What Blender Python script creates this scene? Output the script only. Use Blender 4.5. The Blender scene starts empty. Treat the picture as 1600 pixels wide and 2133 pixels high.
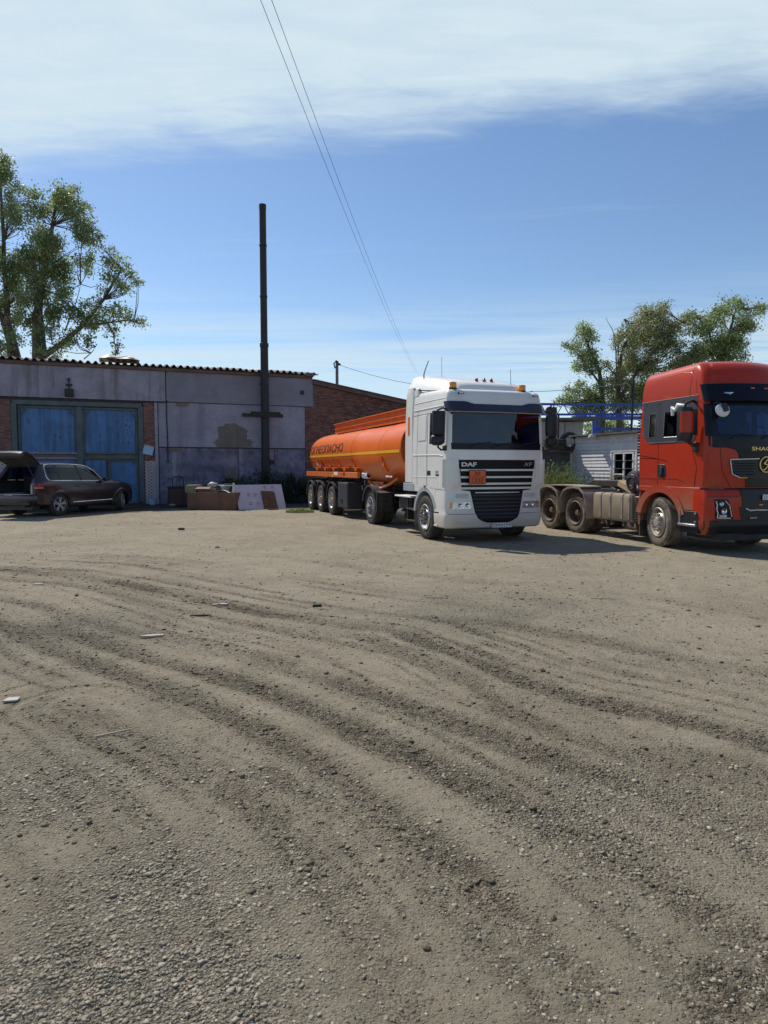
import bpy, bmesh, math, random
import numpy as np
from mathutils import Vector, Matrix
R = math.radians
random.seed(11); rng = np.random.default_rng(11)
S = bpy.context.scene
COL = S.collection

# ------------------------------------------------------------------ camera
F, CH = 1400.0, 1.7
PITCH = math.atan(91.5 / F)
cd = bpy.data.cameras.new("camera"); cam = bpy.data.objects.new("camera", cd); COL.objects.link(cam)
cd.sensor_fit = 'VERTICAL'; cd.sensor_height = 36.0; cd.sensor_width = 27.0
cd.lens = 36.0 * F / 2133.0
cd.clip_start = 0.05; cd.clip_end = 4000
cam.location = (0, 0, CH); cam.rotation_euler = (math.pi / 2 - PITCH, 0, 0)
S.camera = cam

# ------------------------------------------------------------------ world, sun, exposure
SUN_EL = R(51.0)
SUN_H = Vector((-0.675, 0.737))                      # horizontal direction to the sun
SUN_AZ = math.atan2(SUN_H.x, SUN_H.y)               # clockwise from +Y
W = bpy.data.worlds.new("World"); S.world = W; W.use_nodes = True
nt = W.node_tree; nt.nodes.clear()
def N(nt, t, **kw):
    n = nt.nodes.new(t)
    for k, v in kw.items():
        if k.startswith('i_'):
            n.inputs[k[2:].replace('_', ' ')].default_value = v
        elif isinstance(k, str) and k.startswith('n') and k[1:].isdigit():
            n.inputs[int(k[1:])].default_value = v
        else:
            setattr(n, k, v)
    return n
def M2(nt, op, a, b=None, c=None, clamp=False):
    n = nt.nodes.new('ShaderNodeMath'); n.operation = op; n.use_clamp = clamp
    for i, v in enumerate((a, b, c)):
        if v is None: continue
        if isinstance(v, (int, float)): n.inputs[i].default_value = v
        else: nt.links.new(v, n.inputs[i])
    return n.outputs[0]
def sstep(nt, v, a, b):
    n = nt.nodes.new('ShaderNodeMapRange'); n.interpolation_type = 'SMOOTHSTEP'
    nt.links.new(v, n.inputs['Value']); n.inputs['From Min'].default_value = a; n.inputs['From Max'].default_value = b
    return n.outputs['Result']
sky = N(nt, 'ShaderNodeTexSky', sky_type='NISHITA', sun_disc=False, sun_elevation=SUN_EL, sun_rotation=SUN_AZ,
        altitude=200.0, air_density=1.0, dust_density=0.3, ozone_density=2.6)
geo = N(nt, 'ShaderNodeTexCoord')
sep = N(nt, 'ShaderNodeSeparateXYZ'); nt.links.new(geo.outputs['Generated'], sep.inputs[0])
dx, dy, dz = sep.outputs
zc = M2(nt, 'MAXIMUM', dz, 0.03)
u = M2(nt, 'DIVIDE', dx, zc); v = M2(nt, 'DIVIDE', dy, zc)
comb = N(nt, 'ShaderNodeCombineXYZ'); nt.links.new(u, comb.inputs[0]); nt.links.new(v, comb.inputs[1])
def wnoise(scale, sx, sy, det=6, rough=0.6, dist=0.0, rot=0.0, off=0.0):
    mp = N(nt, 'ShaderNodeMapping'); mp.inputs['Scale'].default_value = (sx, sy, 1); mp.inputs['Rotation'].default_value = (0, 0, rot)
    mp.inputs['Location'].default_value = (off, off * .7, 0)
    nt.links.new(comb.outputs[0], mp.inputs[0])
    n = N(nt, 'ShaderNodeTexNoise', i_Scale=scale, i_Detail=det, i_Roughness=rough, i_Distortion=dist); nt.links.new(mp.outputs[0], n.inputs['Vector'])
    return n.outputs['Fac']
# a sheet of high cloud overhead, its edge an oblique line; thin streaks towards the horizon
n1 = wnoise(1.5, 1, 1.7, 7, 0.55, 0.6, 0.15)
n2 = wnoise(5.0, 0.8, 2.4, 6, 0.6, 0.4, 0.2, 3.0)
# boundary in (u,v): v = 2.35 + 0.5*u ... nearer (smaller v) is cloud
bline = M2(nt, 'SUBTRACT', M2(nt, 'ADD', M2(nt, 'MULTIPLY', u, -0.19), 2.06), v)
bl = M2(nt, 'ADD', bline, M2(nt, 'ADD', M2(nt, 'MULTIPLY', M2(nt, 'SUBTRACT', n1, 0.5), 0.42), M2(nt, 'MULTIPLY', M2(nt, 'SUBTRACT', n2, 0.5), 0.22)))
ahead = sstep(nt, dy, 0.0, 0.15)
sheet = M2(nt, 'MULTIPLY', M2(nt, 'MULTIPLY', sstep(nt, bl, -0.16, 0.28), sstep(nt, bl, 1.35, 0.85)), M2(nt, 'ADD', 0.72, M2(nt, 'MULTIPLY', n2, 0.42)), clamp=True)
sheet = M2(nt, 'MULTIPLY', sheet, ahead)
n3 = wnoise(0.9, 0.32, 1.9, 8, 0.62, 0.7, 0.10, 7.0)
n4 = wnoise(2.2, 0.35, 1.6, 7, 0.6, 0.6, -0.12, 1.0)
lowband = sstep(nt, dz, 0.27, 0.12)
streak = M2(nt, 'MULTIPLY', sstep(nt, n3, 0.31, 0.64), lowband)
wisp = M2(nt, 'MULTIPLY', sstep(nt, n4, 0.56, 0.85), 0.22)
mask = M2(nt, 'MAXIMUM', sheet, M2(nt, 'MAXIMUM', M2(nt, 'MULTIPLY', streak, 0.85), wisp))
hz = M2(nt, 'MULTIPLY', sstep(nt, dz, 0.13, 0.0), 0.40)
mask = M2(nt, 'MAXIMUM', mask, hz)
mask = M2(nt, 'MULTIPLY', mask, sstep(nt, dz, -0.02, 0.02))
hsv = N(nt, 'ShaderNodeHueSaturation', i_Saturation=1.06); nt.links.new(sky.outputs[0], hsv.inputs['Color'])
bg1 = N(nt, 'ShaderNodeBackground', i_Strength=0.128); nt.links.new(hsv.outputs[0], bg1.inputs['Color'])
bg2 = N(nt, 'ShaderNodeBackground', i_Strength=1.0); bg2.inputs['Color'].default_value = (0.66, 0.80, 0.88, 1)
mx = N(nt, 'ShaderNodeMixShader'); nt.links.new(mask, mx.inputs[0]); nt.links.new(bg1.outputs[0], mx.inputs[1]); nt.links.new(bg2.outputs[0], mx.inputs[2])
wo = N(nt, 'ShaderNodeOutputWorld'); nt.links.new(mx.outputs[0], wo.inputs['Surface'])

sd = bpy.data.lights.new("sun", 'SUN'); sd.energy = 5.0; sd.angle = R(0.53); sd.color = (1.0, 0.93, 0.84)
sun = bpy.data.objects.new("sun", sd); COL.objects.link(sun)
sun.rotation_euler = Vector((SUN_H.x * math.cos(SUN_EL), SUN_H.y * math.cos(SUN_EL), math.sin(SUN_EL))).to_track_quat('Z', 'Y').to_euler()
sun.location = (-20, 22, 40)

S.view_settings.view_transform = 'Standard'; S.view_settings.look = 'None'
S.view_settings.exposure = 0.0; S.view_settings.gamma = 1.0; S.view_settings.use_curve_mapping = False
S.cycles.max_bounces = 8; S.cycles.transparent_max_bounces = 12

def at(px, py, Y):
    """the point at depth Y that the camera sees in the direction of (px, py)"""
    a = (px - 800) / F; b = -(py - 1066.5) / F
    c, s = math.cos(PITCH), math.sin(PITCH)
    d = Vector((a, c + b * s, -s + b * c)); k = Y / d.y
    return Vector((0, 0, CH)) + d * k
def gat(px, py):
    a = (px - 800) / F; b = -(py - 1066.5) / F
    c, s = math.cos(PITCH), math.sin(PITCH)
    d = Vector((a, c + b * s, -s + b * c)); k = -CH / d.z
    return Vector((0, 0, CH)) + d * k

# ------------------------------------------------------------------ materials
MATS = {}
def mat(name, col, rough=0.6, metal=0.0, var=0.12, vscale=3.0, bump=0.0, bscale=40.0, dust=None, coat=0.0, spec=0.5, island=0.0, stain=None, streak=None):
    """principled material with colour variation, optional dust that thickens below a height, stains and fine bump"""
    m = bpy.data.materials.new(name); m.use_nodes = True
    nt = m.node_tree; b = nt.nodes['Principled BSDF']
    tc = N(nt, 'ShaderNodeTexCoord')
    def noise(sc, det=5, rg=0.6, co='Object', stretch=None):
        n = N(nt, 'ShaderNodeTexNoise', i_Scale=sc, i_Detail=det, i_Roughness=rg)
        if stretch:
            mp = N(nt, 'ShaderNodeMapping'); mp.inputs['Scale'].default_value = stretch
            nt.links.new(tc.outputs[co], mp.inputs[0]); nt.links.new(mp.outputs[0], n.inputs['Vector'])
        else: nt.links.new(tc.outputs[co], n.inputs['Vector'])
        return n.outputs['Fac']
    def mixc(f, a, c2):
        mxn = N(nt, 'ShaderNodeMix', data_type='RGBA')
        if isinstance(f, (int, float)): mxn.inputs[0].default_value = f
        else: nt.links.new(f, mxn.inputs[0])
        for i, q in ((6, a), (7, c2)):
            if isinstance(q, tuple): mxn.inputs[i].default_value = (*q[:3], 1)
            else: nt.links.new(q, mxn.inputs[i])
        return mxn.outputs[2]
    lo = tuple(c * (1 - var) for c in col); hi = tuple(min(1, c * (1 + var)) for c in col)
    c = mixc(sstep(nt, noise(vscale), 0.3, 0.7), lo, hi)
    if island > 0:
        g = N(nt, 'ShaderNodeNewGeometry'); oi = N(nt, 'ShaderNodeObjectInfo')
        rr = M2(nt, 'FRACT', M2(nt, 'ADD', g.outputs['Random Per Island'], oi.outputs['Random']))
        hs = N(nt, 'ShaderNodeHueSaturation'); nt.links.new(c, hs.inputs['Color'])
        nt.links.new(M2(nt, 'ADD', 1 - island, M2(nt, 'MULTIPLY', rr, 2 * island)), hs.inputs['Value']); c = hs.outputs[0]
    if stain:                                                  # (colour, scale, lo, hi, amount)
        f = M2(nt, 'MULTIPLY', sstep(nt, noise(stain[1], 7, 0.65), stain[2], stain[3]), stain[4]); c = mixc(f, c, stain[0])
    if streak:                                                 # vertical runs
        f = M2(nt, 'MULTIPLY', sstep(nt, noise(streak[1], 5, 0.6, stretch=(1, 1, 0.08)), streak[2], streak[3]), streak[4]); c = mixc(f, c, streak[0])
    rsock = None
    if dust:                                                   # (colour, z_full, z_none, max)
        sx = N(nt, 'ShaderNodeSeparateXYZ'); nt.links.new(tc.outputs['Object'], sx.inputs[0])
        f = sstep(nt, M2(nt, 'ADD', sx.outputs[2], M2(nt, 'MULTIPLY', M2(nt, 'SUBTRACT', noise(2.5, 6, 0.65), 0.5), 0.7)), dust[2], dust[1])
        f = M2(nt, 'MULTIPLY', f, dust[3]); c = mixc(f, c, dust[0])
        rsock = M2(nt, 'ADD', rough, M2(nt, 'MULTIPLY', f, 0.8 - rough))
    nt.links.new(c, b.inputs['Base Color'])
    if rsock is None:
        nt.links.new(M2(nt, 'ADD', rough - 0.06, M2(nt, 'MULTIPLY', noise(9), 0.12), clamp=True), b.inputs['Roughness'])
    else: nt.links.new(rsock, b.inputs['Roughness'])
    b.inputs['Metallic'].default_value = metal
    b.inputs['Specular IOR Level'].default_value = spec
    b.inputs['Coat Weight'].default_value = coat; b.inputs['Coat Roughness'].default_value = 0.08
    if bump > 0:
        bp = N(nt, 'ShaderNodeBump', i_Strength=bump, i_Distance=0.02); nt.links.new(noise(bscale, 6, 0.65), bp.inputs['Height'])
        nt.links.new(bp.outputs[0], b.inputs['Normal'])
    MATS[name] = m
    return m
def glass_mat(name, tint, gl=(0.9, 0.95, 1.0)):
    m = bpy.data.materials.new(name); m.use_nodes = True; nt = m.node_tree; nt.nodes.clear()
    t = N(nt, 'ShaderNodeBsdfTransparent'); t.inputs[0].default_value = (*tint, 1)
    g = N(nt, 'ShaderNodeBsdfGlossy', i_Roughness=0.03); g.inputs[0].default_value = (*gl, 1)
    lw = N(nt, 'ShaderNodeLayerWeight', i_Blend=0.5)
    mxs = N(nt, 'ShaderNodeMixShader'); nt.links.new(M2(nt, 'ADD', 0.040, M2(nt, 'MULTIPLY', M2(nt, 'POWER', lw.outputs['Facing'], 5.0), 0.7)), mxs.inputs[0])
    nt.links.new(t.outputs[0], mxs.inputs[1]); nt.links.new(g.outputs[0], mxs.inputs[2])
    o = N(nt, 'ShaderNodeOutputMaterial'); nt.links.new(mxs.outputs[0], o.inputs[0]); MATS[name] = m; return m

DUST = (0.30, 0.24, 0.17)
WHITE = mat('white_paint', (0.74, 0.73, 0.69), 0.28, var=0.03, coat=0.35, dust=(DUST, 0.1, 1.5, 0.5), stain=((.52, .49, .43), 2.2, .52, .82, .30), streak=((.47, .44, .39), 6, .56, .82, .35))
GREYSK = mat('grey_blue_paint', (0.33, 0.37, 0.42), 0.4, var=0.05, dust=(DUST, 0.5, 1.5, 0.25))
ORANGE = mat('orange_paint', (0.68, 0.135, 0.013), 0.32, var=0.06, coat=0.08, spec=0.35, dust=(DUST, 0.9, 1.9, 0.40), streak=((.42, .085, .02), 5, .52, .80, .45), stain=((.62, .20, .06), 3, .55, .8, .35))
RED = mat('red_paint', (0.40, 0.030, 0.009), 0.34, var=0.05, coat=0.08, spec=0.3, dust=((0.25, 0.165, 0.10), 0.6, 1.65, 0.66), stain=((.27, .15, .085), 7, .60, .78, .35))
REDTOP = RED
RED2 = mat('red_bumper_paint', (0.40, 0.030, 0.009), 0.34, var=0.05, coat=0.08, spec=0.3, dust=((0.25, 0.165, 0.10), 0.3, 0.9, 0.35))
BLACKP = mat('black_plastic', (0.011, 0.012, 0.016), 0.5, var=0.2, dust=(DUST, 0.3, 0.8, 0.04))
BLACKG = mat('black_gloss', (0.007, 0.009, 0.016), 0.24, var=0.1, spec=0.22)
DARKGREY = mat('dark_grey_plastic', (0.032, 0.033, 0.042), 0.55, var=0.15)
RUBBER = mat('rubber', (0.028, 0.026, 0.024), 0.85, var=0.25, vscale=8, bump=0.25, bscale=60, stain=((0.15, 0.125, 0.095), 5, 0.4, 0.75, 0.6))
RUBBERD = mat('dusty_rubber', (0.075, 0.064, 0.052), 0.9, var=0.25, vscale=8, bump=0.25, bscale=60, stain=((0.24, 0.19, 0.135), 4, 0.35, 0.7, 0.75))
STEEL = mat('steel_rim', (0.50, 0.50, 0.51), 0.36, 0.85, var=0.15, stain=((0.20, 0.17, 0.13), 6, 0.5, 0.75, 0.5))
STEELD = mat('dusty_rim', (0.15, 0.12, 0.10), 0.6, 0.5, var=0.25, stain=((0.26, 0.20, 0.14), 6, 0.4, 0.7, 0.6))
CHROME = mat('chrome', (0.72, 0.73, 0.75), 0.13, 1.0, var=0.05)
COPPER = mat('copper_nuts', (0.55, 0.30, 0.13), 0.38, 0.8, var=0.25, vscale=20)
CHASSIS = mat('chassis_black', (0.018, 0.018, 0.019), 0.7, var=0.2, stain=((0.10, 0.08, 0.06), 4, 0.45, 0.8, 0.5))
FENDER = mat('dusty_fender', (0.23, 0.20, 0.165), 0.75, var=0.18, stain=((0.33, 0.27, 0.20), 3, 0.4, 0.75, 0.6))
TANKAL = mat('dusty_aluminium_tank', (0.31, 0.25, 0.185), 0.55, 0.25, var=0.12, stain=((0.20, 0.155, 0.11), 3, 0.45, 0.8, 0.5))
AMBER = mat('amber_lens', (0.75, 0.27, 0.015), 0.25, var=0.1, coat=0.5)
REDLENS = mat('red_lens', (0.42, 0.02, 0.015), 0.18, var=0.1, coat=0.5)
LENS = mat('headlamp_lens', (0.42, 0.45, 0.48), 0.12, 0.6, var=0.4, vscale=22, coat=0.6)
YELLOW = mat('yellow_stripe', (0.80, 0.42, 0.02), 0.4, var=0.06)
INTER = mat('dark_interior', (0.025, 0.027, 0.032), 0.8, var=0.2)
INTERG = mat('grey_interior', (0.10, 0.105, 0.115), 0.8, var=0.2)
CURTAIN = mat('red_curtain', (0.10, 0.025, 0.016), 0.9, var=0.25)
PLATEW = mat('plate_white', (0.72, 0.72, 0.72), 0.45, var=0.06, dust=(DUST, 0.0, 1.2, 0.15))
INK = mat('black_ink', (0.012, 0.012, 0.016), 0.5, var=0.05)
ADR = mat('hazard_orange', (0.74, 0.13, 0.025), 0.5, var=0.08)
GOLD = mat('gold_badge', (0.62, 0.44, 0.16), 0.3, 0.9, var=0.1)
GLASS = glass_mat('windscreen_glass', (0.40, 0.50, 0.70))
GLASSD = glass_mat('tinted_glass', (0.22, 0.24, 0.30))
GLASSC = glass_mat('clear_glass', (0.62, 0.66, 0.70))

HUBD = mat('grimy_hub_steel', (.17, .165, .16), .42, .7, var=.25, vscale=12)
RIMDUST = mat('dusty_silver_rim', (.40, .365, .31), .5, .45, var=.2, stain=((.24, .195, .145), 6, .45, .7, .6))
SEAM = mat('matt_seam', (.012, .010, .010), 1.0, spec=0.0)
# ------------------------------------------------------------------ mesh helpers
class MB:
    def __init__(s): s.v = []; s.f = []; s.m = []
    def add(s, vs, fs, mi=0):
        o = len(s.v); s.v += [tuple(p) for p in vs]; s.f += [tuple(i + o for i in f) for f in fs]; s.m += [mi] * len(fs); return s
    def box(s, c, d, rot=None, mi=0):
        vs = []
        for x in (-.5, .5):
            for y in (-.5, .5):
                for z in (-.5, .5): vs.append(Vector((x * d[0], y * d[1], z * d[2])))
        if rot is not None:
            from mathutils import Euler
            q = Euler(rot).to_matrix(); vs = [q @ p for p in vs]
        vs = [p + Vector(c) for p in vs]
        return s.add(vs, [(0, 1, 3, 2), (4, 6, 7, 5), (0, 4, 5, 1), (2, 3, 7, 6), (0, 2, 6, 4), (1, 5, 7, 3)], mi)
    def bar(s, a, b, w, h=None, mi=0, up=(0, 0, 1)):
        a, b = Vector(a), Vector(b); h = h or w; d = (b - a).normalized(); up = Vector(up)
        if abs(d.dot(up)) > .98: up = Vector((1, 0, 0))
        x = d.cross(up).normalized(); z = x.cross(d)
        vs = [p + x * sx * w / 2 + z * sz * h / 2 for p in (a, b) for sx, sz in ((-1, -1), (1, -1), (1, 1), (-1, 1))]
        return s.add(vs, [(3, 2, 1, 0), (4, 5, 6, 7), (0, 1, 5, 4), (1, 2, 6, 5), (2, 3, 7, 6), (3, 0, 4, 7)], mi)
    def tube(s, pts, r, n=8, mi=0, caps=True, closed=False):
        pts = [Vector(p) for p in pts]; rs = r if isinstance(r, (list, tuple)) else [r] * len(pts)
        rings = []; prev = None
        for i, p in enumerate(pts):
            if closed: d = (pts[(i + 1) % len(pts)] - pts[i - 1]).normalized()
            else: d = (pts[min(i + 1, len(pts) - 1)] - pts[max(i - 1, 0)]).normalized()
            if prev is None:
                a = Vector((0, 0, 1)) if abs(d.z) < .9 else Vector((1, 0, 0)); x = d.cross(a).normalized()
            else: x = (prev - d * prev.dot(d)).normalized()
            prev = x; y = d.cross(x)
            rings.append([p + (x * math.cos(t) + y * math.sin(t)) * rs[i] for t in [2 * math.pi * k / n for k in range(n)]])
        return s.loft(rings, True, mi, caps and not closed, closed)
    def loft(s, rings, loop=True, mi=0, caps=True, closed=False, skip=None):
        n = len(rings[0]); vs = [p for r in rings for p in r]; fs = []
        m = len(rings)
        for i in range(m if closed else m - 1):
            i2 = (i + 1) % m
            for k in range(n if loop else n - 1):
                k2 = (k + 1) % n
                q = (i * n + k, i * n + k2, i2 * n + k2, i2 * n + k)
                if skip:
                    c = sum((Vector(vs[j]) for j in q), Vector()) / 4
                    if skip(c, i, k): continue
                fs.append(q)
        if caps:
            fs.append(tuple(range(n))[::-1]); fs.append(tuple((m - 1) * n + k for k in range(n)))
        return s.add(vs, fs, mi)
    def lathe(s, prof, c=(0, 0, 0), axis='z', n=32, mi=0, caps=False):
        """prof: (radius, height along axis)"""
        rings = []
        for r, h in prof:
            ring = []
            for k in range(n):
                t = 2 * math.pi * k / n; a, b = r * math.cos(t), r * math.sin(t)
                p = {'z': (a, b, h), 'y': (a, h, b), 'x': (h, a, b)}[axis]
                ring.append((p[0] + c[0], p[1] + c[1], p[2] + c[2]))
            rings.append(ring)
        return s.loft(rings, True, mi, caps)
    def prism(s, poly, d, mi=0, base=(0, 0, 0), ax=((1, 0, 0), (0, 0, 1), (0, 1, 0))):
        """poly in 2D (ax0, ax1), extruded by d along ax2"""
        e0, e1, e2 = (Vector(a) for a in ax); b = Vector(base); n = len(poly)
        vs = [b + e0 * p[0] + e1 * p[1] for p in poly]; vs += [p + e2 * d for p in vs]
        return s.add(vs, [tuple(range(n))[::-1], tuple(range(n, 2 * n))] + [(i, (i + 1) % n, n + (i + 1) % n, n + i) for i in range(n)], mi)
    def slab(s, top, bot, loop_n, nu):
        pass
    def xf(s, mtx, start=0):
        s.v[start:] = [tuple(mtx @ Vector(p)) for p in s.v[start:]]; return s
    def mesh(s, name, mats, smooth=None):
        me = bpy.data.meshes.new(name); me.from_pydata(s.v, [], s.f); me.update()
        for m in (mats if isinstance(mats, (list, tuple)) else [mats]): me.materials.append(m)
        if any(s.m): me.polygons.foreach_set('material_index', s.m)
        bm = bmesh.new(); bm.from_mesh(me); bmesh.ops.recalc_face_normals(bm, faces=bm.faces); bm.to_mesh(me); bm.free()
        if smooth is not None:
            me.polygons.foreach_set('use_smooth', [True] * len(me.polygons)); me.set_sharp_from_angle(angle=R(smooth))
        return me
    def build(s, name, mats, parent=None, smooth=None, bevel=0.0, seg=2, label=None, loc=None, rot=None, weld=False):
        me = s.mesh(name, mats, smooth)
        o = bpy.data.objects.new(name, me); COL.objects.link(o)
        if parent: o.parent = parent
        if loc is not None: o.location = loc
        if rot is not None: o.rotation_euler = rot
        if weld:
            w = o.modifiers.new('weld', 'WELD'); w.merge_threshold = 0.0005
        if bevel > 0:
            b = o.modifiers.new('bevel', 'BEVEL'); b.width = bevel; b.segments = seg; b.limit_method = 'ANGLE'; b.angle_limit = R(35); b.harden_normals = False
            if smooth is None:
                me.polygons.foreach_set('use_smooth', [True] * len(me.polygons)); me.set_sharp_from_angle(angle=R(50))
        if label: o['label'] = label
        return o
def thing(name, label, cat, loc=(0, 0, 0), rotz=0.0, group=None):
    o = bpy.data.objects.new(name, None); COL.objects.link(o); o.empty_display_size = 0.3
    o.location = loc; o.rotation_euler = (0, 0, rotz); o['label'] = label; o['category'] = cat
    if group: o['group'] = group
    return o
def tag(o, label, cat, group=None):
    o['label'] = label; o['category'] = cat
    if group: o['group'] = group
    return o
def empty(name, parent, loc=(0, 0, 0), rot=(0, 0, 0)):
    o = bpy.data.objects.new(name, None); COL.objects.link(o); o.parent = parent; o.location = loc; o.rotation_euler = rot; o.empty_display_size = .1; return o
def copy_tree(o, parent=None, loc=None, rot=None):
    c = o.copy(); COL.objects.link(c); c.parent = parent
    if loc is not None: c.location = loc
    if rot is not None: c.rotation_euler = rot
    for ch in list(o.children): copy_tree(ch, c)
    return c
def text_part(txt, h, fn, m, name, parent, ext=0.0, cuts=0, width=None, bold=0.0, shear=0.0, parent_label=None, spacing=1.0):
    """flat lettering bent onto a surface; fn maps (a, b) = (along, up) in metres, text starts at a=0, cap height h"""
    cu = bpy.data.curves.new(name, 'FONT'); cu.body = txt; cu.size = 1.0; cu.resolution_u = 3; cu.offset = bold; cu.shear = shear; cu.space_character = spacing
    o = bpy.data.objects.new('tmp_text', cu); COL.objects.link(o)
    bpy.context.view_layer.update()
    me = bpy.data.meshes.new_from_object(o.evaluated_get(bpy.context.evaluated_depsgraph_get()))
    bpy.data.objects.remove(o); bpy.data.curves.remove(cu)
    bm = bmesh.new(); bm.from_mesh(me)
    xs = [v.co.x for v in bm.verts]; ys = [v.co.y for v in bm.verts]
    x0, x1, y0, y1 = min(xs), max(xs), min(ys), max(ys)
    sy = h / (y1 - y0); sx = sy if width is None else width / (x1 - x0)
    for v in bm.verts: v.co.x = (v.co.x - x0) * sx; v.co.y = (v.co.y - y0) * sy
    for k in range(cuts):
        zc = h * (k + 1) / (cuts + 1)
        bmesh.ops.bisect_plane(bm, geom=bm.verts[:] + bm.edges[:] + bm.faces[:], plane_co=(0, zc, 0), plane_no=(0, 1, 0))
    for v in bm.verts: v.co = Vector(fn(v.co.x, v.co.y))
    bm.to_mesh(me); bm.free(); me.name = name
    me.materials.clear(); me.materials.append(m)
    o = bpy.data.objects.new(name, me); COL.objects.link(o); o.parent = parent
    return o
def np_mesh(name, V, Fq, m, nside=4, smooth=False):
    """fast mesh from numpy arrays"""
    me = bpy.data.meshes.new(name); V = np.asarray(V, np.float32); Fq = np.asarray(Fq, np.int32)
    me.vertices.add(len(V)); me.vertices.foreach_set('co', V.ravel())
    me.loops.add(Fq.size); me.loops.foreach_set('vertex_index', Fq.ravel())
    me.polygons.add(len(Fq)); me.polygons.foreach_set('loop_start', np.arange(0, Fq.size, Fq.shape[1], dtype=np.int32))
    me.polygons.foreach_set('loop_total', np.full(len(Fq), Fq.shape[1], np.int32)) if False else None
    if smooth: me.polygons.foreach_set('use_smooth', np.ones(len(Fq), bool))
    me.update(calc_edges=True); me.validate()
    me.materials.append(m); return me
# ------------------------------------------------------------------ ground
def vnoise(x, y, sc, seed):
    r = np.random.default_rng(seed); T = r.random((256, 256))
    X = x / sc; Y = y / sc; xi = np.floor(X).astype(int); yi = np.floor(Y).astype(int); fx = X - xi; fy = Y - yi
    fx = fx * fx * (3 - 2 * fx); fy = fy * fy * (3 - 2 * fy)
    a = T[xi % 256, yi % 256]; b = T[(xi + 1) % 256, yi % 256]; c = T[xi % 256, (yi + 1) % 256]; d = T[(xi + 1) % 256, (yi + 1) % 256]
    return (a * (1 - fx) + b * fx) * (1 - fy) + (c * (1 - fx) + d * fx) * fy
TRACKS = [  # wheel tracks over the yard: (points seen, half width m, strength)
    ([(-120, 1180), (0, 1186), (150, 1196), (250, 1214), (420, 1250), (560, 1279), (700, 1299), (830, 1316), (880, 1338), (960, 1366), (1080, 1418), (1200, 1454), (1320, 1480), (1450, 1510), (1600, 1550), (1750, 1588)], .13, 1.0),
    ([(-120, 1200), (0, 1206), (140, 1218), (240, 1238), (400, 1275), (540, 1305), (690, 1335), (820, 1362), (920, 1400), (1060, 1455), (1250, 1515), (1450, 1570), (1700, 1640)], .10, .6),
    ([(100, 1305), (240, 1350), (400, 1395), (540, 1436), (680, 1492), (780, 1542), (900, 1592), (1050, 1662), (1200, 1742), (1400, 1850), (1600, 1990), (1700, 2070)], .12, 1.0),
    ([(-150, 1240), (0, 1300), (120, 1360), (250, 1402), (330, 1432), (450, 1477), (560, 1532), (680, 1600), (820, 1700), (950, 1800), (1100, 1930), (1250, 2080)], .11, .9),
    ([(560, 1385), (660, 1412), (780, 1450), (900, 1490), (1050, 1540), (1180, 1590), (1350, 1640), (1600, 1722), (1750, 1770)], .13, .95),
    ([(150, 1470), (330, 1560), (450, 1622), (540, 1692), (640, 1792), (720, 1882), (790, 1990), (850, 2133)], .09, .75),
    ([(560, 1610), (700, 1682), (830, 1762), (900, 1850), (1000, 1952), (1100, 2062), (1160, 2150)], .08, .7),
    ([(930, 1292), (1040, 1300), (1250, 1338), (1450, 1380), (1650, 1412)], .16, .55),
    ([(870, 1356), (985, 1420), (1060, 1480), (1180, 1530), (1330, 1580), (1500, 1620), (1700, 1670)], .12, .7),
    ([(-50, 1240), (80, 1262), (200, 1300), (330, 1330), (470, 1352), (620, 1385)], .12, .6),
    ([(1000, 1215), (1150, 1225), (1350, 1245), (1600, 1290)], .14, .3),
    ([(300, 1130), (520, 1150), (760, 1185), (1000, 1215)], .16, .3),
]
TP = []
for pts, hw, st in TRACKS:
    P = np.array([gat(*p)[:2] for p in pts])
    # densify
    t = np.linspace(0, len(P) - 1, len(P) * 12); i = np.arange(len(P))
    TP.append((np.stack([np.interp(t, i, P[:, 0]), np.interp(t, i, P[:, 1])], 1), hw, st))
def seg_dist(x, y, P):
    d = np.full(x.shape, 1e9)
    for k in range(len(P) - 1):
        a, b = P[k], P[k + 1]; ab = b - a; L = ab @ ab + 1e-9
        t = np.clip(((x - a[0]) * ab[0] + (y - a[1]) * ab[1]) / L, 0, 1)
        d = np.minimum(d, np.hypot(x - a[0] - t * ab[0], y - a[1] - t * ab[1]))
    return d
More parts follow.
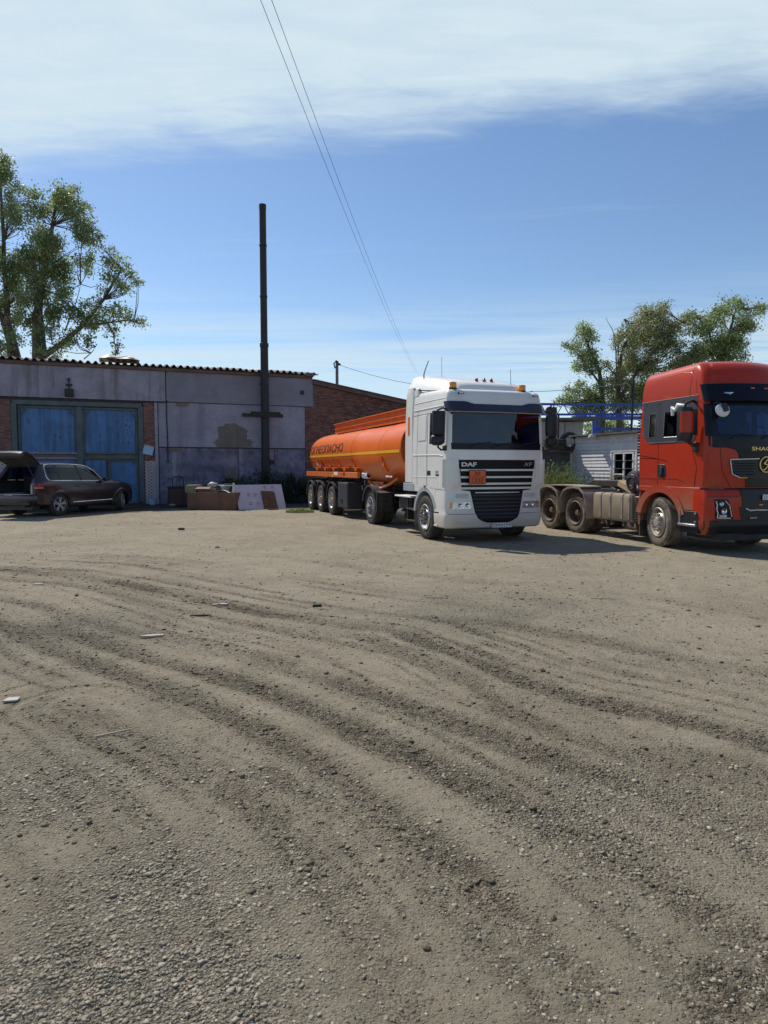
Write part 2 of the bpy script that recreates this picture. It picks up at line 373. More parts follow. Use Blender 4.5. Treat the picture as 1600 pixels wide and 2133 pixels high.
def masks(x, y):
    """loose soil along the tracks, shade painted before the garage, gravel patches and relief"""
    sh = x.shape; x = x.ravel(); y = y.ravel()
    loose = np.zeros(x.shape); rut = np.zeros(x.shape)
    near = (np.abs(x) < 30) & (y > 0) & (y < 40)
    xn, yn = x[near], y[near]; ln = np.zeros(xn.shape); rn = np.zeros(xn.shape)
    wob = (vnoise(xn, yn, .6, 3) - .5) * .5 + (vnoise(xn, yn, .17, 4) - .5) * .18
    for P, hw, st in TP:
        d = seg_dist(xn, yn, P) + wob * hw * 1.3
        brk = np.clip((vnoise(xn, yn, .9, 9 + int(hw * 100)) - .2) * 2.2, 0, 1)
        ln = np.maximum(ln, st * np.exp(-(np.maximum(d - hw * .3, 0) / (hw * .9)) ** 2) * (.55 + .45 * brk))
        rn += -st * .010 * np.exp(-(d / hw) ** 2) + st * .009 * np.exp(-((d - hw * 1.7) / (hw * .7)) ** 2)
    for (P, dw, seed) in ((TP[0][0], 2.6, 61), (TP[3][0], 2.4, 62), (TP[5][0], 1.2, 63)):
        d = np.full(xn.shape, 1e9); ar = np.zeros(xn.shape); acc = 0.0
        for k in range(len(P) - 1):
            a, b = P[k], P[k + 1]; ab = b - a; L = ab @ ab + 1e-9; t = np.clip(((xn - a[0]) * ab[0] + (yn - a[1]) * ab[1]) / L, 0, 1)
            q = np.hypot(xn - a[0] - t * ab[0], yn - a[1] - t * ab[1]); sg = np.sign(ab[0] * (yn - a[1]) - ab[1] * (xn - a[0])); m = q < np.abs(d)
            d = np.where(m, q * np.where(sg == 0, 1, sg), d); ar = np.where(m, acc + t * L ** .5, ar); acc += L ** .5
        dd = d + wob * .05
        st = vnoise(dd * 1.0, ar * .045, .11, seed) * .55 + vnoise(dd, ar * .03, .045, seed + 7) * .45
        f = np.clip((st - .51) * 4.2, 0, 1) * np.exp(-(np.abs(d) / dw) ** 3) * (.35 + .65 * vnoise(xn, yn, .9, seed + 3))
        ln = np.maximum(ln, f * .85); rn += (.5 - st) * .005 * np.exp(-(np.abs(d) / dw) ** 3)
    loose[near] = ln; rut[near] = rn
    # gravel: lower left of the yard plus drifts between the tracks
    g0 = gat(230, 2080); g1 = gat(330, 1880); g2 = gat(120, 1620); g3 = gat(1040, 1270); g4 = gat(120, 1310); g5 = gat(1350, 1700)
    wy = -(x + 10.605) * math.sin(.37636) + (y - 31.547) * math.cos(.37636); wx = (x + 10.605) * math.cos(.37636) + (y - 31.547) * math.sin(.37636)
    garage_shade = np.clip((wy + 5.2 + 3.0 * (vnoise(x, y, 1.6, 81) - .5) + 1.2 * (vnoise(x, y, .4, 82) - .5)) / 1.6, 0, 1) * (wy < 1) * np.clip((12 - wx) / 3, 0, 1) * np.clip((wx + 16) / 3, 0, 1)  # painted shade: ragged darker apron of soil along the garage front
    loose = np.maximum(loose, garage_shade * 1.6)  # the mask holds loose soil and the painted garage shade
    gr = np.zeros(x.shape); g6 = gat(1530, 2070); loose = np.maximum(loose, np.exp(-(((x - g6.x) / .26) ** 2 + ((y - g6.y) / .2) ** 2)) * (.4 + vnoise(x, y, .09, 77)))
    for g, rad, a in ((g0, .55, 1.0), (g1, .55, .75), (g2, .8, .45), (g3, 1.6, .5), (g4, 1.4, .5), (g5, .7, .4)):
        gr = np.maximum(gr, a * np.exp(-(((x - g.x) / rad) ** 2 + ((y - g.y) / (rad * .9)) ** 2)))
    gr = np.clip(gr * (.55 + .9 * vnoise(x, y, .35, 21)) + .5 * np.clip(vnoise(x, y, 1.7, 23) * .6 + vnoise(x, y, .5, 24) * .4 - .52, 0, 1), 0, 1)
    far = np.clip(1 - y / 45, 0.0, 1)
    rel = .035 * (vnoise(x, y, 2.6, 31) - .5) + .010 * (vnoise(x, y, .8, 32) - .5) + .005 * (vnoise(x, y, .22, 33) - .5)
    fine = (.008 + .013 * np.clip(loose + gr * .5, 0, 1)) * (vnoise(x, y, .075, 35) - .5) + .010 * np.clip(loose + .45, 0, 1) * (vnoise(x, y, .036, 36) - .5)
    rel = rel + rut + fine * np.clip(1.3 - y / 14, 0, 1)
    rel *= np.clip((75 - y) / 20, 0, 1) * np.clip((60 - np.abs(x)) / 20, 0, 1)
    return loose.reshape(sh), gr.reshape(sh), rel.reshape(sh)
def axis_pts(lst):
    out = [lst[0][0]]
    for a, b, s0, s1 in [(l[0], l[1], l[2], l[3]) for l in lst]:
        p = a; 
        while p < b - 1e-6:
            t = (p - a) / (b - a); p = min(b, p + s0 + (s1 - s0) * t); out.append(p)
    return np.array(out)
xp = axis_pts([(0, 3.2, .022, .04), (3.2, 9, .04, .13), (9, 24, .13, .6), (24, 60, .6, 4), (60, 900, 6, 160)])
xs = np.concatenate([-xp[:0:-1], xp])
ys = np.concatenate([np.array([-300, -120, -50, -20, -8, -3, -1, 0, .6]), axis_pts([(1.2, 3.5, .02, .028), (3.5, 9, .028, .07), (9, 24, .07, .26), (24, 46, .26, .9), (46, 90, .9, 4), (90, 2500, 5, 420)])])
GX, GY = np.meshgrid(xs, ys)
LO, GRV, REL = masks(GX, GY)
V = np.stack([GX.ravel(), GY.ravel(), REL.ravel()], 1)
ny, nx = GX.shape
idx = np.arange(ny * nx).reshape(ny, nx)
Q = np.stack([idx[:-1, :-1].ravel(), idx[:-1, 1:].ravel(), idx[1:, 1:].ravel(), idx[1:, :-1].ravel()], 1)
def ground_mat():
    m = bpy.data.materials.new('yard_dirt'); m.use_nodes = True; nt = m.node_tree; b = nt.nodes['Principled BSDF']
    tc = N(nt, 'ShaderNodeTexCoord'); P = tc.outputs['Object']
    def noise(sc, det=6, rg=.6, dist=0):
        n = N(nt, 'ShaderNodeTexNoise', i_Scale=sc, i_Detail=det, i_Roughness=rg, i_Distortion=dist); nt.links.new(P, n.inputs['Vector']); return n.outputs['Fac']
    def vor(sc, feat='F1'):
        n = N(nt, 'ShaderNodeTexVoronoi', i_Scale=sc, feature=feat); nt.links.new(P, n.inputs['Vector']); return n
    def mixc(f, a, c):
        q = N(nt, 'ShaderNodeMix', data_type='RGBA')
        if isinstance(f, (int, float)): q.inputs[0].default_value = f
        else: nt.links.new(f, q.inputs[0])
        for i, k in ((6, a), (7, c)):
            if isinstance(k, tuple): q.inputs[i].default_value = (*k, 1)
            else: nt.links.new(k, q.inputs[i])
        return q.outputs[2]
    lo = N(nt, 'ShaderNodeAttribute', attribute_name='loose').outputs['Fac']; gv = N(nt, 'ShaderNodeAttribute', attribute_name='gravel').outputs['Fac']
    c = mixc(sstep(nt, noise(.45, 8, .6, .5), .32, .68), (.236, .206, .150), (.295, .259, .190))
    c = mixc(M2(nt, 'MULTIPLY', sstep(nt, noise(1.8, 8, .65, .4), .42, .72), .65), c, (.34, .30, .222))
    c = mixc(M2(nt, 'MULTIPLY', sstep(nt, noise(3.2, 8, .7), .52, .7), .5), c, (.150, .124, .085))
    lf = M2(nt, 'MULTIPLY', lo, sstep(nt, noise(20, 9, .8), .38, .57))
    c = mixc(M2(nt, 'MULTIPLY', lf, .9), c, (.088, .072, .050))  # dark loose soil, and the shade painted in front of the garage
    vv = vor(70); bw = N(nt, 'ShaderNodeRGBToBW'); nt.links.new(vv.outputs['Color'], bw.inputs[0])
    gcol = mixc(bw.outputs[0], (.15, .134, .10), (.33, .30, .232))
    c = mixc(M2(nt, 'MULTIPLY', gv, .8), c, gcol)
    # small darker crumbs and paler grit scattered everywhere
    v2 = vor(38); bw2 = N(nt, 'ShaderNodeRGBToBW'); nt.links.new(v2.outputs['Color'], bw2.inputs[0])
    sp = M2(nt, 'MULTIPLY', sstep(nt, bw2.outputs[0], .70, .80), sstep(nt, v2.outputs['Distance'], .34, .20))
    c = mixc(M2(nt, 'MULTIPLY', sp, M2(nt, 'ADD', .35, M2(nt, 'MULTIPLY', lo, .5))), c, (.085, .072, .054))
    sp2 = M2(nt, 'MULTIPLY', sstep(nt, bw2.outputs[0], .30, .22), sstep(nt, v2.outputs['Distance'], .32, .2))
    c = mixc(M2(nt, 'MULTIPLY', sp2, .5), c, (.31, .285, .235))
    c = mixc(M2(nt, 'MULTIPLY', sstep(nt, noise(.9, 5, .6, .8), .66, .76), .55), c, (.115, .095, .07))
    v3 = vor(105); bw3 = N(nt, 'ShaderNodeRGBToBW'); nt.links.new(v3.outputs['Color'], bw3.inputs[0])
    sp3 = M2(nt, 'MULTIPLY', sstep(nt, bw3.outputs[0], .58, .68), sstep(nt, v3.outputs['Distance'], .40, .22))
    c = mixc(M2(nt, 'MULTIPLY', sp3, M2(nt, 'ADD', .25, M2(nt, 'MULTIPLY', lo, .5))), c, (.10, .084, .06))
    nt.links.new(c, b.inputs['Base Color']); b.inputs['Roughness'].default_value = .95; b.inputs['Specular IOR Level'].default_value = .15
    h = M2(nt, 'ADD', M2(nt, 'MULTIPLY', noise(26, 8, .75), .8), M2(nt, 'ADD', M2(nt, 'ADD', M2(nt, 'MULTIPLY', sp, .4), M2(nt, 'MULTIPLY', sp3, .22)), M2(nt, 'MULTIPLY', M2(nt, 'MULTIPLY', vv.outputs['Distance'], M2(nt, 'ADD', gv, M2(nt, 'MULTIPLY', lo, .6))), -1.2)))
    bp = N(nt, 'ShaderNodeBump', i_Strength=1.0, i_Distance=.034); nt.links.new(h, bp.inputs['Height'])
    bp2 = N(nt, 'ShaderNodeBump', i_Strength=.5, i_Distance=.08); nt.links.new(noise(5, 7, .65), bp2.inputs['Height']); nt.links.new(bp2.outputs[0], bp.inputs['Normal'])
    nt.links.new(bp.outputs[0], b.inputs['Normal'])
    return m
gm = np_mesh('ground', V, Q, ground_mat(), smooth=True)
for nm, arr in (('loose', LO), ('gravel', GRV)):  # 'loose' carries loose soil and the shade painted before the garage
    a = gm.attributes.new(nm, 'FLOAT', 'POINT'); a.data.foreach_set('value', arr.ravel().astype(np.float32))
go = bpy.data.objects.new('ground', gm); COL.objects.link(go); go['kind'] = 'structure'; go['label'] = 'dusty grey-brown gravel yard crossed by wheel tracks'
def gz(x, y): return float(masks(np.array([x]), np.array([y]))[2][0])

# loose gravel and clods: small stones lying on the yard
ico = bmesh.new(); bmesh.ops.create_icosphere(ico, subdivisions=1, radius=1.0)
ICO_V = np.array([v.co[:] for v in ico.verts]); ICO_F = np.array([[v.index for v in f.verts] for f in ico.faces]); ico.free()
OCT_V = np.array([(1, 0, 0), (-1, 0, 0), (0, 1, 0), (0, -1, 0), (0, 0, 1), (0, 0, -1)], float)
OCT_F = np.array([(0, 2, 4), (2, 1, 4), (1, 3, 4), (3, 0, 4), (2, 0, 5), (1, 2, 5), (3, 1, 5), (0, 3, 5)])
CUB_V = np.array([(x, y, z) for x in (-.75, .75) for y in (-.75, .75) for z in (-.75, .75)], float)
CUB_F = np.array([(0, 1, 3), (0, 3, 2), (4, 6, 7), (4, 7, 5), (0, 4, 5), (0, 5, 1), (2, 3, 7), (2, 7, 6), (0, 2, 6), (0, 6, 4), (1, 5, 7), (1, 7, 3)])
def stone_mat(name, a, bcol):
    m = mat(name, a, .92, var=.2, vscale=30, island=.28, spec=.15, bump=.3, bscale=120, stain=(bcol, 1.2, .4, .65, .7)); return m
STONE = stone_mat('gravel_stone', (.31, .275, .215), (.225, .198, .15))
CLOD = stone_mat('soil_clod', (.135, .114, .082), (.105, .088, .063))
def scatter(n, yr, size, fn, BV, BF, seed, xspan=.62):
    r = np.random.default_rng(seed)
    y = yr[0] * (yr[1] / yr[0]) ** (r.random(n) ** .8); x = (r.random(n) * 2 - 1) * (y * xspan + .5)
    lo, gr, rel = masks(x, y); keep = r.random(n) < fn(lo, gr, x, y)
    x, y, rel, lo = x[keep][:n], y[keep][:n], rel[keep][:n], lo[keep][:n]
    k = len(x); s = size[0] * (size[1] / size[0]) ** (r.random(k) ** 2.2) * np.clip(y / ((yr[0] * yr[1]) ** .5), .6, 1.7) ** .5
    ang = r.random(k) * 2 * np.pi; asp = .5 + .6 * r.random(k); fl = .28 + .28 * r.random(k)
    B = BV[None] * (1 + .30 * (r.random((k, len(BV), 1)) - .5) * 2) + .75 * (r.random((k, len(BV), 3)) - .5)
    B = B * np.stack([s, s * asp, s * fl], 1)[:, None, :]
    c, sn = np.cos(ang)[:, None], np.sin(ang)[:, None]
    X = B[..., 0] * c - B[..., 1] * sn + x[:, None]; Yv = B[..., 0] * sn + B[..., 1] * c + y[:, None]; Z = B[..., 2] + (rel + s * fl * .02)[:, None]
    V = np.stack([X, Yv, Z], -1).reshape(-1, 3); Fc = (BF[None] + (np.arange(k) * len(BV))[:, None, None]).reshape(-1, 3)
    return V, Fc
def join(parts):
    o = 0; Vs = []; Fs = []
    for v, f in parts: Vs.append(v); Fs.append(f + o); o += len(v)
    return np.concatenate(Vs), np.concatenate(Fs)
grav = lambda lo, gr, x, y: np.clip(.04 + np.maximum(gr - .18, 0) * 1.0 + lo * .12, 0, 1)
clod = lambda lo, gr, x, y: np.clip(.05 + np.maximum(lo - .15, 0) ** 1.3 * 1.1 + gr * .10, 0, 1)
for nm, m, ps in (
    ('loose_gravel', STONE, [(45000, (1.25, 3.8), (.0024, .010), grav, ICO_V, ICO_F, 1), (60000, (1.25, 3.8), (.0024, .012), grav, CUB_V, CUB_F, 11), (150000, (2.0, 8), (.0028, .012), grav, OCT_V, OCT_F, 2), (90000, (5, 24), (.006, .022), grav, OCT_V, OCT_F, 3)]),
    ('soil_clods', CLOD, [(80000, (1.25, 4), (.002, .009), clod, OCT_V, OCT_F, 4), (190000, (2.4, 10), (.0028, .012), clod, OCT_V, OCT_F, 5), (120000, (6, 26), (.007, .026), clod, OCT_V, OCT_F, 6), (16000, (2.6, 14), (.010, .024), clod, CUB_V, CUB_F, 16)])):
    Vv, Ff = join([scatter(*p) for p in ps])
    o = bpy.data.objects.new(nm, np_mesh(nm, Vv, Ff, m)); COL.objects.link(o); o['kind'] = 'stuff'
    o['label'] = 'loose grey gravel scattered over the yard' if nm == 'loose_gravel' else 'dark crumbs of soil thrown up along the wheel tracks'
# ------------------------------------------------------------------ garage building
WP = Vector((-10.605, 31.547, 0)); WA = 0.37636
def wl(t, y, z=0):                                       # wall frame -> world
    c, s = math.cos(WA), math.sin(WA); return Vector((WP.x + t * c - y * s, WP.y + t * s + y * c, z))
CONC = mat('fascia_concrete', (.30, .29, .36), .9, var=.18, vscale=1.1, bump=.25, bscale=30, stain=((.19, .17, .17), 1.6, .45, .75, .55), streak=((.15, .13, .14), 3.2, .46, .72, .75))
CONC2 = mat('weathered_concrete', (.225, .22, .275), .9, var=.12, vscale=.8, bump=.25, bscale=30, stain=((.16, .14, .13), 1.4, .45, .75, .6), streak=((.20, .14, .085), 2.0, .58, .72, .7))
PLAST = mat('grey_plaster', (.305, .29, .36), .92, var=.16, vscale=.9, bump=.4, bscale=22, stain=((.12, .11, .14), 9, .58, .68, .8), streak=((.19, .18, .22), 1.6, .46, .74, .75))
PLAST2 = mat('dirty_plaster', (.21, .20, .27), .92, var=.3, vscale=.9, bump=.35, bscale=20, stain=((.085, .08, .11), 2.2, .40, .68, .8), streak=((.38, .365, .45), 2.2, .54, .74, .55))
PATCH = mat('bare_render', (.175, .15, .13), .95, var=.12, vscale=2, bump=.4, bscale=30, stain=((.18, .155, .135), 4, .5, .75, .5))
MORTAR = mat('mortar', (.20, .175, .165), .95, var=.15, bump=.4)
BRICK = mat('red_brick', (.185, .085, .070), .9, var=.2, vscale=6, bump=.35, bscale=40, island=.35, stain=((.25, .20, .195), 3, .55, .75, .5))
BRICKW = mat('limewashed_brick', (.27, .125, .095), .9, var=.2, vscale=6, bump=.35, bscale=40, island=.35, stain=((.55, .53, .55), 3.5, .42, .60, .85))
SLATE = mat('old_slate_sheet', (.145, .125, .12), .9, var=.18, vscale=2, bump=.3, stain=((.09, .07, .07), 2.5, .4, .7, .6))
CORN = mat('brown_cornice', (.14, .09, .08), .9, var=.2, vscale=2, bump=.3)
GBLUE = mat('peeling_blue_paint', (.068, .175, .37), .6, var=.18, vscale=1.2, stain=((.035, .03, .035), 3.6, .635, .665, .9), streak=((.03, .065, .12), 5, .42, .75, .7))
GFRAME = mat('grey_green_steel', (.085, .115, .125), .7, var=.2, vscale=2, stain=((.09, .055, .035), 5, .55, .7, .7))
GRAIL = mat('faded_rail', (.27, .25, .29), .75, var=.12, stain=((.12, .13, .17), 5, .5, .7, .5))
IRON = mat('tarry_iron', (.016, .015, .018), .6, var=.25, vscale=2, bump=.2, stain=((.05, .03, .022), 4, .55, .75, .6))
DARKWOOD = mat('tarred_timber', (.035, .026, .022), .85, var=.25, bump=.3)

G = thing('garage_building', 'long grey garage with patched plaster wall, blue gates and wavy sheet roof', 'building', tuple(WP), WA)
MB().box((-2.7, 6.25, 3.1), (20.4, 12, 6.2)).build('wall', MORTAR, G)
for a, b, m in ((-13, -7.02, CONC), (-6.98, .42, CONC), (.46, 7.53, CONC2)):
    MB().box(((a + b) / 2, .13, 5.5), (b - a, .3, 1.40)).build('concrete_panel', m, G, bevel=.012)
MB().box((3.6, .15, 3.73), (7.04, .26, 2.09)).build('plaster_panel', PLAST, G, bevel=.015)
MB().box((3.6, .155, 1.32), (7.04, .25, 2.66)).build('plaster_panel', PLAST2, G, bevel=.015)
MB().box((-9.8, .15, 2.38), (6.4, .26, 4.78)).build('plaster_panel', PLAST, G, bevel=.015)
MB().box((-2.75, .10, 6.27), (20.5, .46, .14)).build('cornice', CORN, G, bevel=.01)
# irregular bare patches where plaster has come off
def patch(cx, cz, rx, rz, seed, m, yo=.012, pw=.35):
    r = random.Random(seed); n = 26; poly = []
    for k in range(n):
        a = 2 * math.pi * k / n; cc, ss = math.cos(a), math.sin(a)
        q = (abs(cc) ** 4 + abs(ss) ** 4) ** -.25; q *= 1 + (r.random() - .5) * pw
        poly.append((cx + rx * cc * q, cz + rz * ss * q))
    MB().prism(poly, .02, base=(0, yo, 0)).build('bare_patch', m, G)
patch(3.5, 3.24, .78, .56, 4, PATCH)
patch(3.55, 2.93, .92, .22, 8, PATCH, .010)
patch(1.15, 4.68, .30, .10, 5, PATCH)
patch(.85, 2.58, .28, .11, 6, PATCH, .016)
patch(3.45, 1.55, .22, .22, 7, PATCH, .018, .6)
patch(3.5, .75, .5, .55, 9, PATCH, .017, .5)
MB().box((3.6, .012, 2.675), (7.02, .03, .05)).build('seam', IRON, G)
MB().box((3.75, .012, 1.33), (.035, .03, 2.6)).build('seam', CORN, G)
MB().box((3.72, .010, 3.2), (.025, .02, 1.1)).build('seam', CORN, G)
MB().box((5.55, .012, 2.2), (.035, .03, .9)).build('seam', CORN, G)
MB().tube([(.455, -.05, 4.86), (.45, -.05, 4.0), (.47, -.05, 3.0), (.47, -.05, 2.0), (.52, -.05, 1.97)], .028, 6).build('downpipe', IRON, G, smooth=60)
MB().box((6.97, .0, 5.48), (.20, .08, .20)).build('vent', INK, G)
mbp = MB(); mbp.lathe([(.10, .05), (.10, -.14), (.125, -.14), (.125, .05)], (5.35, 0, 1.99), 'y', 18); mbp.build('pipe_stub', IRON, G, smooth=40)
MB().lathe([(.001, -.10), (.099, -.10)], (5.35, 0, 1.99), 'y', 18).build('pipe_stub', INK, G)
# brick pillars beside the gate: every brick is a piece
BW, BH, BG = .25, .065, .012
bm1 = MB().box((0, 0, 0), (BW, .09, BH)).mesh('brick', BRICK); bm2 = MB().box((0, 0, 0), (BW, .09, BH)).mesh('brick', BRICKW); bm3 = MB().box((0, 0, 0), (BW / 2 - .006, .09, BH)).mesh('brick', BRICK); bm4 = MB().box((0, 0, 0), (BW / 2 - .006, .09, BH)).mesh('brick', BRICKW)
def bricks(parent, x0, n, zmax, y, half_first=0):
    c = 0; k = 0
    while True:
        z = .04 + k * (BH + BG)
        if z + BH > zmax: break
        xx = x0; row = ['h'] * (k % 2) + ['f'] * (n - (k % 2)) + ['h'] * (k % 2)
        for t in row:
            w = BW if t == 'f' else BW / 2 - .006
            white = z < 2.0
            o = bpy.data.objects.new('brick', (bm2 if white else bm1) if t == 'f' else (bm4 if white else bm3)); COL.objects.link(o); o.parent = parent
            o.location = (xx + w / 2, y + random.uniform(-.012, .012), z + BH / 2); o.rotation_euler = (0, 0, random.uniform(-.02, .02)); c += 1
            xx += w + BG
        k += 1
    return c
pr = MB().box((-.265, .16, 2.38), (.62, .24, 4.74)).build('brick_pillar', MORTAR, G)
bricks(pr, -.565, 2, 4.74, .07); 
pl = MB().box((-6.27, .16, 2.38), (.53, .24, 4.74)).build('brick_pillar', MORTAR, G)
bricks(pl, -6.53, 2, 4.74, .07)
MB().box((-.02, .10, 2.38), (.14, .3, 4.76)).build('pillar_edge', PLAST, G, bevel=.02)
# gate: steel frame, two leaves of sheet, rails, a wicket door
fr = MB(); fr.box((-3.29, .10, 4.57), (5.3, .22, .20)); fr.box((-5.88, .10, 2.33), (.22, .22, 4.4)); fr.box((-.70, .10, 2.33), (.22, .22, 4.4))
fr.build('gate_frame', GFRAME, G, bevel=.01)
MB().bar((-6.6, -.03, 4.72), (.4, -.03, 4.76), .05, .04).build('lintel_angle', IRON, G)
for (a, b, cuts_u, lowers) in ((-5.74, -3.40, (-4.72,), ((-5.70, -3.45),)), (-3.18, -.83, (-2.62, -2.10), ((-3.14, -2.22), (-2.12, -.88)))):
    leaf = MB(); leaf.box(((a + b) / 2, .13, 4.38), (b - a, .07, .10)); leaf.box(((a + b) / 2, .13, .12), (b - a, .07, .12)); leaf.box((a + .05, .13, 2.25), (.10, .07, 4.14)); leaf.box((b - .05, .13, 2.25), (.10, .07, 4.14))
    lf = leaf.build('gate_leaf', GFRAME, G, bevel=.006)
    ed = [a + .11] + list(cuts_u) + [b - .11]
    for i in range(len(ed) - 1):
        MB().box(((ed[i] + ed[i + 1]) / 2, .15 + .006 * (i % 2), 3.36), (ed[i + 1] - ed[i] - .012, .02, 1.92)).build('metal_sheet', GBLUE, lf)
        if i: MB().box((ed[i], .128, 3.36), (.035, .02, 1.9)).build('batten', GBLUE, lf)
    for z in (2.37, 2.14): MB().box(((a + b) / 2, .095, z), (b - a - .05, .06, .07)).build('rail', GRAIL if a < -4 else GFRAME, lf, bevel=.006)
    for (p, q) in lowers: 
        MB().box(((p + q) / 2, .15, 1.12), (q - p, .02, 1.88)).build('metal_sheet', GBLUE, lf)
        MB().box((p, .12, 1.12), (.05, .05, 1.9)).build('batten', GFRAME, lf)
    for sx, sz in ((a + .28, 4.18), (b - .28, 4.18)):
        d = .16 if sx < (a + b) / 2 else -.16
        MB().bar((sx - d, .10, sz - .14), (sx + d * .3, .10, sz + .13), .05, .02, up=(0, 1, 0)).build('corner_brace', GFRAME, lf)
    for z in (.7, 2.3, 4.0):
        MB().lathe([(.03, -.1), (.03, .1)], ((a - .04) if a < -4 else (b + .04), .07, z), 'z', 8, caps=True).build('hinge', IRON, lf)
MB().box((-3.29, .075, 2.3), (.24, .09, 4.3)).build('gate_post', GFRAME, G, bevel=.01)
wk = MB(); wk.box((-1.5, .105, 2.02), (1.16, .05, .06)); wk.box((-2.06, .105, 1.1), (.06, .05, 1.8)); wk.build('wicket_frame', GFRAME, G, bevel=.005)
MB().bar((-2.0, .07, 1.12), (-1.9, .07, 1.12), .03).build('handle', IRON, G)
pm = MB(); r5 = random.Random(17)
for (cx_, cz_, n5, sp5) in ((-1.45, 3.85, 10, .26), (-1.25, 3.25, 9, .22), (-1.55, 2.85, 5, .2), (-5.35, 3.95, 4, .25), (-4.3, 3.2, 4, .4), (-2.4, 3.0, 4, .3)):
    for k5 in range(n5):
        x5 = cx_ + r5.gauss(0, sp5 * .6); z5 = cz_ + r5.gauss(0, sp5); q5 = r5.uniform(.02, .075); m5 = 9
        x5 = min(max(x5, -5.6), -.98) if not (-3.5 < x5 < -3.0) else -2.9
        pm.prism([(x5 + q5 * r5.uniform(.5, 1.2) * .7 * math.cos(6.283 * j / m5), z5 + q5 * r5.uniform(.5, 1.3) * math.sin(6.283 * j / m5)) for j in range(m5)], .003, base=(0, .136, 0))
pm.build('peeled_spots', CORN, G)
# roof of wavy sheets, each laid separately
SHW = 1.22
def roof_sheet(x0, dz, ln, rise, m):
    mb = MB(); n = 32; P = []
    for k in range(n + 1):
        ph = k / 8.0 * 2 * math.pi; w = max(-.45, min(.45, math.sin(ph))) / .45
        P.append((k * SHW / n * 1.02, .055 * w))
    top = []; 
    for (x, z) in P: top.append((x, z))
    ring = [(x, z) for x, z in P] + [(x, z - .022) for x, z in P[::-1]]
    r0 = [(x0 + x, -.28, 6.42 + z + dz) for x, z in ring]; r1 = [(x0 + x, -.28 + ln, 6.42 + z + dz + rise) for x, z in ring]
    mb.loft([r0, r1]); o = mb.build('roof_sheet', m, G); return o
SLATEP = mat('pale_slate_sheet', (.42, .40, .37), .9, var=.12, bump=.2)
x = -13.0; k = 0
while x < 7.0:
    pale = k in (8,)
    roof_sheet(x, random.uniform(-.012, .012) + (.02 if k % 2 else 0), 6.2, .70 + random.uniform(-.03, .03), SLATEP if pale else SLATE); x += SHW; k += 1
MB().box((7.32, 2.6, 6.36), (.42, 5.8, .16)).build('roof_edge', CORN, G, bevel=.01)

# ------------------------------------------------------------------ brick annex on the same wall line
A = thing('brick_annex', 'red brick annex with sloping roof edge behind the orange tank', 'building', tuple(WP), WA)
def zr(t): return 6.03 - .167 * (t - 7.55)
MB().prism([(7.14, 0), (18.5, 0), (18.5, zr(18.5) - .1), (7.56, zr(7.56) - .1), (7.56, 4.78), (7.14, 4.78)], 8, base=(0, .17, 0)).build('wall', MORTAR, A)
MB().prism([(7.54, zr(7.54) - .10), (18.8, zr(18.8) - .10), (18.8, zr(18.8) + .10), (7.54, zr(7.54) + .10)], 9, base=(0, -.12, 0)).build('roof', CORN, A)
MB().prism([(7.54, zr(7.54) + .10), (18.8, zr(18.8) + .10), (18.8, zr(18.8) + .14), (7.54, zr(7.54) + .14)], 9.3, base=(0, -.2, 0)).build('roof_covering', SLATE, A)
cells = []
k = 0
while True:
    z = .04 + k * (BH + BG)
    if z > 6: break
    t = 7.15 + (k % 2) * (BW + BG) / 2
    if k % 2: cells.append((7.15 + BW / 4 - .006, z + BH / 2, BW / 2 - .012))
    while t + BW < 18.4:
        if not (t < 7.56 and z > 4.72) and z + BH < zr(max(t + BW, 7.56)) - .1: cells.append((t + BW / 2, z + BH / 2, BW))
        t += BW + BG
    k += 1
def seen(c): return (c[0] < 7.9 and c[1] > 1.0) or (c[1] > 3.2 + (c[0] - 7.9) * .36 and c[0] < 13)
near = [c for c in cells if seen(c)]; near.sort(key=lambda c: c[0]); near = near[:300]; ns = set(near)
rest = MB()
for c in cells:
    dy = random.uniform(-.01, .01) - (.012 if random.random() < .06 else 0)
    if c in ns:
        o = bpy.data.objects.new('brick', bm1 if c[2] > .2 else bm3); COL.objects.link(o); o.parent = A; o.location = (c[0], .155 + dy, c[1]); o.rotation_euler = (random.uniform(-.02, .02), random.uniform(-.012, .012), 0)
    elif random.random() > .01: rest.box((c[0], .155 + dy, c[1]), (c[2] - random.uniform(0, .008), .09, BH - random.uniform(0, .006)))
ro = rest.build('brick', BRICK, A); ro['kind'] = 'stuff'

# ------------------------------------------------------------------ chimney pipe with cross timbers
cp = wl(5.0, -.42)
CHM = thing('chimney_pipe', 'tall black iron chimney pipe standing against the garage wall', 'chimney', tuple(cp), WA)
MB().lathe([(.20, 0), (.19, 7.55), (.215, 7.56), (.215, 7.72), (.17, 7.74)], n=20, caps=True).build('lower_pipe', IRON, CHM, smooth=40)
MB().lathe([(.168, 7.6), (.160, 14.0), (.170, 14.02), (.170, 14.26), (.13, 14.26), (.13, 13.6)], n=20).build('upper_pipe', IRON, CHM, smooth=40)
for z in (9.9, 12.3): MB().lathe([(.168, z), (.185, z + .01), (.185, z + .09), (.168, z + .1)], n=20).build('collar', IRON, CHM, smooth=40)
MB().box((-.15, -.22, 4.24), (1.98, .10, .17)).build('cross_timber', DARKWOOD, CHM, bevel=.01)
MB().box((0, -.20, 4.37), (1.45, .08, .10)).build('cross_timber', DARKWOOD, CHM, bevel=.01)
MB().bar((-.16, .5, 5.8), (-.16, 0, 5.8), .05).build('bracket', IRON, CHM); MB().bar((-.1, .45, 3.2), (-.1, 0, 3.2), .05).build('bracket', IRON, CHM)

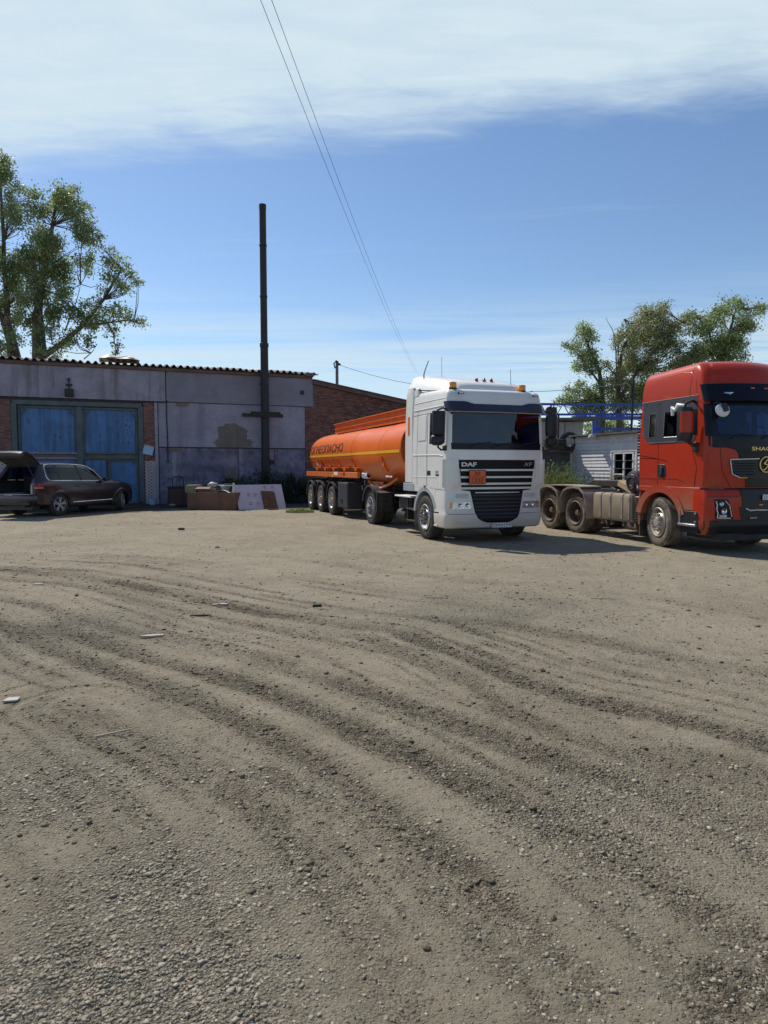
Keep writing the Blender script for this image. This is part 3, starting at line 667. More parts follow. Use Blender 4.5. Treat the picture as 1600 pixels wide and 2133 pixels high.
# things on the wall and the roof
lp = thing('wall_lamp', 'dark lantern with a small cross bracket above the blue gate', 'lamp', tuple(wl(-3.66, -.08)), WA)
MB().box((0, -.03, 5.03), (.36, .22, .34)).build('lamp_body', IRON, lp, bevel=.02); MB().bar((0, 0, 5.2), (0, 0, 5.55), .05).build('stem', IRON, lp)
MB().box((0, -.01, 5.38), (.26, .05, .10)).build('bracket', IRON, lp, bevel=.01); MB().box((0, -.05, 5.62), (.12, .06, .12)).build('insulator', DARKGREY, lp, bevel=.01)
LBLUE = mat('light_blue_sheet', (.36, .52, .72), .6, var=.1, vscale=8)
hp = thing('hanging_board', 'small pale blue board hanging crooked on the brick pillar', 'board', tuple(wl(-.40, -.06, 2.52)), WA)
MB().box((0, 0, 0), (.44, .02, .40), (0, .22, 0)).build('panel', LBLUE, hp)
MB().box((.045, -.016, .19), (.44, .02, .06), (0, .22, 0)).build('top_strip', mat('tan_card', (.42, .36, .24), .8, stain=((.7, .7, .68), 25, .5, .55, .8)), hp)
bk = thing('bucket', 'pale blue plastic bucket at the foot of the brick pillar', 'bucket', tuple(wl(-.28, -.45)), WA)
MB().lathe([(.12, 0), (.165, .30), (.175, .30), (.175, .315), (.155, .315), (.112, .02), (.001, .02)], n=22).build('pail', mat('pale_blue_plastic', (.30, .42, .58), .5, stain=((.6, .62, .66), 9, .5, .56, .8)), bk, smooth=40)
MB().tube([(.17 * math.cos(a), .0, .30 + .05 * math.sin(a)) for a in np.linspace(0, math.pi, 9)], .005, 6).build('handle', STEEL, bk)
# two beige vehicle panels lying on the roof
TAN = mat('beige_panel', (.55, .47, .36), .45, var=.1, coat=.2)
rp = thing('beige_panel', 'curved beige body panel lying on the wavy roof edge', 'panel', tuple(wl(-1.55, .1, 6.56)), WA)
mb = MB(); rings = []
for i in range(15):
    x = -.85 + 1.7 * i / 14; h = .10 + .17 * math.exp(-((x + .45) / .26) ** 2) + .13 * math.exp(-((x - .5) / .28) ** 2); e = max(0, 1 - (abs(x) / .86) ** 6); h *= e
    rings.append([(x, y, h * (1 - (y / .75) ** 4) + .002) for y in np.linspace(-.7, .7, 9)] + [(x, y, h * (1 - (y / .75) ** 4) - .018) for y in np.linspace(.7, -.7, 9)])
mb.loft(rings).build('shell', TAN, rp, smooth=50)
MB().tube([(-.35 + .02 * k, -.74, .05 + .06 * math.exp(-((k - 30) / 12) ** 2)) for k in range(0, 50, 3)], .015, 6).build('rim', mat('brown_rubber', (.10, .06, .04), .7), rp)
# ------------------------------------------------------------------ junk along the wall
BROWN = mat('brown_board', (.17, .085, .05), .7, var=.15, vscale=3, streak=((.10, .05, .03), 4, .45, .7, .6))
WHITEB = mat('white_painted_board', (.60, .56, .62), .6, var=.05, stain=((.35, .30, .34), 9, .62, .7, .6))
def place(name, label, cat, p, rz=0, group=None): return thing(name, label, cat, tuple(p), rz, group)
bxp = Vector((-6.98, 27.15, 0)); bxa = math.atan2(26.95 - 27.36, 2.0)
bx = place('wooden_box', 'brown open wooden box full of rubbish below the plastered wall', 'box', bxp, bxa)
for n_, c_, d_ in (('front_board', (0, 0, .36), (2.04, .03, .70)), ('rear_board', (0, .95, .36), (2.04, .03, .70)), ('side_board', (-1.035, .475, .36), (.03, .98, .70)), ('side_board', (1.035, .475, .36), (.03, .98, .70)), ('bottom_board', (0, .475, .03), (2.0, .9, .03))):
    MB().box(c_, d_).build(n_, BROWN, bx, bevel=.004)
def bl(x, y, z): 
    c, s = math.cos(bxa), math.sin(bxa); return Vector((bxp.x + x * c - y * s, bxp.y + x * s + y * c, z))
FOAM = mat('yellowed_foam', (.24, .22, .13), .9, var=.2, vscale=9); CARD = mat('cardboard', (.22, .14, .10), .85, var=.15); BAG = mat('white_bag', (.36, .36, .38), .5, var=.2, vscale=18)
o = MB().box((0, 0, .16), (.50, .62, .32)).build('foam_block', FOAM, None, bevel=.03, loc=bl(-1.02, .50, .69), rot=(0, 0, bxa)); tag(o, 'yellowed foam block on the left end of the brown box', 'foam block')
ct = place('carton', 'flattened brown carton with open flaps on the brown box', 'carton', bl(-.38, .52, .64), bxa + .1)
MB().box((0, 0, .11), (.75, .5, .22)).build('body', CARD, ct, bevel=.01)
MB().box((-.1, -.33, .25), (.6, .22, .012), (.35, 0, 0)).build('flap', CARD, ct); MB().box((.28, -.27, .13), (.28, .012, .17), (.2, 0, .1)).build('flap', CARD, ct)
def lump(rad, seed, sq=(1, 1, .75), n=2):
    bm = bmesh.new(); bmesh.ops.create_icosphere(bm, subdivisions=n, radius=1); r = random.Random(seed); mb = MB()
    vs = [v.co * (1 + r.uniform(-.2, .2)) for v in bm.verts]; mb.add([(v.x * rad * sq[0], v.y * rad * sq[1], v.z * rad * sq[2]) for v in vs], [[q.index for q in f.verts] for f in bm.faces]); bm.free(); return mb
o = lump(.20, 3, (1.0, .9, .7), 2).build('plastic_bag', BAG, None, smooth=80, loc=bl(-.22, .62, .99)); tag(o, 'crumpled whitish plastic bag on top of the carton', 'bag')
tr = place('metal_tray', 'flat grey metal tray with a dark lid lying over the box rim', 'tray', bl(.42, .80, .98), bxa)
MB().box((0, 0, 0), (.80, .40, .04)).build('tray_base', mat('grey_tin', (.34, .36, .42), .45, .3), tr, bevel=.01); MB().box((-.05, 0, .05), (.34, .22, .05)).build('lid', INTER, tr, bevel=.01)
MB().box((.28, .1, -.30), (.05, .05, .56)).build('leg', INTER, tr); MB().box((-.28, .1, -.30), (.05, .05, .56)).build('leg', INTER, tr)
bs = place('basin', 'grey-green plastic basin tilted among the rubbish', 'basin', bl(.42, .45, .74), bxa)
MB().lathe([(.15, 0), (.20, .20), (.215, .20), (.205, .215), (.19, .205), (.14, .02), (.001, .02)], n=20).build('bowl', mat('grey_green_plastic', (.20, .22, .19), .6), bs, smooth=40); MB().lathe([(.2, .19), (.225, .195), (.2, .2)], n=20).build('rim', mat('grey_green_plastic2', (.24, .26, .23), .6), bs)
o = MB().loft([[(-.36 + .06 * k, y, .10 * math.sin(k / 11 * 3.4) + (.012 if s else 0)) for s, y in ((0, -.12), (0, .12), (1, .12), (1, -.12))] for k in range(12)]).build('bent_sheet', mat('white_sheet', (.55, .55, .52), .5), None, smooth=50, loc=bl(.52, .16, .70), rot=(0, .12, bxa)); tag(o, 'white bent plastic sheet at the front rim of the box', 'sheet')
o = MB().prism([(0, 0), (.19, 0), (.10, .46), (.05, .48)], .10).build('white_offcut', mat('cream_board', (.58, .56, .47), .7), None, bevel=.006, loc=bl(.84, .06, .62), rot=(0, .03, bxa)); tag(o, 'pale wedge-shaped offcut standing in the right corner of the box', 'offcut')
# leaning boards
a0, a1 = Vector((-5.84, 27.02, .0)), Vector((-4.10, 28.10, .04)); e = (a1 - a0); L = Vector((e.x, e.y, 0)).length; rz = math.atan2(e.y, e.x)
wb = place('leaning_board', 'white board with red star outlines leaning back beside the brown box', 'board', a0, rz)
lean = math.atan2(.50, 1.0)
q = Matrix.Rotation(-lean, 4, 'X')
MB().box((L / 2, 0, .57), (L, .02, 1.12)).xf(q).build('panel', WHITEB, wb)
STAR = mat('red_marker', (.28, .05, .06), .7)
for (sx, sz, sr) in ((.52, .68, .09), (.80, .66, .085), (.55, .28, .09), (.85, .26, .085), (1.28, 1.00, .07), (1.62, 1.0, .07)):
    P = [(sx + (sr if k % 2 == 0 else sr * .42) * math.sin(math.pi * k / 5 + .15), sz + (sr if k % 2 == 0 else sr * .42) * math.cos(math.pi * k / 5 + .15)) for k in range(10)]
    mb = MB()
    for k in range(10):
        if (k * 7 + int(sx * 10)) % 5 == 4: continue
        mb.bar((P[k][0], -.012, P[k][1]), (P[(k + 1) % 10][0], -.012, P[(k + 1) % 10][1]), .014, .006, up=(0, 1, 0))
    mb.xf(q).build('star_outline', STAR, wb)
bb = place('brown_board', 'small brown board leaning against the white board', 'board', a0 + (a1 - a0) * .53 + Vector((.02, -.07, 0)), rz)
MB().prism([(0, 0), (.60, .02), (.58, .74), (.48, .80), (-.02, .82)], .02).xf(q).build('panel', BROWN, bb); MB().box((.28, -.012, .4), (.04, .015, .7)).xf(q).build('batten', BROWN, bb)
o = MB().box((0, 0, .03), (.42, .12, .04)).build('plank', DARKWOOD, None, loc=gat(569, 1062), rot=(0, 0, .5)); tag(o, 'short dark plank on the ground by the white board', 'plank')
# dark clutter left of the box
kc = place('low_cabinet', 'low dark cabinet in the shade between bucket and brown box', 'cabinet', wl(.95, -2.0), WA)
MB().box((0, 0, .42), (1.25, .6, .80)).build('carcass', mat('dark_maroon_wood', (.055, .03, .03), .7, var=.2), kc, bevel=.02); MB().box((0, 0, .845), (1.36, .66, .05)).build('top', INTER, kc, bevel=.01)
for sx in (-.31, .31): MB().box((sx, -.31, .42), (.58, .02, .7)).build('door', mat('maroon_door', (.065, .035, .035), .7), kc, bevel=.008)
ch = place('tube_chair', 'dark tubular chair with a rounded back on the low cabinet', 'chair', wl(.75, -1.95, .87), WA)
MB().tube([(-.23, 0, 0), (-.23, .02, .34), (-.19, .03, .42), (-.1, .03, .45), (.1, .03, .45), (.19, .03, .42), (.23, .02, .34), (.23, 0, 0)], .022, 8).build('back_frame', IRON, ch, smooth=60); MB().box((0, -.12, .0), (.75, .40, .04)).build('seat', INTER, ch, bevel=.01)
for sx in (-.08, .08): MB().tube([(sx, .01, 0), (sx, .03, .44)], .010, 6).build('back_bar', IRON, ch)
def tyre_mesh(name, r, w, rin, m, tread=True):
    prof = [(rin, -w * .40), (rin + .02, -w * .46), (r * .80, -w * .5), (r * .93, -w * .47), (r * .985, -w * .40), (r, -w * .30), (r, -w * .12), (r - .012, -w * .10), (r - .012, -w * .06), (r, -w * .04), (r, w * .04), (r - .012, w * .06), (r - .012, w * .10), (r, w * .12), (r, w * .30), (r * .985, w * .40), (r * .93, w * .47), (r * .80, w * .5), (rin + .02, w * .46), (rin, w * .40)]
    mb = MB(); mb.lathe(prof, axis='y', n=44); mb.lathe([(r * .86, -w * .505), (r * .865, -w * .512), (r * .875, -w * .505)], axis='y', n=44)
    if tread:
        for k in range(44):
            a = 2 * math.pi * k / 44
            for sy in (-1, 1):
                c = Vector((math.cos(a) * (r - .004), sy * w * .37, math.sin(a) * (r - .004)))
                mb.box(c, (.045, w * .16, .018), (0, math.pi / 2 - a + math.pi / 2 * 0, 0))
    return mb
o = tyre_mesh('t', .48, .27, .28, RUBBER).build('tyre', RUBBER, None, smooth=40, loc=wl(1.95, -2.35, .47), rot=(0, 0, WA + .25)); o.rotation_euler = (-.25, 0, WA + .2)
tag(o, 'worn black tyre leaning behind the brown box', 'tyre')
o = tyre_mesh('t', .46, .25, .28, RUBBER).build('tyre', RUBBER, None, smooth=40, loc=wl(1.5, -3.1, .13), rot=(math.pi / 2, 0, .4)); tag(o, 'black tyre lying flat in the shade left of the brown box', 'tyre')
o = lump(.14, 8, (1.3, .8, .5)).build('rag', mat('grey_rag', (.25, .22, .20), .9), None, smooth=60, loc=wl(.45, -2.4, .07)); tag(o, 'pale crumpled rag on the ground near the low cabinet', 'rag')

# ------------------------------------------------------------------ vegetation
def leaf_mat(name, c, var, trans=.45):
    m = bpy.data.materials.new(name); m.use_nodes = True; nt = m.node_tree; nt.nodes.clear()
    g = N(nt, 'ShaderNodeNewGeometry'); hs = N(nt, 'ShaderNodeHueSaturation'); hs.inputs['Color'].default_value = (*c, 1)
    r = g.outputs['Random Per Island']
    nt.links.new(M2(nt, 'ADD', .475, M2(nt, 'MULTIPLY', r, .05)), hs.inputs['Hue']); nt.links.new(M2(nt, 'ADD', 1 - var, M2(nt, 'MULTIPLY', M2(nt, 'FRACT', M2(nt, 'MULTIPLY', r, 7.31)), 2 * var)), hs.inputs['Value'])
    hs.inputs['Saturation'].default_value = 1.0
    d = N(nt, 'ShaderNodeBsdfPrincipled', i_Roughness=.45); d.inputs['Specular IOR Level'].default_value = .5; t = N(nt, 'ShaderNodeBsdfTranslucent')
    nt.links.new(hs.outputs[0], d.inputs['Base Color']); nt.links.new(hs.outputs[0], t.inputs[0])
    mxs = N(nt, 'ShaderNodeMixShader'); mxs.inputs[0].default_value = trans + .12; nt.links.new(d.outputs[0], mxs.inputs[1]); nt.links.new(t.outputs[0], mxs.inputs[2])
    o = N(nt, 'ShaderNodeOutputMaterial'); nt.links.new(mxs.outputs[0], o.inputs[0]); return m
LEAF_P = leaf_mat('poplar_leaf', (.22, .28, .12), .45); LEAF_R = leaf_mat('willow_leaf', (.25, .28, .12), .45); LEAF_R2 = leaf_mat('elm_leaf', (.23, .30, .115), .45)
LEAF_D = leaf_mat('nettle_leaf', (.045, .07, .028), .3); GRASS = leaf_mat('grass_blade', (.14, .19, .055), .35); GRASSD = leaf_mat('dry_weed_blade', (.17, .185, .075), .3)
BARK = mat('grey_bark', (.11, .09, .075), .95, var=.25, vscale=4, bump=.6, bscale=14)
def leaves(clumps, size, dens, seed, aspect=.6):
    """clumps: (centre, (rx, ry, rz), weight). Leaves gathered in small sprays inside each clump, denser towards its outside."""
    r = np.random.default_rng(seed); Vs = []
    for c, rad, wgt in clumps:
        n = max(4, int(dens * wgt * rad[0] * rad[2] * (rad[1] ** .5) * 960)); ns = max(3, n // 26)
        d = r.normal(size=(ns, 3)); d /= np.linalg.norm(d, axis=1)[:, None]; rr = (.25 + .75 * r.random(ns) ** .55) * (1 + .22 * r.normal(size=ns)); sp = d * rr[:, None] * np.array(rad) + np.array(c)
        k = r.integers(0, ns, n); spread = np.array(rad).mean() * .20 + .10
        p = sp[k] + r.normal(size=(n, 3)) * spread * np.array([1, 1, .8])
        s = size * (.6 + .8 * r.random(n)); a = r.normal(size=(n, 3)); a[:, 2] -= .6; a /= np.linalg.norm(a, axis=1)[:, None]
        b = np.cross(a, r.normal(size=(n, 3))); b /= np.linalg.norm(b, axis=1)[:, None]
        a *= s[:, None]; b *= (s * aspect)[:, None]
        Vs.append(np.stack([p, p + a * .5 + b * .5, p + a, p + a * .5 - b * .5], 1).reshape(-1, 3))
    V = np.concatenate(Vs); return V, np.arange(len(V)).reshape(-1, 4)
def tree(name, label, limbs, clumps, size, dens, leafm, seed, group=None):
    base = Vector(limbs[0][0][0])
    t = thing(name, label, 'tree', tuple(base), 0, group)
    tk = MB(); br = MB()
    for i, (pts, r0, r1) in enumerate(limbs):
        P = [Vector(p) - base for p in pts]; Q = []
        for j in range(len(P) - 1):
            for f in (0, .34, .67): Q.append(P[j].lerp(P[j + 1], f) + (Vector((random.uniform(-1, 1), random.uniform(-1, 1), 0)) * .05 if (f and j) else Vector()))
        Q.append(P[-1]); n = len(Q)
        (tk if i == 0 else br).tube(Q, [r0 + (r1 - r0) * k / (n - 1) for k in range(n)], 9 if i == 0 else 6)
    # twigs reaching into the clumps
    rr = random.Random(seed); allp = [Vector(p) - base for pts, a, b in limbs for p in pts[1:]]
    for c, rad, w in clumps:
        c = Vector(c) - base; s = min(allp, key=lambda p: (p - c).length + (3 if p.z > c.z + .3 else 0))
        if .3 < (c - s).length < 7:
            mid = s.lerp(c, .5) + Vector((rr.uniform(-.2, .2), rr.uniform(-.2, .2), -.15)); br.tube([s, mid, c], [.03, .022, .012], 5)
            for q in range(3): e = c + Vector((rr.uniform(-1, 1) * rad[0], rr.uniform(-1, 1) * rad[1], rr.uniform(-.3, 1) * rad[2])) * .85; br.tube([c, c.lerp(e, .5) + Vector((0, 0, .08)), e], [.014, .01, .005], 4)
    tk.build('trunk', BARK, t, smooth=60)
    if br.v: br.build('limbs', BARK, t, smooth=60)
    V, Fq = leaves([((Vector(c) - base)[:], rad, w) for c, rad, w in clumps], size, dens, seed)
    o = bpy.data.objects.new('crown', np_mesh('crown', V, Fq, leafm)); COL.objects.link(o); o.parent = t; return t
def A3(px, py, Y): return tuple(at(px, py, Y))
def gp(px, Y): p = at(px, 975, Y); return (p.x, p.y, 0)
def cl(px, py, r, Y, w=1.0, sq=1.0): k = Y / F; return (A3(px, py, Y), (r * k, r * k * .9, r * k * sq), w)
# tall poplars behind the garage
Y1, Y2 = 47.0, 45.0
rn = random.Random(5)
def blob(lst, Y, jit, sub=6, wt=1.0):
    out = []
    for (px, py, r) in lst:
        for k in range(sub):
            a = rn.uniform(0, 6.28); q = r * .62 * rn.random() ** .5
            out.append(cl(px + q * math.cos(a), py + q * math.sin(a) * .95, r * rn.uniform(.36, .58), Y + rn.uniform(-jit, jit), wt, rn.uniform(.7, 1.0)))
    return out
c1 = blob([(0, 365, 42), (18, 440, 38), (-20, 500, 50), (15, 560, 42), (25, 620, 38), (-15, 650, 45), (20, 690, 32), (-50, 420, 50), (-60, 560, 60), (5, 335, 26), (30, 400, 24), (40, 470, 22), (35, 590, 26), (5, 725, 26), (30, 660, 24)], Y1, 1.4)
tree('poplar_tree', 'tall poplar cut by the left edge behind the garage', [([gp(24, Y1), A3(24, 740, Y1), A3(14, 640, Y1), A3(8, 500, Y1), A3(2, 360, Y1)], .34, .06), ([A3(38, 745, Y1), A3(25, 690, Y1), A3(-20, 620, Y1), A3(-50, 500, Y1)], .2, .04), ([A3(24, 735, Y1), A3(10, 690, Y1), A3(-30, 560, Y1)], .16, .04)], c1, .15, 1.25, LEAF_P, 3)
c2 = blob([(118, 405, 40), (85, 430, 42), (150, 430, 40), (100, 490, 58), (165, 480, 42), (190, 500, 28), (120, 550, 55), (70, 540, 45), (175, 545, 28), (90, 610, 42), (125, 610, 30), (60, 590, 35), (110, 660, 28), (60, 660, 28), (145, 395, 22), (178, 430, 22)], Y2, 1.6, 6)
c2 += blob([(240, 540, 26), (265, 560, 26), (285, 590, 18), (235, 585, 30), (262, 600, 22), (215, 600, 14), (190, 630, 28), (225, 645, 34), (262, 660, 26), (292, 668, 18), (160, 665, 30), (195, 680, 34), (150, 710, 28), (120, 725, 26), (185, 715, 22), (232, 690, 18), (243, 715, 14), (242, 735, 10), (110, 690, 24), (75, 700, 24), (100, 640, 26), (60, 625, 26), (130, 640, 24), (85, 730, 18)], Y2 - .5, 1.0, 5)
tree('poplar_tree', 'poplar with a long side branch leaning right over the garage roof', [([gp(78, Y2), A3(78, 745, Y2), A3(76, 660, Y2), A3(92, 560, Y2), A3(110, 470, Y2), A3(120, 390, Y2)], .40, .05), ([A3(90, 745, Y2), A3(88, 690, Y2), A3(80, 600, Y2), A3(60, 540, Y2)], .24, .05), ([A3(88, 744, Y2), A3(120, 722, Y2 - .3), A3(170, 680, Y2 - .6), A3(215, 625, Y2 - .6), A3(255, 560, Y2 - .6)], .22, .05), ([A3(170, 680, Y2 - .6), A3(225, 672, Y2 - .5), A3(280, 665, Y2 - .5)], .10, .03), ([A3(225, 672, Y2 - .5), A3(238, 700, Y2 - .5), A3(243, 735, Y2 - .5)], .06, .02), ([A3(135, 690, Y2 - .5), A3(155, 640, Y2 - .5), A3(168, 592, Y2 - .5)], .05, .012), ([A3(175, 748, Y2 - .5), A3(190, 735, Y2 - .5), A3(200, 722, Y2 - .5)], .04, .012)], c2, .15, 1.25, LEAF_P, 7)
# trees beyond the right-hand sheds
Y3 = 48.0
tree('elm_tree', 'slender green tree beyond the crane, left of the red cab', [([gp(1255, Y3), A3(1255, 830, Y3), A3(1248, 770, Y3), A3(1225, 720, Y3), A3(1212, 680, Y3)], .22, .04), ([A3(1250, 800, Y3), A3(1222, 760, Y3), A3(1195, 725, Y3)], .09, .03)],
     blob([(1215, 690, 26), (1235, 700, 18), (1195, 720, 20), (1222, 735, 24), (1205, 765, 20), (1235, 770, 22), (1190, 820, 24), (1215, 810, 22), (1172, 838, 16), (1240, 830, 30), (1200, 845, 22), (1180, 722, 10), (1260, 800, 26), (1250, 850, 28), (1215, 850, 26), (1240, 740, 18)], Y3, 1.0, 10), .13, 1.15, LEAF_R2, 12)
tree('willow_tree', 'broad olive-green tree beyond the crane, directly behind the red cab', [([gp(1290, Y3), A3(1290, 850, Y3), A3(1285, 780, Y3), A3(1300, 720, Y3), A3(1345, 650, Y3)], .26, .04), ([A3(1290, 830, Y3), A3(1330, 770, Y3), A3(1390, 700, Y3), A3(1420, 670, Y3)], .15, .03), ([A3(1285, 790, Y3), A3(1283, 730, Y3), A3(1277, 690, Y3), A3(1262, 662, Y3)], .06, .01), ([A3(1287, 760, Y3), A3(1289, 700, Y3), A3(1300, 665, Y3)], .05, .01)],
     blob([(1345, 655, 32), (1330, 690, 36), (1375, 665, 34), (1400, 690, 34), (1360, 710, 44), (1310, 730, 34), (1400, 730, 34), (1300, 780, 34), (1340, 770, 44), (1285, 830, 32), (1320, 830, 40), (1262, 760, 16), (1290, 710, 18), (1425, 670, 20), (1380, 640, 22), (1340, 820, 40), (1300, 850, 34), (1280, 790, 24), (1310, 690, 22), (1420, 760, 40)], Y3 + .5, 1.8, 11), .12, 1.1, LEAF_R, 14)
tree('elm_tree', 'dark green tree rising behind the roof of the red cab at the right edge', [([gp(1500, Y3), A3(1500, 800, Y3), A3(1505, 740, Y3), A3(1520, 690, Y3), A3(1535, 640, Y3)], .26, .04), ([A3(1490, 790, Y3), A3(1485, 740, Y3), A3(1478, 690, Y3), A3(1455, 660, Y3)], .10, .03)],
     blob([(1530, 640, 28), (1500, 660, 28), (1545, 675, 28), (1470, 670, 26), (1455, 690, 26), (1515, 700, 32), (1485, 715, 30), (1530, 720, 30), (1460, 730, 30), (1575, 650, 20), (1565, 680, 18), (1440, 660, 20), (1500, 750, 40), (1440, 745, 30), (1548, 742, 18), (1590, 640, 12)], Y3 - .5, 1.3, 10), .13, 1.15, LEAF_R2, 16)
hb = blob([(1250, 890, 26), (1290, 885, 26), (1275, 905, 24), (1310, 895, 26), (1230, 905, 20), (1220, 885, 14)], 52, .8)
sb = thing('shrub', 'leafy shrub seen between the blue beams of the crane', 'shrub', gp(1270, 52))
b0 = Vector(gp(1270, 52)); V_, F_ = leaves([((Vector(c) - b0)[:], r_, w_) for c, r_, w_ in hb], .17, 1.3, 21)
o = bpy.data.objects.new('foliage', np_mesh('foliage', V_, F_, LEAF_R2)); COL.objects.link(o); o.parent = sb
MB().tube([(0, 0, 0), (.1, 0, 1.5), (0, 0, 3.4)], [.08, .06, .02], 6).build('stem', BARK, sb)

def blades(n, cx, cy, rx, ry, h, w, seed, lean=.45, pw=.5):
    r = np.random.default_rng(seed); a = r.random(n) * 6.283; q = r.random(n) ** pw
    x = cx + rx * q * np.cos(a); y = cy + ry * q * np.sin(a); hh = h * (.35 + .65 * r.random(n)) * (1.1 - .5 * q); d = r.random(n) * 6.283; ln = lean * hh * r.random(n)
    sx, sy = np.cos(d + 1.57) * w, np.sin(d + 1.57) * w
    b0 = np.stack([x - sx, y - sy, np.zeros(n)], 1); b1 = np.stack([x + sx, y + sy, np.zeros(n)], 1)
    m0 = np.stack([x - sx * .8 + np.cos(d) * ln * .35, y - sy * .8 + np.sin(d) * ln * .35, hh * .6], 1); m1 = np.stack([x + sx * .8 + np.cos(d) * ln * .35, y + sy * .8 + np.sin(d) * ln * .35, hh * .6], 1)
    t0 = np.stack([x - sx * .1 + np.cos(d) * ln, y - sy * .1 + np.sin(d) * ln, hh], 1); t1 = np.stack([x + sx * .1 + np.cos(d) * ln, y + sy * .1 + np.sin(d) * ln, hh], 1)
    V = np.stack([b0, b1, m1, m0, t1, t0], 1).reshape(-1, 3); k = np.arange(n)[:, None] * 6
    return V, np.concatenate([k + np.array([0, 1, 2, 3]), k + np.array([3, 2, 4, 5])])
def tuft(name, label, p, m, cat='grass', **k):
    V, Fq = blades(cx=0, cy=0, **k); o = bpy.data.objects.new(name, np_mesh(name, V, Fq, m)); COL.objects.link(o); o.location = (p[0], p[1], 0); tag(o, label, cat); return o
tuft('grass_tuft', 'low patch of bright grass by the rearmost tank wheel', gat(625, 1068), GRASS, n=900, rx=.55, ry=.35, h=.24, w=.006, seed=3)
tuft('weed', 'single small weed in front of the brown box', gat(401, 1063), GRASSD, n=60, rx=.1, ry=.08, h=.22, w=.006, seed=4)
# dark nettles at the foot of the chimney
nb = wl(5.0, -1.1)
nt_ = thing('nettle_bush', 'dark bushy weeds around the foot of the chimney', 'bush', tuple(nb), WA)
rr_ = random.Random(9); nc = []
for k in range(90):
    a = rr_.uniform(-1, 1); nc.append(((a * 2.6, rr_.uniform(-.45, .35), rr_.uniform(.15, 1.75) * (1 - .55 * abs(a))), (.34, .3, .28), 1.0))
V_, F_ = leaves(nc, .10, 2.3, 31, .5); o = bpy.data.objects.new('foliage', np_mesh('foliage', V_, F_, LEAF_D)); COL.objects.link(o); o.parent = nt_
mb = MB()
for k in range(40): a = rr_.uniform(-1, 1); x_ = a * 2.3; y_ = rr_.uniform(-.5, .3); mb.tube([(x_, y_, 0), (x_ + .05, y_, .7), (x_ + rr_.uniform(-.2, .2), y_, 1.5 * (1 - .5 * abs(a)))], [.012, .01, .004], 4)
mb.build('stems', LEAF_D, nt_)
DGRILLE = mat('grille_black', (.006, .007, .011), .4, var=.1, spec=.2)
DULLSIL = mat('dull_silver_letters', (.36, .36, .37), .6, .2, var=.05)
BROWNL = mat('brown_lens', (.30, .07, .03), .25, var=.1, coat=.3)
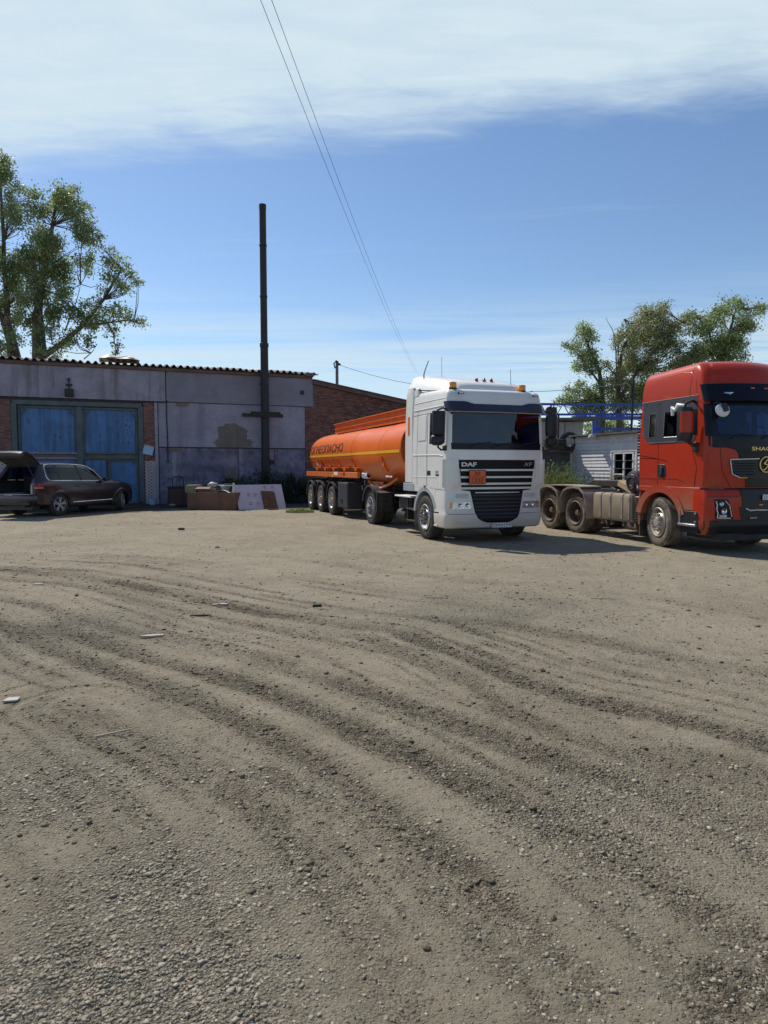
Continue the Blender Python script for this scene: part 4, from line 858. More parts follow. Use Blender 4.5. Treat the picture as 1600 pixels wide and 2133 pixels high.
# ------------------------------------------------------------------ trucks: shared builders
def interp(tab, z):
    zs = [t[0] for t in tab]
    return [float(np.interp(z, zs, [t[i] for t in tab])) for i in range(1, len(tab[0]))]
class Shell:
    """cab body: for every height the front, half width, rear and corner rounding; x forward, y left"""
    def __init__(s, tab, rcx, rcy, bow, lift=None, rr=.06): s.tab = tab; s.rcx = rcx; s.rcy = rcy; s.bow = bow; s.lift = lift; s.rr = rr
    def p(s, z): return interp(s.tab, z)                      # xf, hw, xr
    def fx(s, y, z):
        xf, hw, xr = s.p(z); inn = hw - s.rcy; a = abs(y)
        if a <= inn: return xf - s.bow * (a / inn) ** 2
        d = min(1, (a - inn) / s.rcy); return xf - s.bow - s.rcx * (1 - math.sqrt(max(0, 1 - d * d)))
    def sy(s, x, z):
        xf, hw, xr = s.p(z); x0 = xf - s.bow - s.rcx
        if x <= x0: return hw
        d = min(1, (x - x0) / s.rcx); return hw - s.rcy * (1 - math.sqrt(max(0, 1 - d * d)))
    def lz(s, x, z): return z + (s.lift(x, z) if s.lift else 0)
    def ring(s, z, xb, yf, nc=6, inset=0.0):
        xf, hw, xr = s.p(z); hw2 = hw - inset; x0 = xf - s.bow - s.rcx; pts = []
        for x in [xr + inset] + list(xb): pts.append((min(x, x0 - .01), -hw2))
        for k in range(nc + 1):
            t = k / nc * math.pi / 2; y = -(hw - s.rcy) - s.rcy * math.cos(t) + inset * math.cos(t); x = xf - s.bow - s.rcx + s.rcx * math.sin(t) - inset * math.sin(t); pts.append((x, y))
        inn = hw - s.rcy
        for f in yf: pts.append((xf - s.bow * f * f - inset, f * inn))
        n = len(pts); half = pts[:]
        out = half + [(x, -y) for x, y in half[:1 + len(xb) + nc + 1][::-1]]
        return [(x, y, s.lz(x, z)) for x, y in out]
    def build(s, zs, xb, yf, name, mats, parent, skip=None, inset=0.0, smooth=38, cap_top=True, cap_bot=True):
        rings = [s.ring(z, xb, yf, inset=inset) for z in zs]; mb = MB(); mb.loft(rings, True, 0, False, False, skip)
        n = len(rings[0])
        if cap_top: mb.f.append(tuple((len(zs) - 1) * n + k for k in range(n))); mb.m.append(0)
        if cap_bot: mb.f.append(tuple(range(n))[::-1]); mb.m.append(0)
        return mb.build(name, mats, parent, smooth=smooth)
    # raised patches that follow the body
    def fpatch(s, prof, off=.006, th=.02, ny=14, nzs=6, name='panel', m=None, parent=None, smooth=40, bevel=0.0, lab=None):
        """prof: [(z, y_left, y_right)] bottom to top"""
        zs = [q[0] for q in prof]; rows = []
        for i in range(len(prof) - 1):
            for k in range(nzs): rows.append(zs[i] + (zs[i + 1] - zs[i]) * k / nzs)
        rows.append(zs[-1]); A = []; B = []
        for z in rows:
            y0 = float(np.interp(z, zs, [q[1] for q in prof])); y1 = float(np.interp(z, zs, [q[2] for q in prof]))
            A.append([(s.fx(y, z) + off, y, s.lz(1, z)) for y in np.linspace(y0, y1, ny)]); B.append([(s.fx(y, z) + off - th, y, s.lz(1, z)) for y in np.linspace(y0, y1, ny)])
        return grid_solid(A, B).build(name, m, parent, smooth=smooth, bevel=bevel, label=lab)
    def spatch(s, prof, side=-1, off=.006, th=.02, nx=8, nzs=3, name='panel', m=None, parent=None, smooth=40, bevel=0.0, lab=None):
        zs = [q[0] for q in prof]; rows = []
        for i in range(len(prof) - 1):
            for k in range(nzs): rows.append(zs[i] + (zs[i + 1] - zs[i]) * k / nzs)
        rows.append(zs[-1]); A = []; B = []
        for z in rows:
            x0 = float(np.interp(z, zs, [q[1] for q in prof])); x1 = float(np.interp(z, zs, [q[2] for q in prof]))
            A.append([(x, side * (s.sy(x, z) + off), s.lz(x, z)) for x in np.linspace(x0, x1, nx)]); B.append([(x, side * (s.sy(x, z) + off - th), s.lz(x, z)) for x in np.linspace(x0, x1, nx)])
        return grid_solid(A, B).build(name, m, parent, smooth=smooth, bevel=bevel, label=lab)
    def sline(s, pts, side=-1, r=.006, off=.001, name='seam', m=None, parent=None):
        P = []
        for i in range(len(pts) - 1):
            for k in range(6):
                t = k / 6; P.append((pts[i][0] + (pts[i + 1][0] - pts[i][0]) * t, pts[i][1] + (pts[i + 1][1] - pts[i][1]) * t))
        P.append(pts[-1]); mb = MB(); mb.tube([(x, side * (s.sy(x, z) + off), s.lz(x, z)) for x, z in P], r, 5); return mb.build(name, m, parent, smooth=60)
    def fline(s, pts, r=.006, off=.001, name='seam', m=None, parent=None):
        P = []
        for i in range(len(pts) - 1):
            for k in range(8):
                t = k / 8; P.append((pts[i][0] + (pts[i + 1][0] - pts[i][0]) * t, pts[i][1] + (pts[i + 1][1] - pts[i][1]) * t))
        P.append(pts[-1]); mb = MB(); mb.tube([(s.fx(y, z) + off, y, s.lz(1, z)) for y, z in P], r, 5); return mb.build(name, m, parent, smooth=60)
    def ftext(s, txt, y, z, h, m, parent, name='lettering', off=.012, **k):
        return text_part(txt, h, lambda a, b: (s.fx(y + a, z + b) + off, y + a, s.lz(1, z + b)), m, name, parent, **k)
    def stext(s, txt, x, z, h, m, parent, name='lettering', off=.008, **k):   # on the right-hand side (y<0), reading towards the front
        return text_part(txt, h, lambda a, b: (x + a, -(s.sy(x + a, z + b) + off), s.lz(x, z + b)), m, name, parent, **k)
def grid_solid(A, B):
    nr, nc = len(A), len(A[0]); mb = MB(); vs = [p for r in A for p in r] + [p for r in B for p in r]; o = nr * nc; f = []
    for i in range(nr - 1):
        for k in range(nc - 1):
            a = i * nc + k; f.append((a, a + 1, a + nc + 1, a + nc)); f.append((o + a, o + a + nc, o + a + nc + 1, o + a + 1))
    bd = [k for k in range(nc)] + [i * nc + nc - 1 for i in range(1, nr)] + [(nr - 1) * nc + k for k in range(nc - 2, -1, -1)] + [i * nc for i in range(nr - 2, 0, -1)]
    for i in range(len(bd)): a, b = bd[i], bd[(i + 1) % len(bd)]; f.append((a, b, o + b, o + a))
    return mb.add(vs, f)
TM = {}
def make_wheel(parent, loc, r, w, side, kind, rimm, tyrem, nutm, rot=0.0, dual=False, name='wheel'):
    """side -1: outer face towards -y. kind: front (dome hub with ring of nuts), drive (deep dish), trailer (nut ring in deep dish)"""
    key = (r, w, kind, rimm.name, tyrem.name, nutm.name)
    e = empty(name, parent, loc, (0, 0, rot))
    rin = r * .56
    if key not in TM:
        ty = tyre_mesh('tyre', r, w, rin, tyrem).mesh('tyre', tyrem, 40)
        rm = MB(); o = -w / 2
        if kind == 'front':
            prof = [(rin + .004, .0 + o + .02), (rin + .022, o + .0), (rin + .006, o - .012), (rin - .015, o + .0), (rin - .03, o + .05), (rin - .05, o + .09), (rin - .075, o + .06), (r * .36, o + .03), (r * .33, o + .012), (r * .30, o + .015), (.001, o + .02)]
        elif kind == 'drive':
            prof = [(rin + .004, o + .02), (rin + .024, o), (rin + .006, o - .012), (rin - .012, o), (rin - .022, o + .10), (rin - .035, o + .20), (rin - .08, o + .235), (r * .36, o + .24), (.001, o + .245)]
        else:
            prof = [(rin + .004, o + .02), (rin + .024, o), (rin + .006, o - .012), (rin - .014, o), (rin - .03, o + .09), (rin - .06, o + .125), (r * .30, o + .12), (.001, o + .125)]
        rm.lathe(prof, axis='y', n=40)
        for k in range(10):
            if kind == 'front':
                a = 2 * math.pi * (k + .5) / 10; rm.lathe([(.024, 0), (.024, .004), (.001, .004)], (math.cos(a) * (rin - .055), o + .068, math.sin(a) * (rin - .055)), 'y', 8, mi=1)
        rim_me = rm.mesh('rim', [rimm, INK], 40)
        hb = MB()
        dz = {'front': .0, 'drive': .22, 'trailer': .10}[kind]; o2 = o + dz
        rn_ = r * .315 if kind != 'drive' else r * .31
        if kind == 'front': hb.lathe([(r * .20, o2 + .03), (r * .20, o2 - .03), (r * .18, o2 - .05), (.001, o2 - .055)], axis='y', n=24)
        elif kind == 'drive': hb.lathe([(r * .22, o2 + .02), (r * .20, o2 - .10), (r * .13, o2 - .16), (r * .12, o2 - .18), (.001, o2 - .185)], axis='y', n=24)
        else: hb.lathe([(r * .19, o2 + .03), (r * .185, o2 - .07), (r * .15, o2 - .09), (.001, o2 - .095)], axis='y', n=24)
        for k in range(10):
            a = 2 * math.pi * k / 10; c = (math.cos(a) * rn_, o2, math.sin(a) * rn_)
            hb.lathe([(.024, .02), (.024, -.035), (.018, -.065), (.001, -.068)], c, 'y', 8)
        hub_me = hb.mesh('hub', nutm, 40)
        TM[key] = (ty, rim_me, hub_me)
    ty, rim_me, hub_me = TM[key]
    fl = 0 if side < 0 else math.pi
    for nme, me in (('tyre', ty), ('rim', rim_me), ('hub', hub_me)):
        o = bpy.data.objects.new(nme, me); COL.objects.link(o); o.parent = e; o.rotation_euler = (0, 0, fl)
    if dual:
        o = bpy.data.objects.new('inner_tyre', ty); COL.objects.link(o); o.parent = e; o.location = (0, -side * (w + .03), 0)
    return e
def arch_band(c, r0, r1, a0, a1, y0, y1, n=24):
    """curved mudguard: section between radii, swept over angles (degrees, from +x up)"""
    mb = MB(); rings = []
    for k in range(n + 1):
        a = R(a0 + (a1 - a0) * k / n); ca, sa = math.cos(a), math.sin(a)
        rings.append([(c[0] + r * ca, y, c[1] + r * sa) for r, y in ((r0, y0), (r1, y0), (r1, y1), (r0, y1))])
    return mb.loft(rings)

# ------------------------------------------------------------------ white tractor unit
u_ = Vector((.33212, -.94324, 0)); l_ = Vector((.94324, .33212, 0))
DP = Vector((.9568, 16.2599, 0)) + l_ * 1.25; DR = math.atan2(u_.y, u_.x)
D = thing('tractor_truck', 'white tractor truck with orange hazard plate, coupled to the orange tank', 'truck', tuple(DP), DR)
lift = lambda x, z: max(0, z - 3.05) / .4 * .10 * max(0, min(1, (1.3 - x) / 1.9))
dtab = [(1.22, 1.40, 1.25, -.72), (1.9, 1.42, 1.25, -.72), (2.12, 1.41, 1.25, -.72), (2.97, 1.37, 1.225, -.72), (3.18, 1.36, 1.215, -.72), (3.34, 1.335, 1.20, -.71), (3.42, 1.30, 1.175, -.69), (3.455, 1.25, 1.14, -.66), (3.475, 1.18, 1.06, -.6)]
DS = Shell(dtab, .10, .16, .07, lift)
zs = [1.22, 1.6, 2.0, 2.12, 2.26, 2.30, 2.6, 2.9, 2.95, 2.99, 3.08, 3.18, 3.28, 3.36, 3.42, 3.455, 3.475]
xb = [-.5, -.1, .2, .37, .8, 1.16]; yf = [-1, -.9, -.6, -.3, 0, .3, .6, .9, 1]
def dskip(c, i, k):
    if 2.26 < c.z < 2.95 and c.x > 1.0 and abs(c.y) < 1.13 : return True          # windscreen
    if 2.30 < c.z < 2.95 and .37 < c.x < 1.16 and abs(c.y) > 1.1: return True       # door windows
    return False
DS.build(zs, xb, yf, 'cab', WHITE, D, dskip)
DS.build([1.25, 2.12, 2.26, 2.30, 2.6, 2.95, 3.0, 3.3], xb, yf, 'cab_lining', INTER, D, dskip, inset=.035, smooth=None)
DS.fpatch([(2.25, -1.13, 1.13), (2.96, -1.11, 1.11)], -.012, .006, 22, 6, 'windscreen', GLASS, D)
for s_ in (-1, 1): DS.spatch([(2.29, .36, 1.17), (2.96, .36, 1.17)], s_, -.010, .006, 4, 2, 'door_window', GLASSD, D)
# interior
MB().box((1.02, 0, 2.17), (.5, 2.2, .12)).box((1.08, .55, 2.26), (.3, .8, .10)).build('dashboard', INTERG, D, bevel=.03)
st = MB(); st.tube([(.80 + .06 * math.sin(a), .62 + .22 * math.cos(a), 2.36 + .2 * math.sin(a)) for a in np.linspace(0, 6.283, 24, False)], .016, 6, closed=True); st.bar((.80, .62, 2.36), (.98, .62, 2.2), .05); st.build('steering_wheel', BLACKP, D, smooth=60)
for y in (-.62, .62): MB().box((.05, y, 2.15), (.5, .52, .16)).box((-.2, y, 2.5), (.14, .5, .75)).box((-.2, y, 2.93), (.10, .28, .18)).build('seat', INTERG, D, bevel=.05)
MB().loft([[(.05 + .03 * (k % 2), .62 + .045 * k, z) for z in (2.05, 2.98)] + [(.03 + .03 * (k % 2), .62 + .045 * k, z) for z in (2.98, 2.05)] for k in range(12)]).build('curtain', CURTAIN, D)
MB().box((1.16, -.62, 2.90), (.03, .7, .13)).box((1.17, -.86, 2.80), (.03, .24, .25), (.6, 0, 0)).build('sun_blind', INTER, D, bevel=.02)
SHADEW = mat('recess_shade_white', (.50, .50, .49), .5, var=.05)  # white paint darkened to put the shade of the shallow recesses into colour
# front: cowl, bonnet, badge panel, slats, lower grille
DS.fpatch([(2.115, -1.14, 1.14), (2.262, -1.15, 1.15)], .004, .03, 22, 2, 'cowl', BLACKG, D)
for y in (-.75, -.15, .45):
    mb = MB(); mb.tube([(DS.fx(y, 2.17) + .03, y, 2.17), (DS.fx(y + .2, 2.25) + .03, y + .22, 2.25), (DS.fx(y + .55, 2.30) + .012, y + .58, 2.295)], .010, 5); mb.build('wiper', BLACKP, D)
DS.fpatch([(1.885, -.97, .97), (2.105, -1.0, 1.0)], .008, .03, 18, 3, 'bonnet', WHITE, D, bevel=.006)
gp_ = [(1.27, -.90, .90), (1.885, -.97, .97)]
DS.fpatch(gp_, .004, .03, 18, 4, 'upper_grille', DGRILLE, D)
DS.fpatch([(1.70, -.965, .965), (1.87, -.97, .97)], .010, .02, 18, 2, 'badge_panel', DGRILLE, D, bevel=.004)
for zc, hh in ((1.655, .045), (1.495, .045), (1.345, .05)): DS.fpatch([(zc - hh / 2, -.93, .93), (zc + hh / 2, -.935, .935)], .024, .03, 18, 1, 'grille_slat', WHITE, D, bevel=.006)
DS.ftext('DAF', -.91, 1.735, .095, PLATEW, D, width=.36, bold=.035, off=.014)
DS.ftext('XF', .66, 1.745, .085, DULLSIL, D, width=.25, bold=.01, shear=.25, off=.014)
# corner air deflectors
for s_ in (-1, 1):
    mb = MB(); rings = []
    for z in np.linspace(1.26, 1.90, 9):
        e_ = min(1, (z - 1.24) / .05, (1.92 - z) / .05); ring = []
        for y0 in (.99, 1.08, 1.18, 1.26, 1.32, 1.34): ring.append((DS.fx(min(y0, 1.249), z) + (.045 * e_ if y0 < 1.25 else (.0 if y0 < 1.33 else -.13)), s_ * y0, z))
        rings.append(ring + [(x - .05, y * .985, z2) for x, y, z2 in ring[::-1]])
    mb.loft(rings).build('air_deflector', WHITE, D, smooth=50)
# lower front: bumper with corners
btab = [(.33, 1.33, 1.20, .64), (.36, 1.38, 1.235, .64), (.50, 1.42, 1.255, .64), (.655, 1.43, 1.26, .64), (.67, 1.415, 1.255, .64), (1.0, 1.40, 1.25, .64), (1.24, 1.38, 1.24, .64)]
DB = Shell(btab, .16, .22, .07, None)
DB.build([.33, .345, .36, .42, .50, .58, .655, .67, .8, 1.0, 1.15, 1.24], [.8, 1.0], yf, 'bumper', WHITE, D)
DB.fpatch([(1.10, -.98, .98), (1.275, -.985, .985)], .002, .05, 18, 2, 'grille_surround', BLACKP, D) if False else None
DB.fpatch([(.46, -.28, .28), (.50, -.40, .40), (.56, -.50, .50), (.68, -.57, .57), (1.18, -.68, .68), (1.205, -.90, .90), (1.268, -.905, .905)], .008, .05, 18, 3, 'lower_grille', DGRILLE, D)
for zc in np.linspace(.58, 1.08, 7):
    yy = float(np.interp(zc, [.5, .68, 1.18], [.40, .57, .68])) - .03; DB.fpatch([(zc - .012, -yy, yy), (zc + .012, -yy, yy)], .016, .014, 12, 1, 'grille_bar', DARKGREY, D)
DB.fpatch([(1.135, -.57, .57), (1.155, -.57, .57)], .026, .02, 12, 1, 'grille_trim', STEEL, D)
DB.fline([(-1.2, .663), (-.6, .663)], .005, .001, 'seam', INK, D); DB.fline([(.6, .663), (1.2, .663)], .005, .001, 'seam', INK, D)
for s_ in (-1, 1):
    f2 = lambda a, b: (min(s_ * a, s_ * b), max(s_ * a, s_ * b))
    hl = DB.fpatch([(.775, *f2(.68, 1.16)), (.80, *f2(.655, 1.17)), (.91, *f2(.66, 1.175)), (.935, *f2(.72, 1.16))], .004, .04, 12, 2, 'headlight', LENS, D, bevel=.004)
    DB.fpatch([(.79, *f2(1.11, 1.165)), (.925, *f2(1.11, 1.165))], .008, .02, 4, 2, 'indicator', AMBER, hl)
    for q in (.75, .92): 
        MB().lathe([(.052, 0), (.050, .012), (.03, .004), (.001, .0)], (DB.fx(q, .86) + .004, s_ * q, .86), 'x', 16).build('reflector', CHROME, hl, smooth=40)
    DB.fpatch([(1.02, *f2(.74, 1.02)), (1.035, *f2(.72, 1.03)), (1.11, *f2(.72, 1.03)), (1.125, *f2(.74, 1.02))], -.0, .004, 10, 2, 'intake_recess_shade', SHADEW, D)
    DB.fpatch([(.455, *f2(.70, 1.03)), (.47, *f2(.67, 1.05)), (.56, *f2(.67, 1.05)), (.575, *f2(.70, 1.03))], .004, .02, 8, 2, 'fog_lamp_cover', WHITE, D, bevel=.006)
    # steps behind the corner, arch, skirt
    MB().box((.72, s_ * 1.215, .37), (.17, .09, .04)).box((.70, s_ * 1.20, .52), (.13, .06, .28)).build('step', WHITE if s_ < 0 else WHITE, D, bevel=.008)
    MB().box((.78, s_ * 1.245, .675), (.26, .03, .035)).build('step_gap', INK, D)
    arch_band((.08, .55), .60, .70, 20, 172, s_ * 1.262, s_ * 1.02).build('wheel_arch', GREYSK, D, smooth=40)
    mb = MB(); P = [(.72, 1.24), (-.72, 1.24), (-.72, 1.13), (-.62, 1.13)] + [(.08 + .66 * math.cos(R(a)), .55 + .66 * math.sin(R(a))) for a in range(120, 14, -8)] + [(.72, .72)]
    mb.prism(P, .20, base=(0, s_ * 1.25 - (.20 if s_ > 0 else 0), 0)).build('cab_side_lower', WHITE, D, bevel=.01)
    mb = MB(); mb.prism([(-.62, 1.32), (-1.34, 1.32), (-1.34, 1.12), (-.60, 1.12)], .06, base=(0, s_ * 1.262 - (.06 if s_ > 0 else 0), 0)).build('side_skirt', GREYSK, D, bevel=.01)
    MB().box((.10 - .0, s_ * 1.27, 1.265), (.07, .03, .04)).build('side_marker', REDLENS, D, bevel=.006)
# side seams, grooves and door furniture
for s_ in (-1, 1):
    DS.sline([(.20, 1.26), (.20, 2.98)], s_, .007, .0, 'seam', INK, D)
    DS.sline([(-.42, 1.3), (-.42, 3.40)], s_, .005, .0, 'seam', INK, D)
    DS.sline([(-.7, 2.02), (.9, 2.0), (1.12, 1.97)], s_, .011, .001, 'crease', WHITE, D)
    DS.sline([(-.7, 1.48), (1.2, 1.49)], s_, .007, .0, 'crease', WHITE, D)
    DS.sline([(-.7, 3.24), (1.2, 3.27)], s_, .010, .001, 'crease', WHITE, D)
    DS.sline([(-.7, 3.10), (1.2, 3.11)], s_, .014, .001, 'crease', WHITE, D)
    DS.sline([(-.7, 2.99), (1.22, 2.99)], s_, .006, .0, 'seam', INK, D)
    DS.spatch([(2.36, -.36, .10), (2.38, -.38, .12), (2.94, -.38, .12), (2.97, -.36, .10)], s_, .012, .02, 5, 2, 'side_panel', WHITE, D, bevel=.008)
    for z0, z1, x0, x1 in ((2.27, 2.31, .34, 1.19), (2.94, 2.98, .34, 1.19), (2.27, 2.98, .33, .375), (2.27, 2.98, 1.155, 1.20)):
        DS.spatch([(z0, x0, x1), (z1, x0, x1)], s_, .004, .03, 6, 1, 'window_seal', BLACKP, D)
    DS.spatch([(1.53, .22, .42), (1.64, .22, .42)], s_, .008, .03, 4, 2, 'door_handle', BLACKP, D, bevel=.01)
    # mirrors on two arms
    mi = MB(); sgn = s_
    rings = []
    for z in np.linspace(0, 1, 9):
        e_ = (1 - abs(2 * z - 1) ** 5) ** .4 if 0 < z < 1 else .5; zz = 2.44 + .52 * z
        rings.append([(1.30 + x * (.6 + .4 * e_), sgn * (1.47 + y * (.75 + .25 * e_)), zz) for x, y in ((-.06, -.14), (.05, -.15), (.10, -.08), (.11, 0), (.10, .08), (.05, .13), (-.06, .12))])
    mi.loft(rings); mo = mi.build('mirror_housing', BLACKP, D, smooth=50)
    m2 = MB(); rings = []
    for z in np.linspace(0, 1, 7):
        e_ = (1 - abs(2 * z - 1) ** 4) ** .4 if 0 < z < 1 else .5; zz = 2.20 + .24 * z
        rings.append([(1.30 + x * e_, sgn * (1.48 + y * e_), zz) for x, y in ((-.06, -.14), (.06, -.15), (.12, 0), (.06, .15), (-.06, .14))])
    m2.loft(rings).build('lower_mirror', BLACKP, mo, smooth=50)
    MB().tube([(1.27, sgn * 1.20, 2.98), (1.31, sgn * 1.34, 3.03), (1.30, sgn * 1.47, 2.98), (1.30, sgn * 1.47, 2.9)], .022, 8).tube([(1.22, sgn * 1.24, 2.14), (1.27, sgn * 1.36, 2.10), (1.30, sgn * 1.45, 2.16), (1.30, sgn * 1.46, 2.26)], .022, 8).build('mirror_arm', BLACKP, mo, smooth=50)
    MB().box((1.22, sgn * 1.255, 2.15), (.14, .06, .12)).build('mirror_base', BLACKP, mo, bevel=.015)
    MB().box((1.238, sgn * 1.46, 2.72), (.01, .20, .42)).build('mirror_glass', CHROME, mo)
DS.stext('DAF', .72, 1.585, .055, INK, D, width=.17, bold=.02); DS.spatch([(1.52, .72, .90), (1.56, .72, .90)], -1, .006, .01, 3, 1, 'type_badge', BLACKP, D)
for s_ in (-1, 1): MB().box((1.40, s_ * .95, 3.365), (.05, .15, .05)).build('marker_lamp', INK, D, bevel=.015)
for s_ in (-1, 1): MB().box((1.425, s_ * .95, 3.365), (.02, .10, .03)).build('marker_lens', PLATEW, D, bevel=.006)
# smoked sun visor over the windscreen
SMOKE = mat('smoked_visor', (.03, .027, .045), .22, var=.15, coat=.3)
A_ = []; B_ = []
for i, z in enumerate(np.linspace(0, 1, 7)):
    ra = []; rb = []
    for y in np.linspace(-1.27, 1.27, 31):
        up = 3.135 + .055 * max(0, min(1, (abs(y) - .62) / .18)); lo_ = 2.965
        zz = lo_ + (up - lo_) * z; yy = max(-1.2, min(1.2, y)); bx_ = DS.fx(yy * .985, 3.05) + .16 * (1 - z * .75) - (.0 if abs(y) < 1.2 else (abs(y) - 1.2) * 1.6)
        ra.append((bx_, y, zz)); rb.append((bx_ - .02, y, zz - .004))
    A_.append(ra); B_.append(rb)
grid_solid(A_, B_).build('sun_visor', SMOKE, D, smooth=60)
# roof air deflector, side extenders
mb = MB(); rings = []
for x, w_, z0, z1 in ((1.02, .70, 3.47, 3.51), (.98, .86, 3.47, 3.60), (.88, .94, 3.47, 3.67), (.72, 1.0, 3.48, 3.735), (.45, 1.05, 3.50, 3.81), (.1, 1.10, 3.53, 3.88), (-.3, 1.15, 3.58, 3.95), (-.7, 1.19, 3.64, 4.03), (-1.0, 1.21, 3.68, 4.08), (-1.12, 1.21, 3.69, 4.08)):
    ring = []
    for k in range(17):
        t = -1 + 2 * k / 16; ring.append((x, w_ * t, z0 + (z1 - z0) * (1 - abs(t) ** 5) ** .35 if abs(t) < 1 else z0))
    rings.append(ring)
rf = mb.loft(rings).build('roof_deflector', WHITE, D, smooth=45)
mb = MB(); rings = []
for z, x0 in ((1.34, -1.30), (2.3, -1.30), (3.0, -1.26), (3.4, -1.22), (3.66, -1.16), (3.70, -1.1)): rings.append([(x0 - .06, -1.20, z), (x0 + .08, -1.245, z), (-.76, -1.25 + max(0, z - 3) * .06, z), (-.72, -1.20 + max(0, z - 3) * .06, z), (-.9, -1.16, z)])
for s_ in (-1, 1):
    m3 = MB(); m3.loft([[(x, y * -s_, z) for x, y, z in r] for r in rings]); m3.build('side_extender', WHITE, D, smooth=40)
    MB().box((-.98, s_ * 1.240, 2.76), (.10, .03, .46), (0, .03, 0)).build('vent_slot', ORANGE, D) 
    MB().box((-.72, s_ * 1.15, 3.56), (.5, .10, .22)).build('fairing_foot', WHITE, D, bevel=.03)
MB().box((-.70, 0, 2.3), (.05, 2.2, 2.1)).build('cab_back', CHASSIS, D)
for s_ in (-1, 1): MB().tube([(x, s_ * (w_ + .006), z + .012) for x, w_, z in ((.88, .94, 3.47), (.72, 1.0, 3.48), (.45, 1.05, 3.50), (.1, 1.10, 3.53), (-.3, 1.15, 3.58), (-.7, 1.19, 3.64), (-1.0, 1.21, 3.68))], .012, 5).build('deflector_gap', SEAM, D)
# lights, beacons, aerials on the roof
for k, y in enumerate((-.22, -.02, .17)):
    e_ = MB(); e_.lathe([(.042, 0), (.038, .05), (.02, .085), (.001, .09)], (.72, y, 3.725), 'z', 12); e_.build('roof_lamp', BROWNL, D, smooth=50)
for y in (-1.00, .78):
    bb_ = MB().lathe([(.085, 0), (.09, .03), (.088, .12), (.078, .135), (.001, .137)], (1.08, y, 3.50), 'z', 20).build('beacon', AMBER, D, smooth=40)
    MB().lathe([(.095, 0), (.095, .03), (.001, .03)], (1.08, y, 3.475), 'z', 18).build('beacon_base', BLACKP, bb_); MB().tube([(1.02, y + .09, 3.50), (.95, y + .25, 3.50), (.9, y + .4, 3.53)], .01, 5).build('cable', BLACKP, bb_)
MB().tube([(-.55, -1.02, 3.85), (-.55, -1.02, 4.02), (-.55, -.99, 4.12), (-.55, -.90, 4.36)], [.016, .014, .012, .010], 6).build('whip_aerial', BLACKP, D)
MB().tube([(-.4, -.6, 3.9), (-.42, -.6, 4.45)], .005, 5).build('aerial', DARKGREY, D); MB().tube([(.9, .60, 3.5), (.9, .575, 4.02)], .006, 5).build('aerial', DARKGREY, D)
# hazard plate and number plate
hz_ = MB().box((1.472, -.56, 1.50), (.012, .42, .32)).build('hazard_plate', INK, D)
for z in (1.575, 1.425): MB().box((1.480, -.56, z), (.006, .395, .138)).build('plate_field', ADR, hz_)
for t_, y, z, w_ in (('30', -.645, 1.528, .15), ('1202', -.705, 1.378, .29)):
    text_part(t_, .095, lambda a, b, y=y, z=z: (1.4845, y + a, z + b), INK, 'digits', hz_, width=w_, bold=.012)
np_ = MB().box((1.45, .09, .40), (.012, .53, .118)).build('number_plate', PLATEW, D, bevel=.006)
for (z, hh, y, ww) in ((.455, .006, .09, .51), (.345, .006, .09, .51)): MB().box((1.457, y, z), (.003, ww, hh)).build('plate_border', INK, np_)
for y in (-.165, .165, .345): MB().box((1.457, y if y != .165 else .20, .40), (.003, .005, .11)).build('plate_border', INK, np_)
text_part('С975ОТ', .065, lambda a, b: (1.4585, -.15 + a, .368 + b), INK, 'characters', np_, width=.325, bold=.012)
text_part('142', .05, lambda a, b: (1.4585, .213 + a, .385 + b), INK, 'characters', np_, width=.115, bold=.01)
MB().box((1.44, .09, .33), (.02, .08, .10)).build('plate_bracket', CHASSIS, np_)
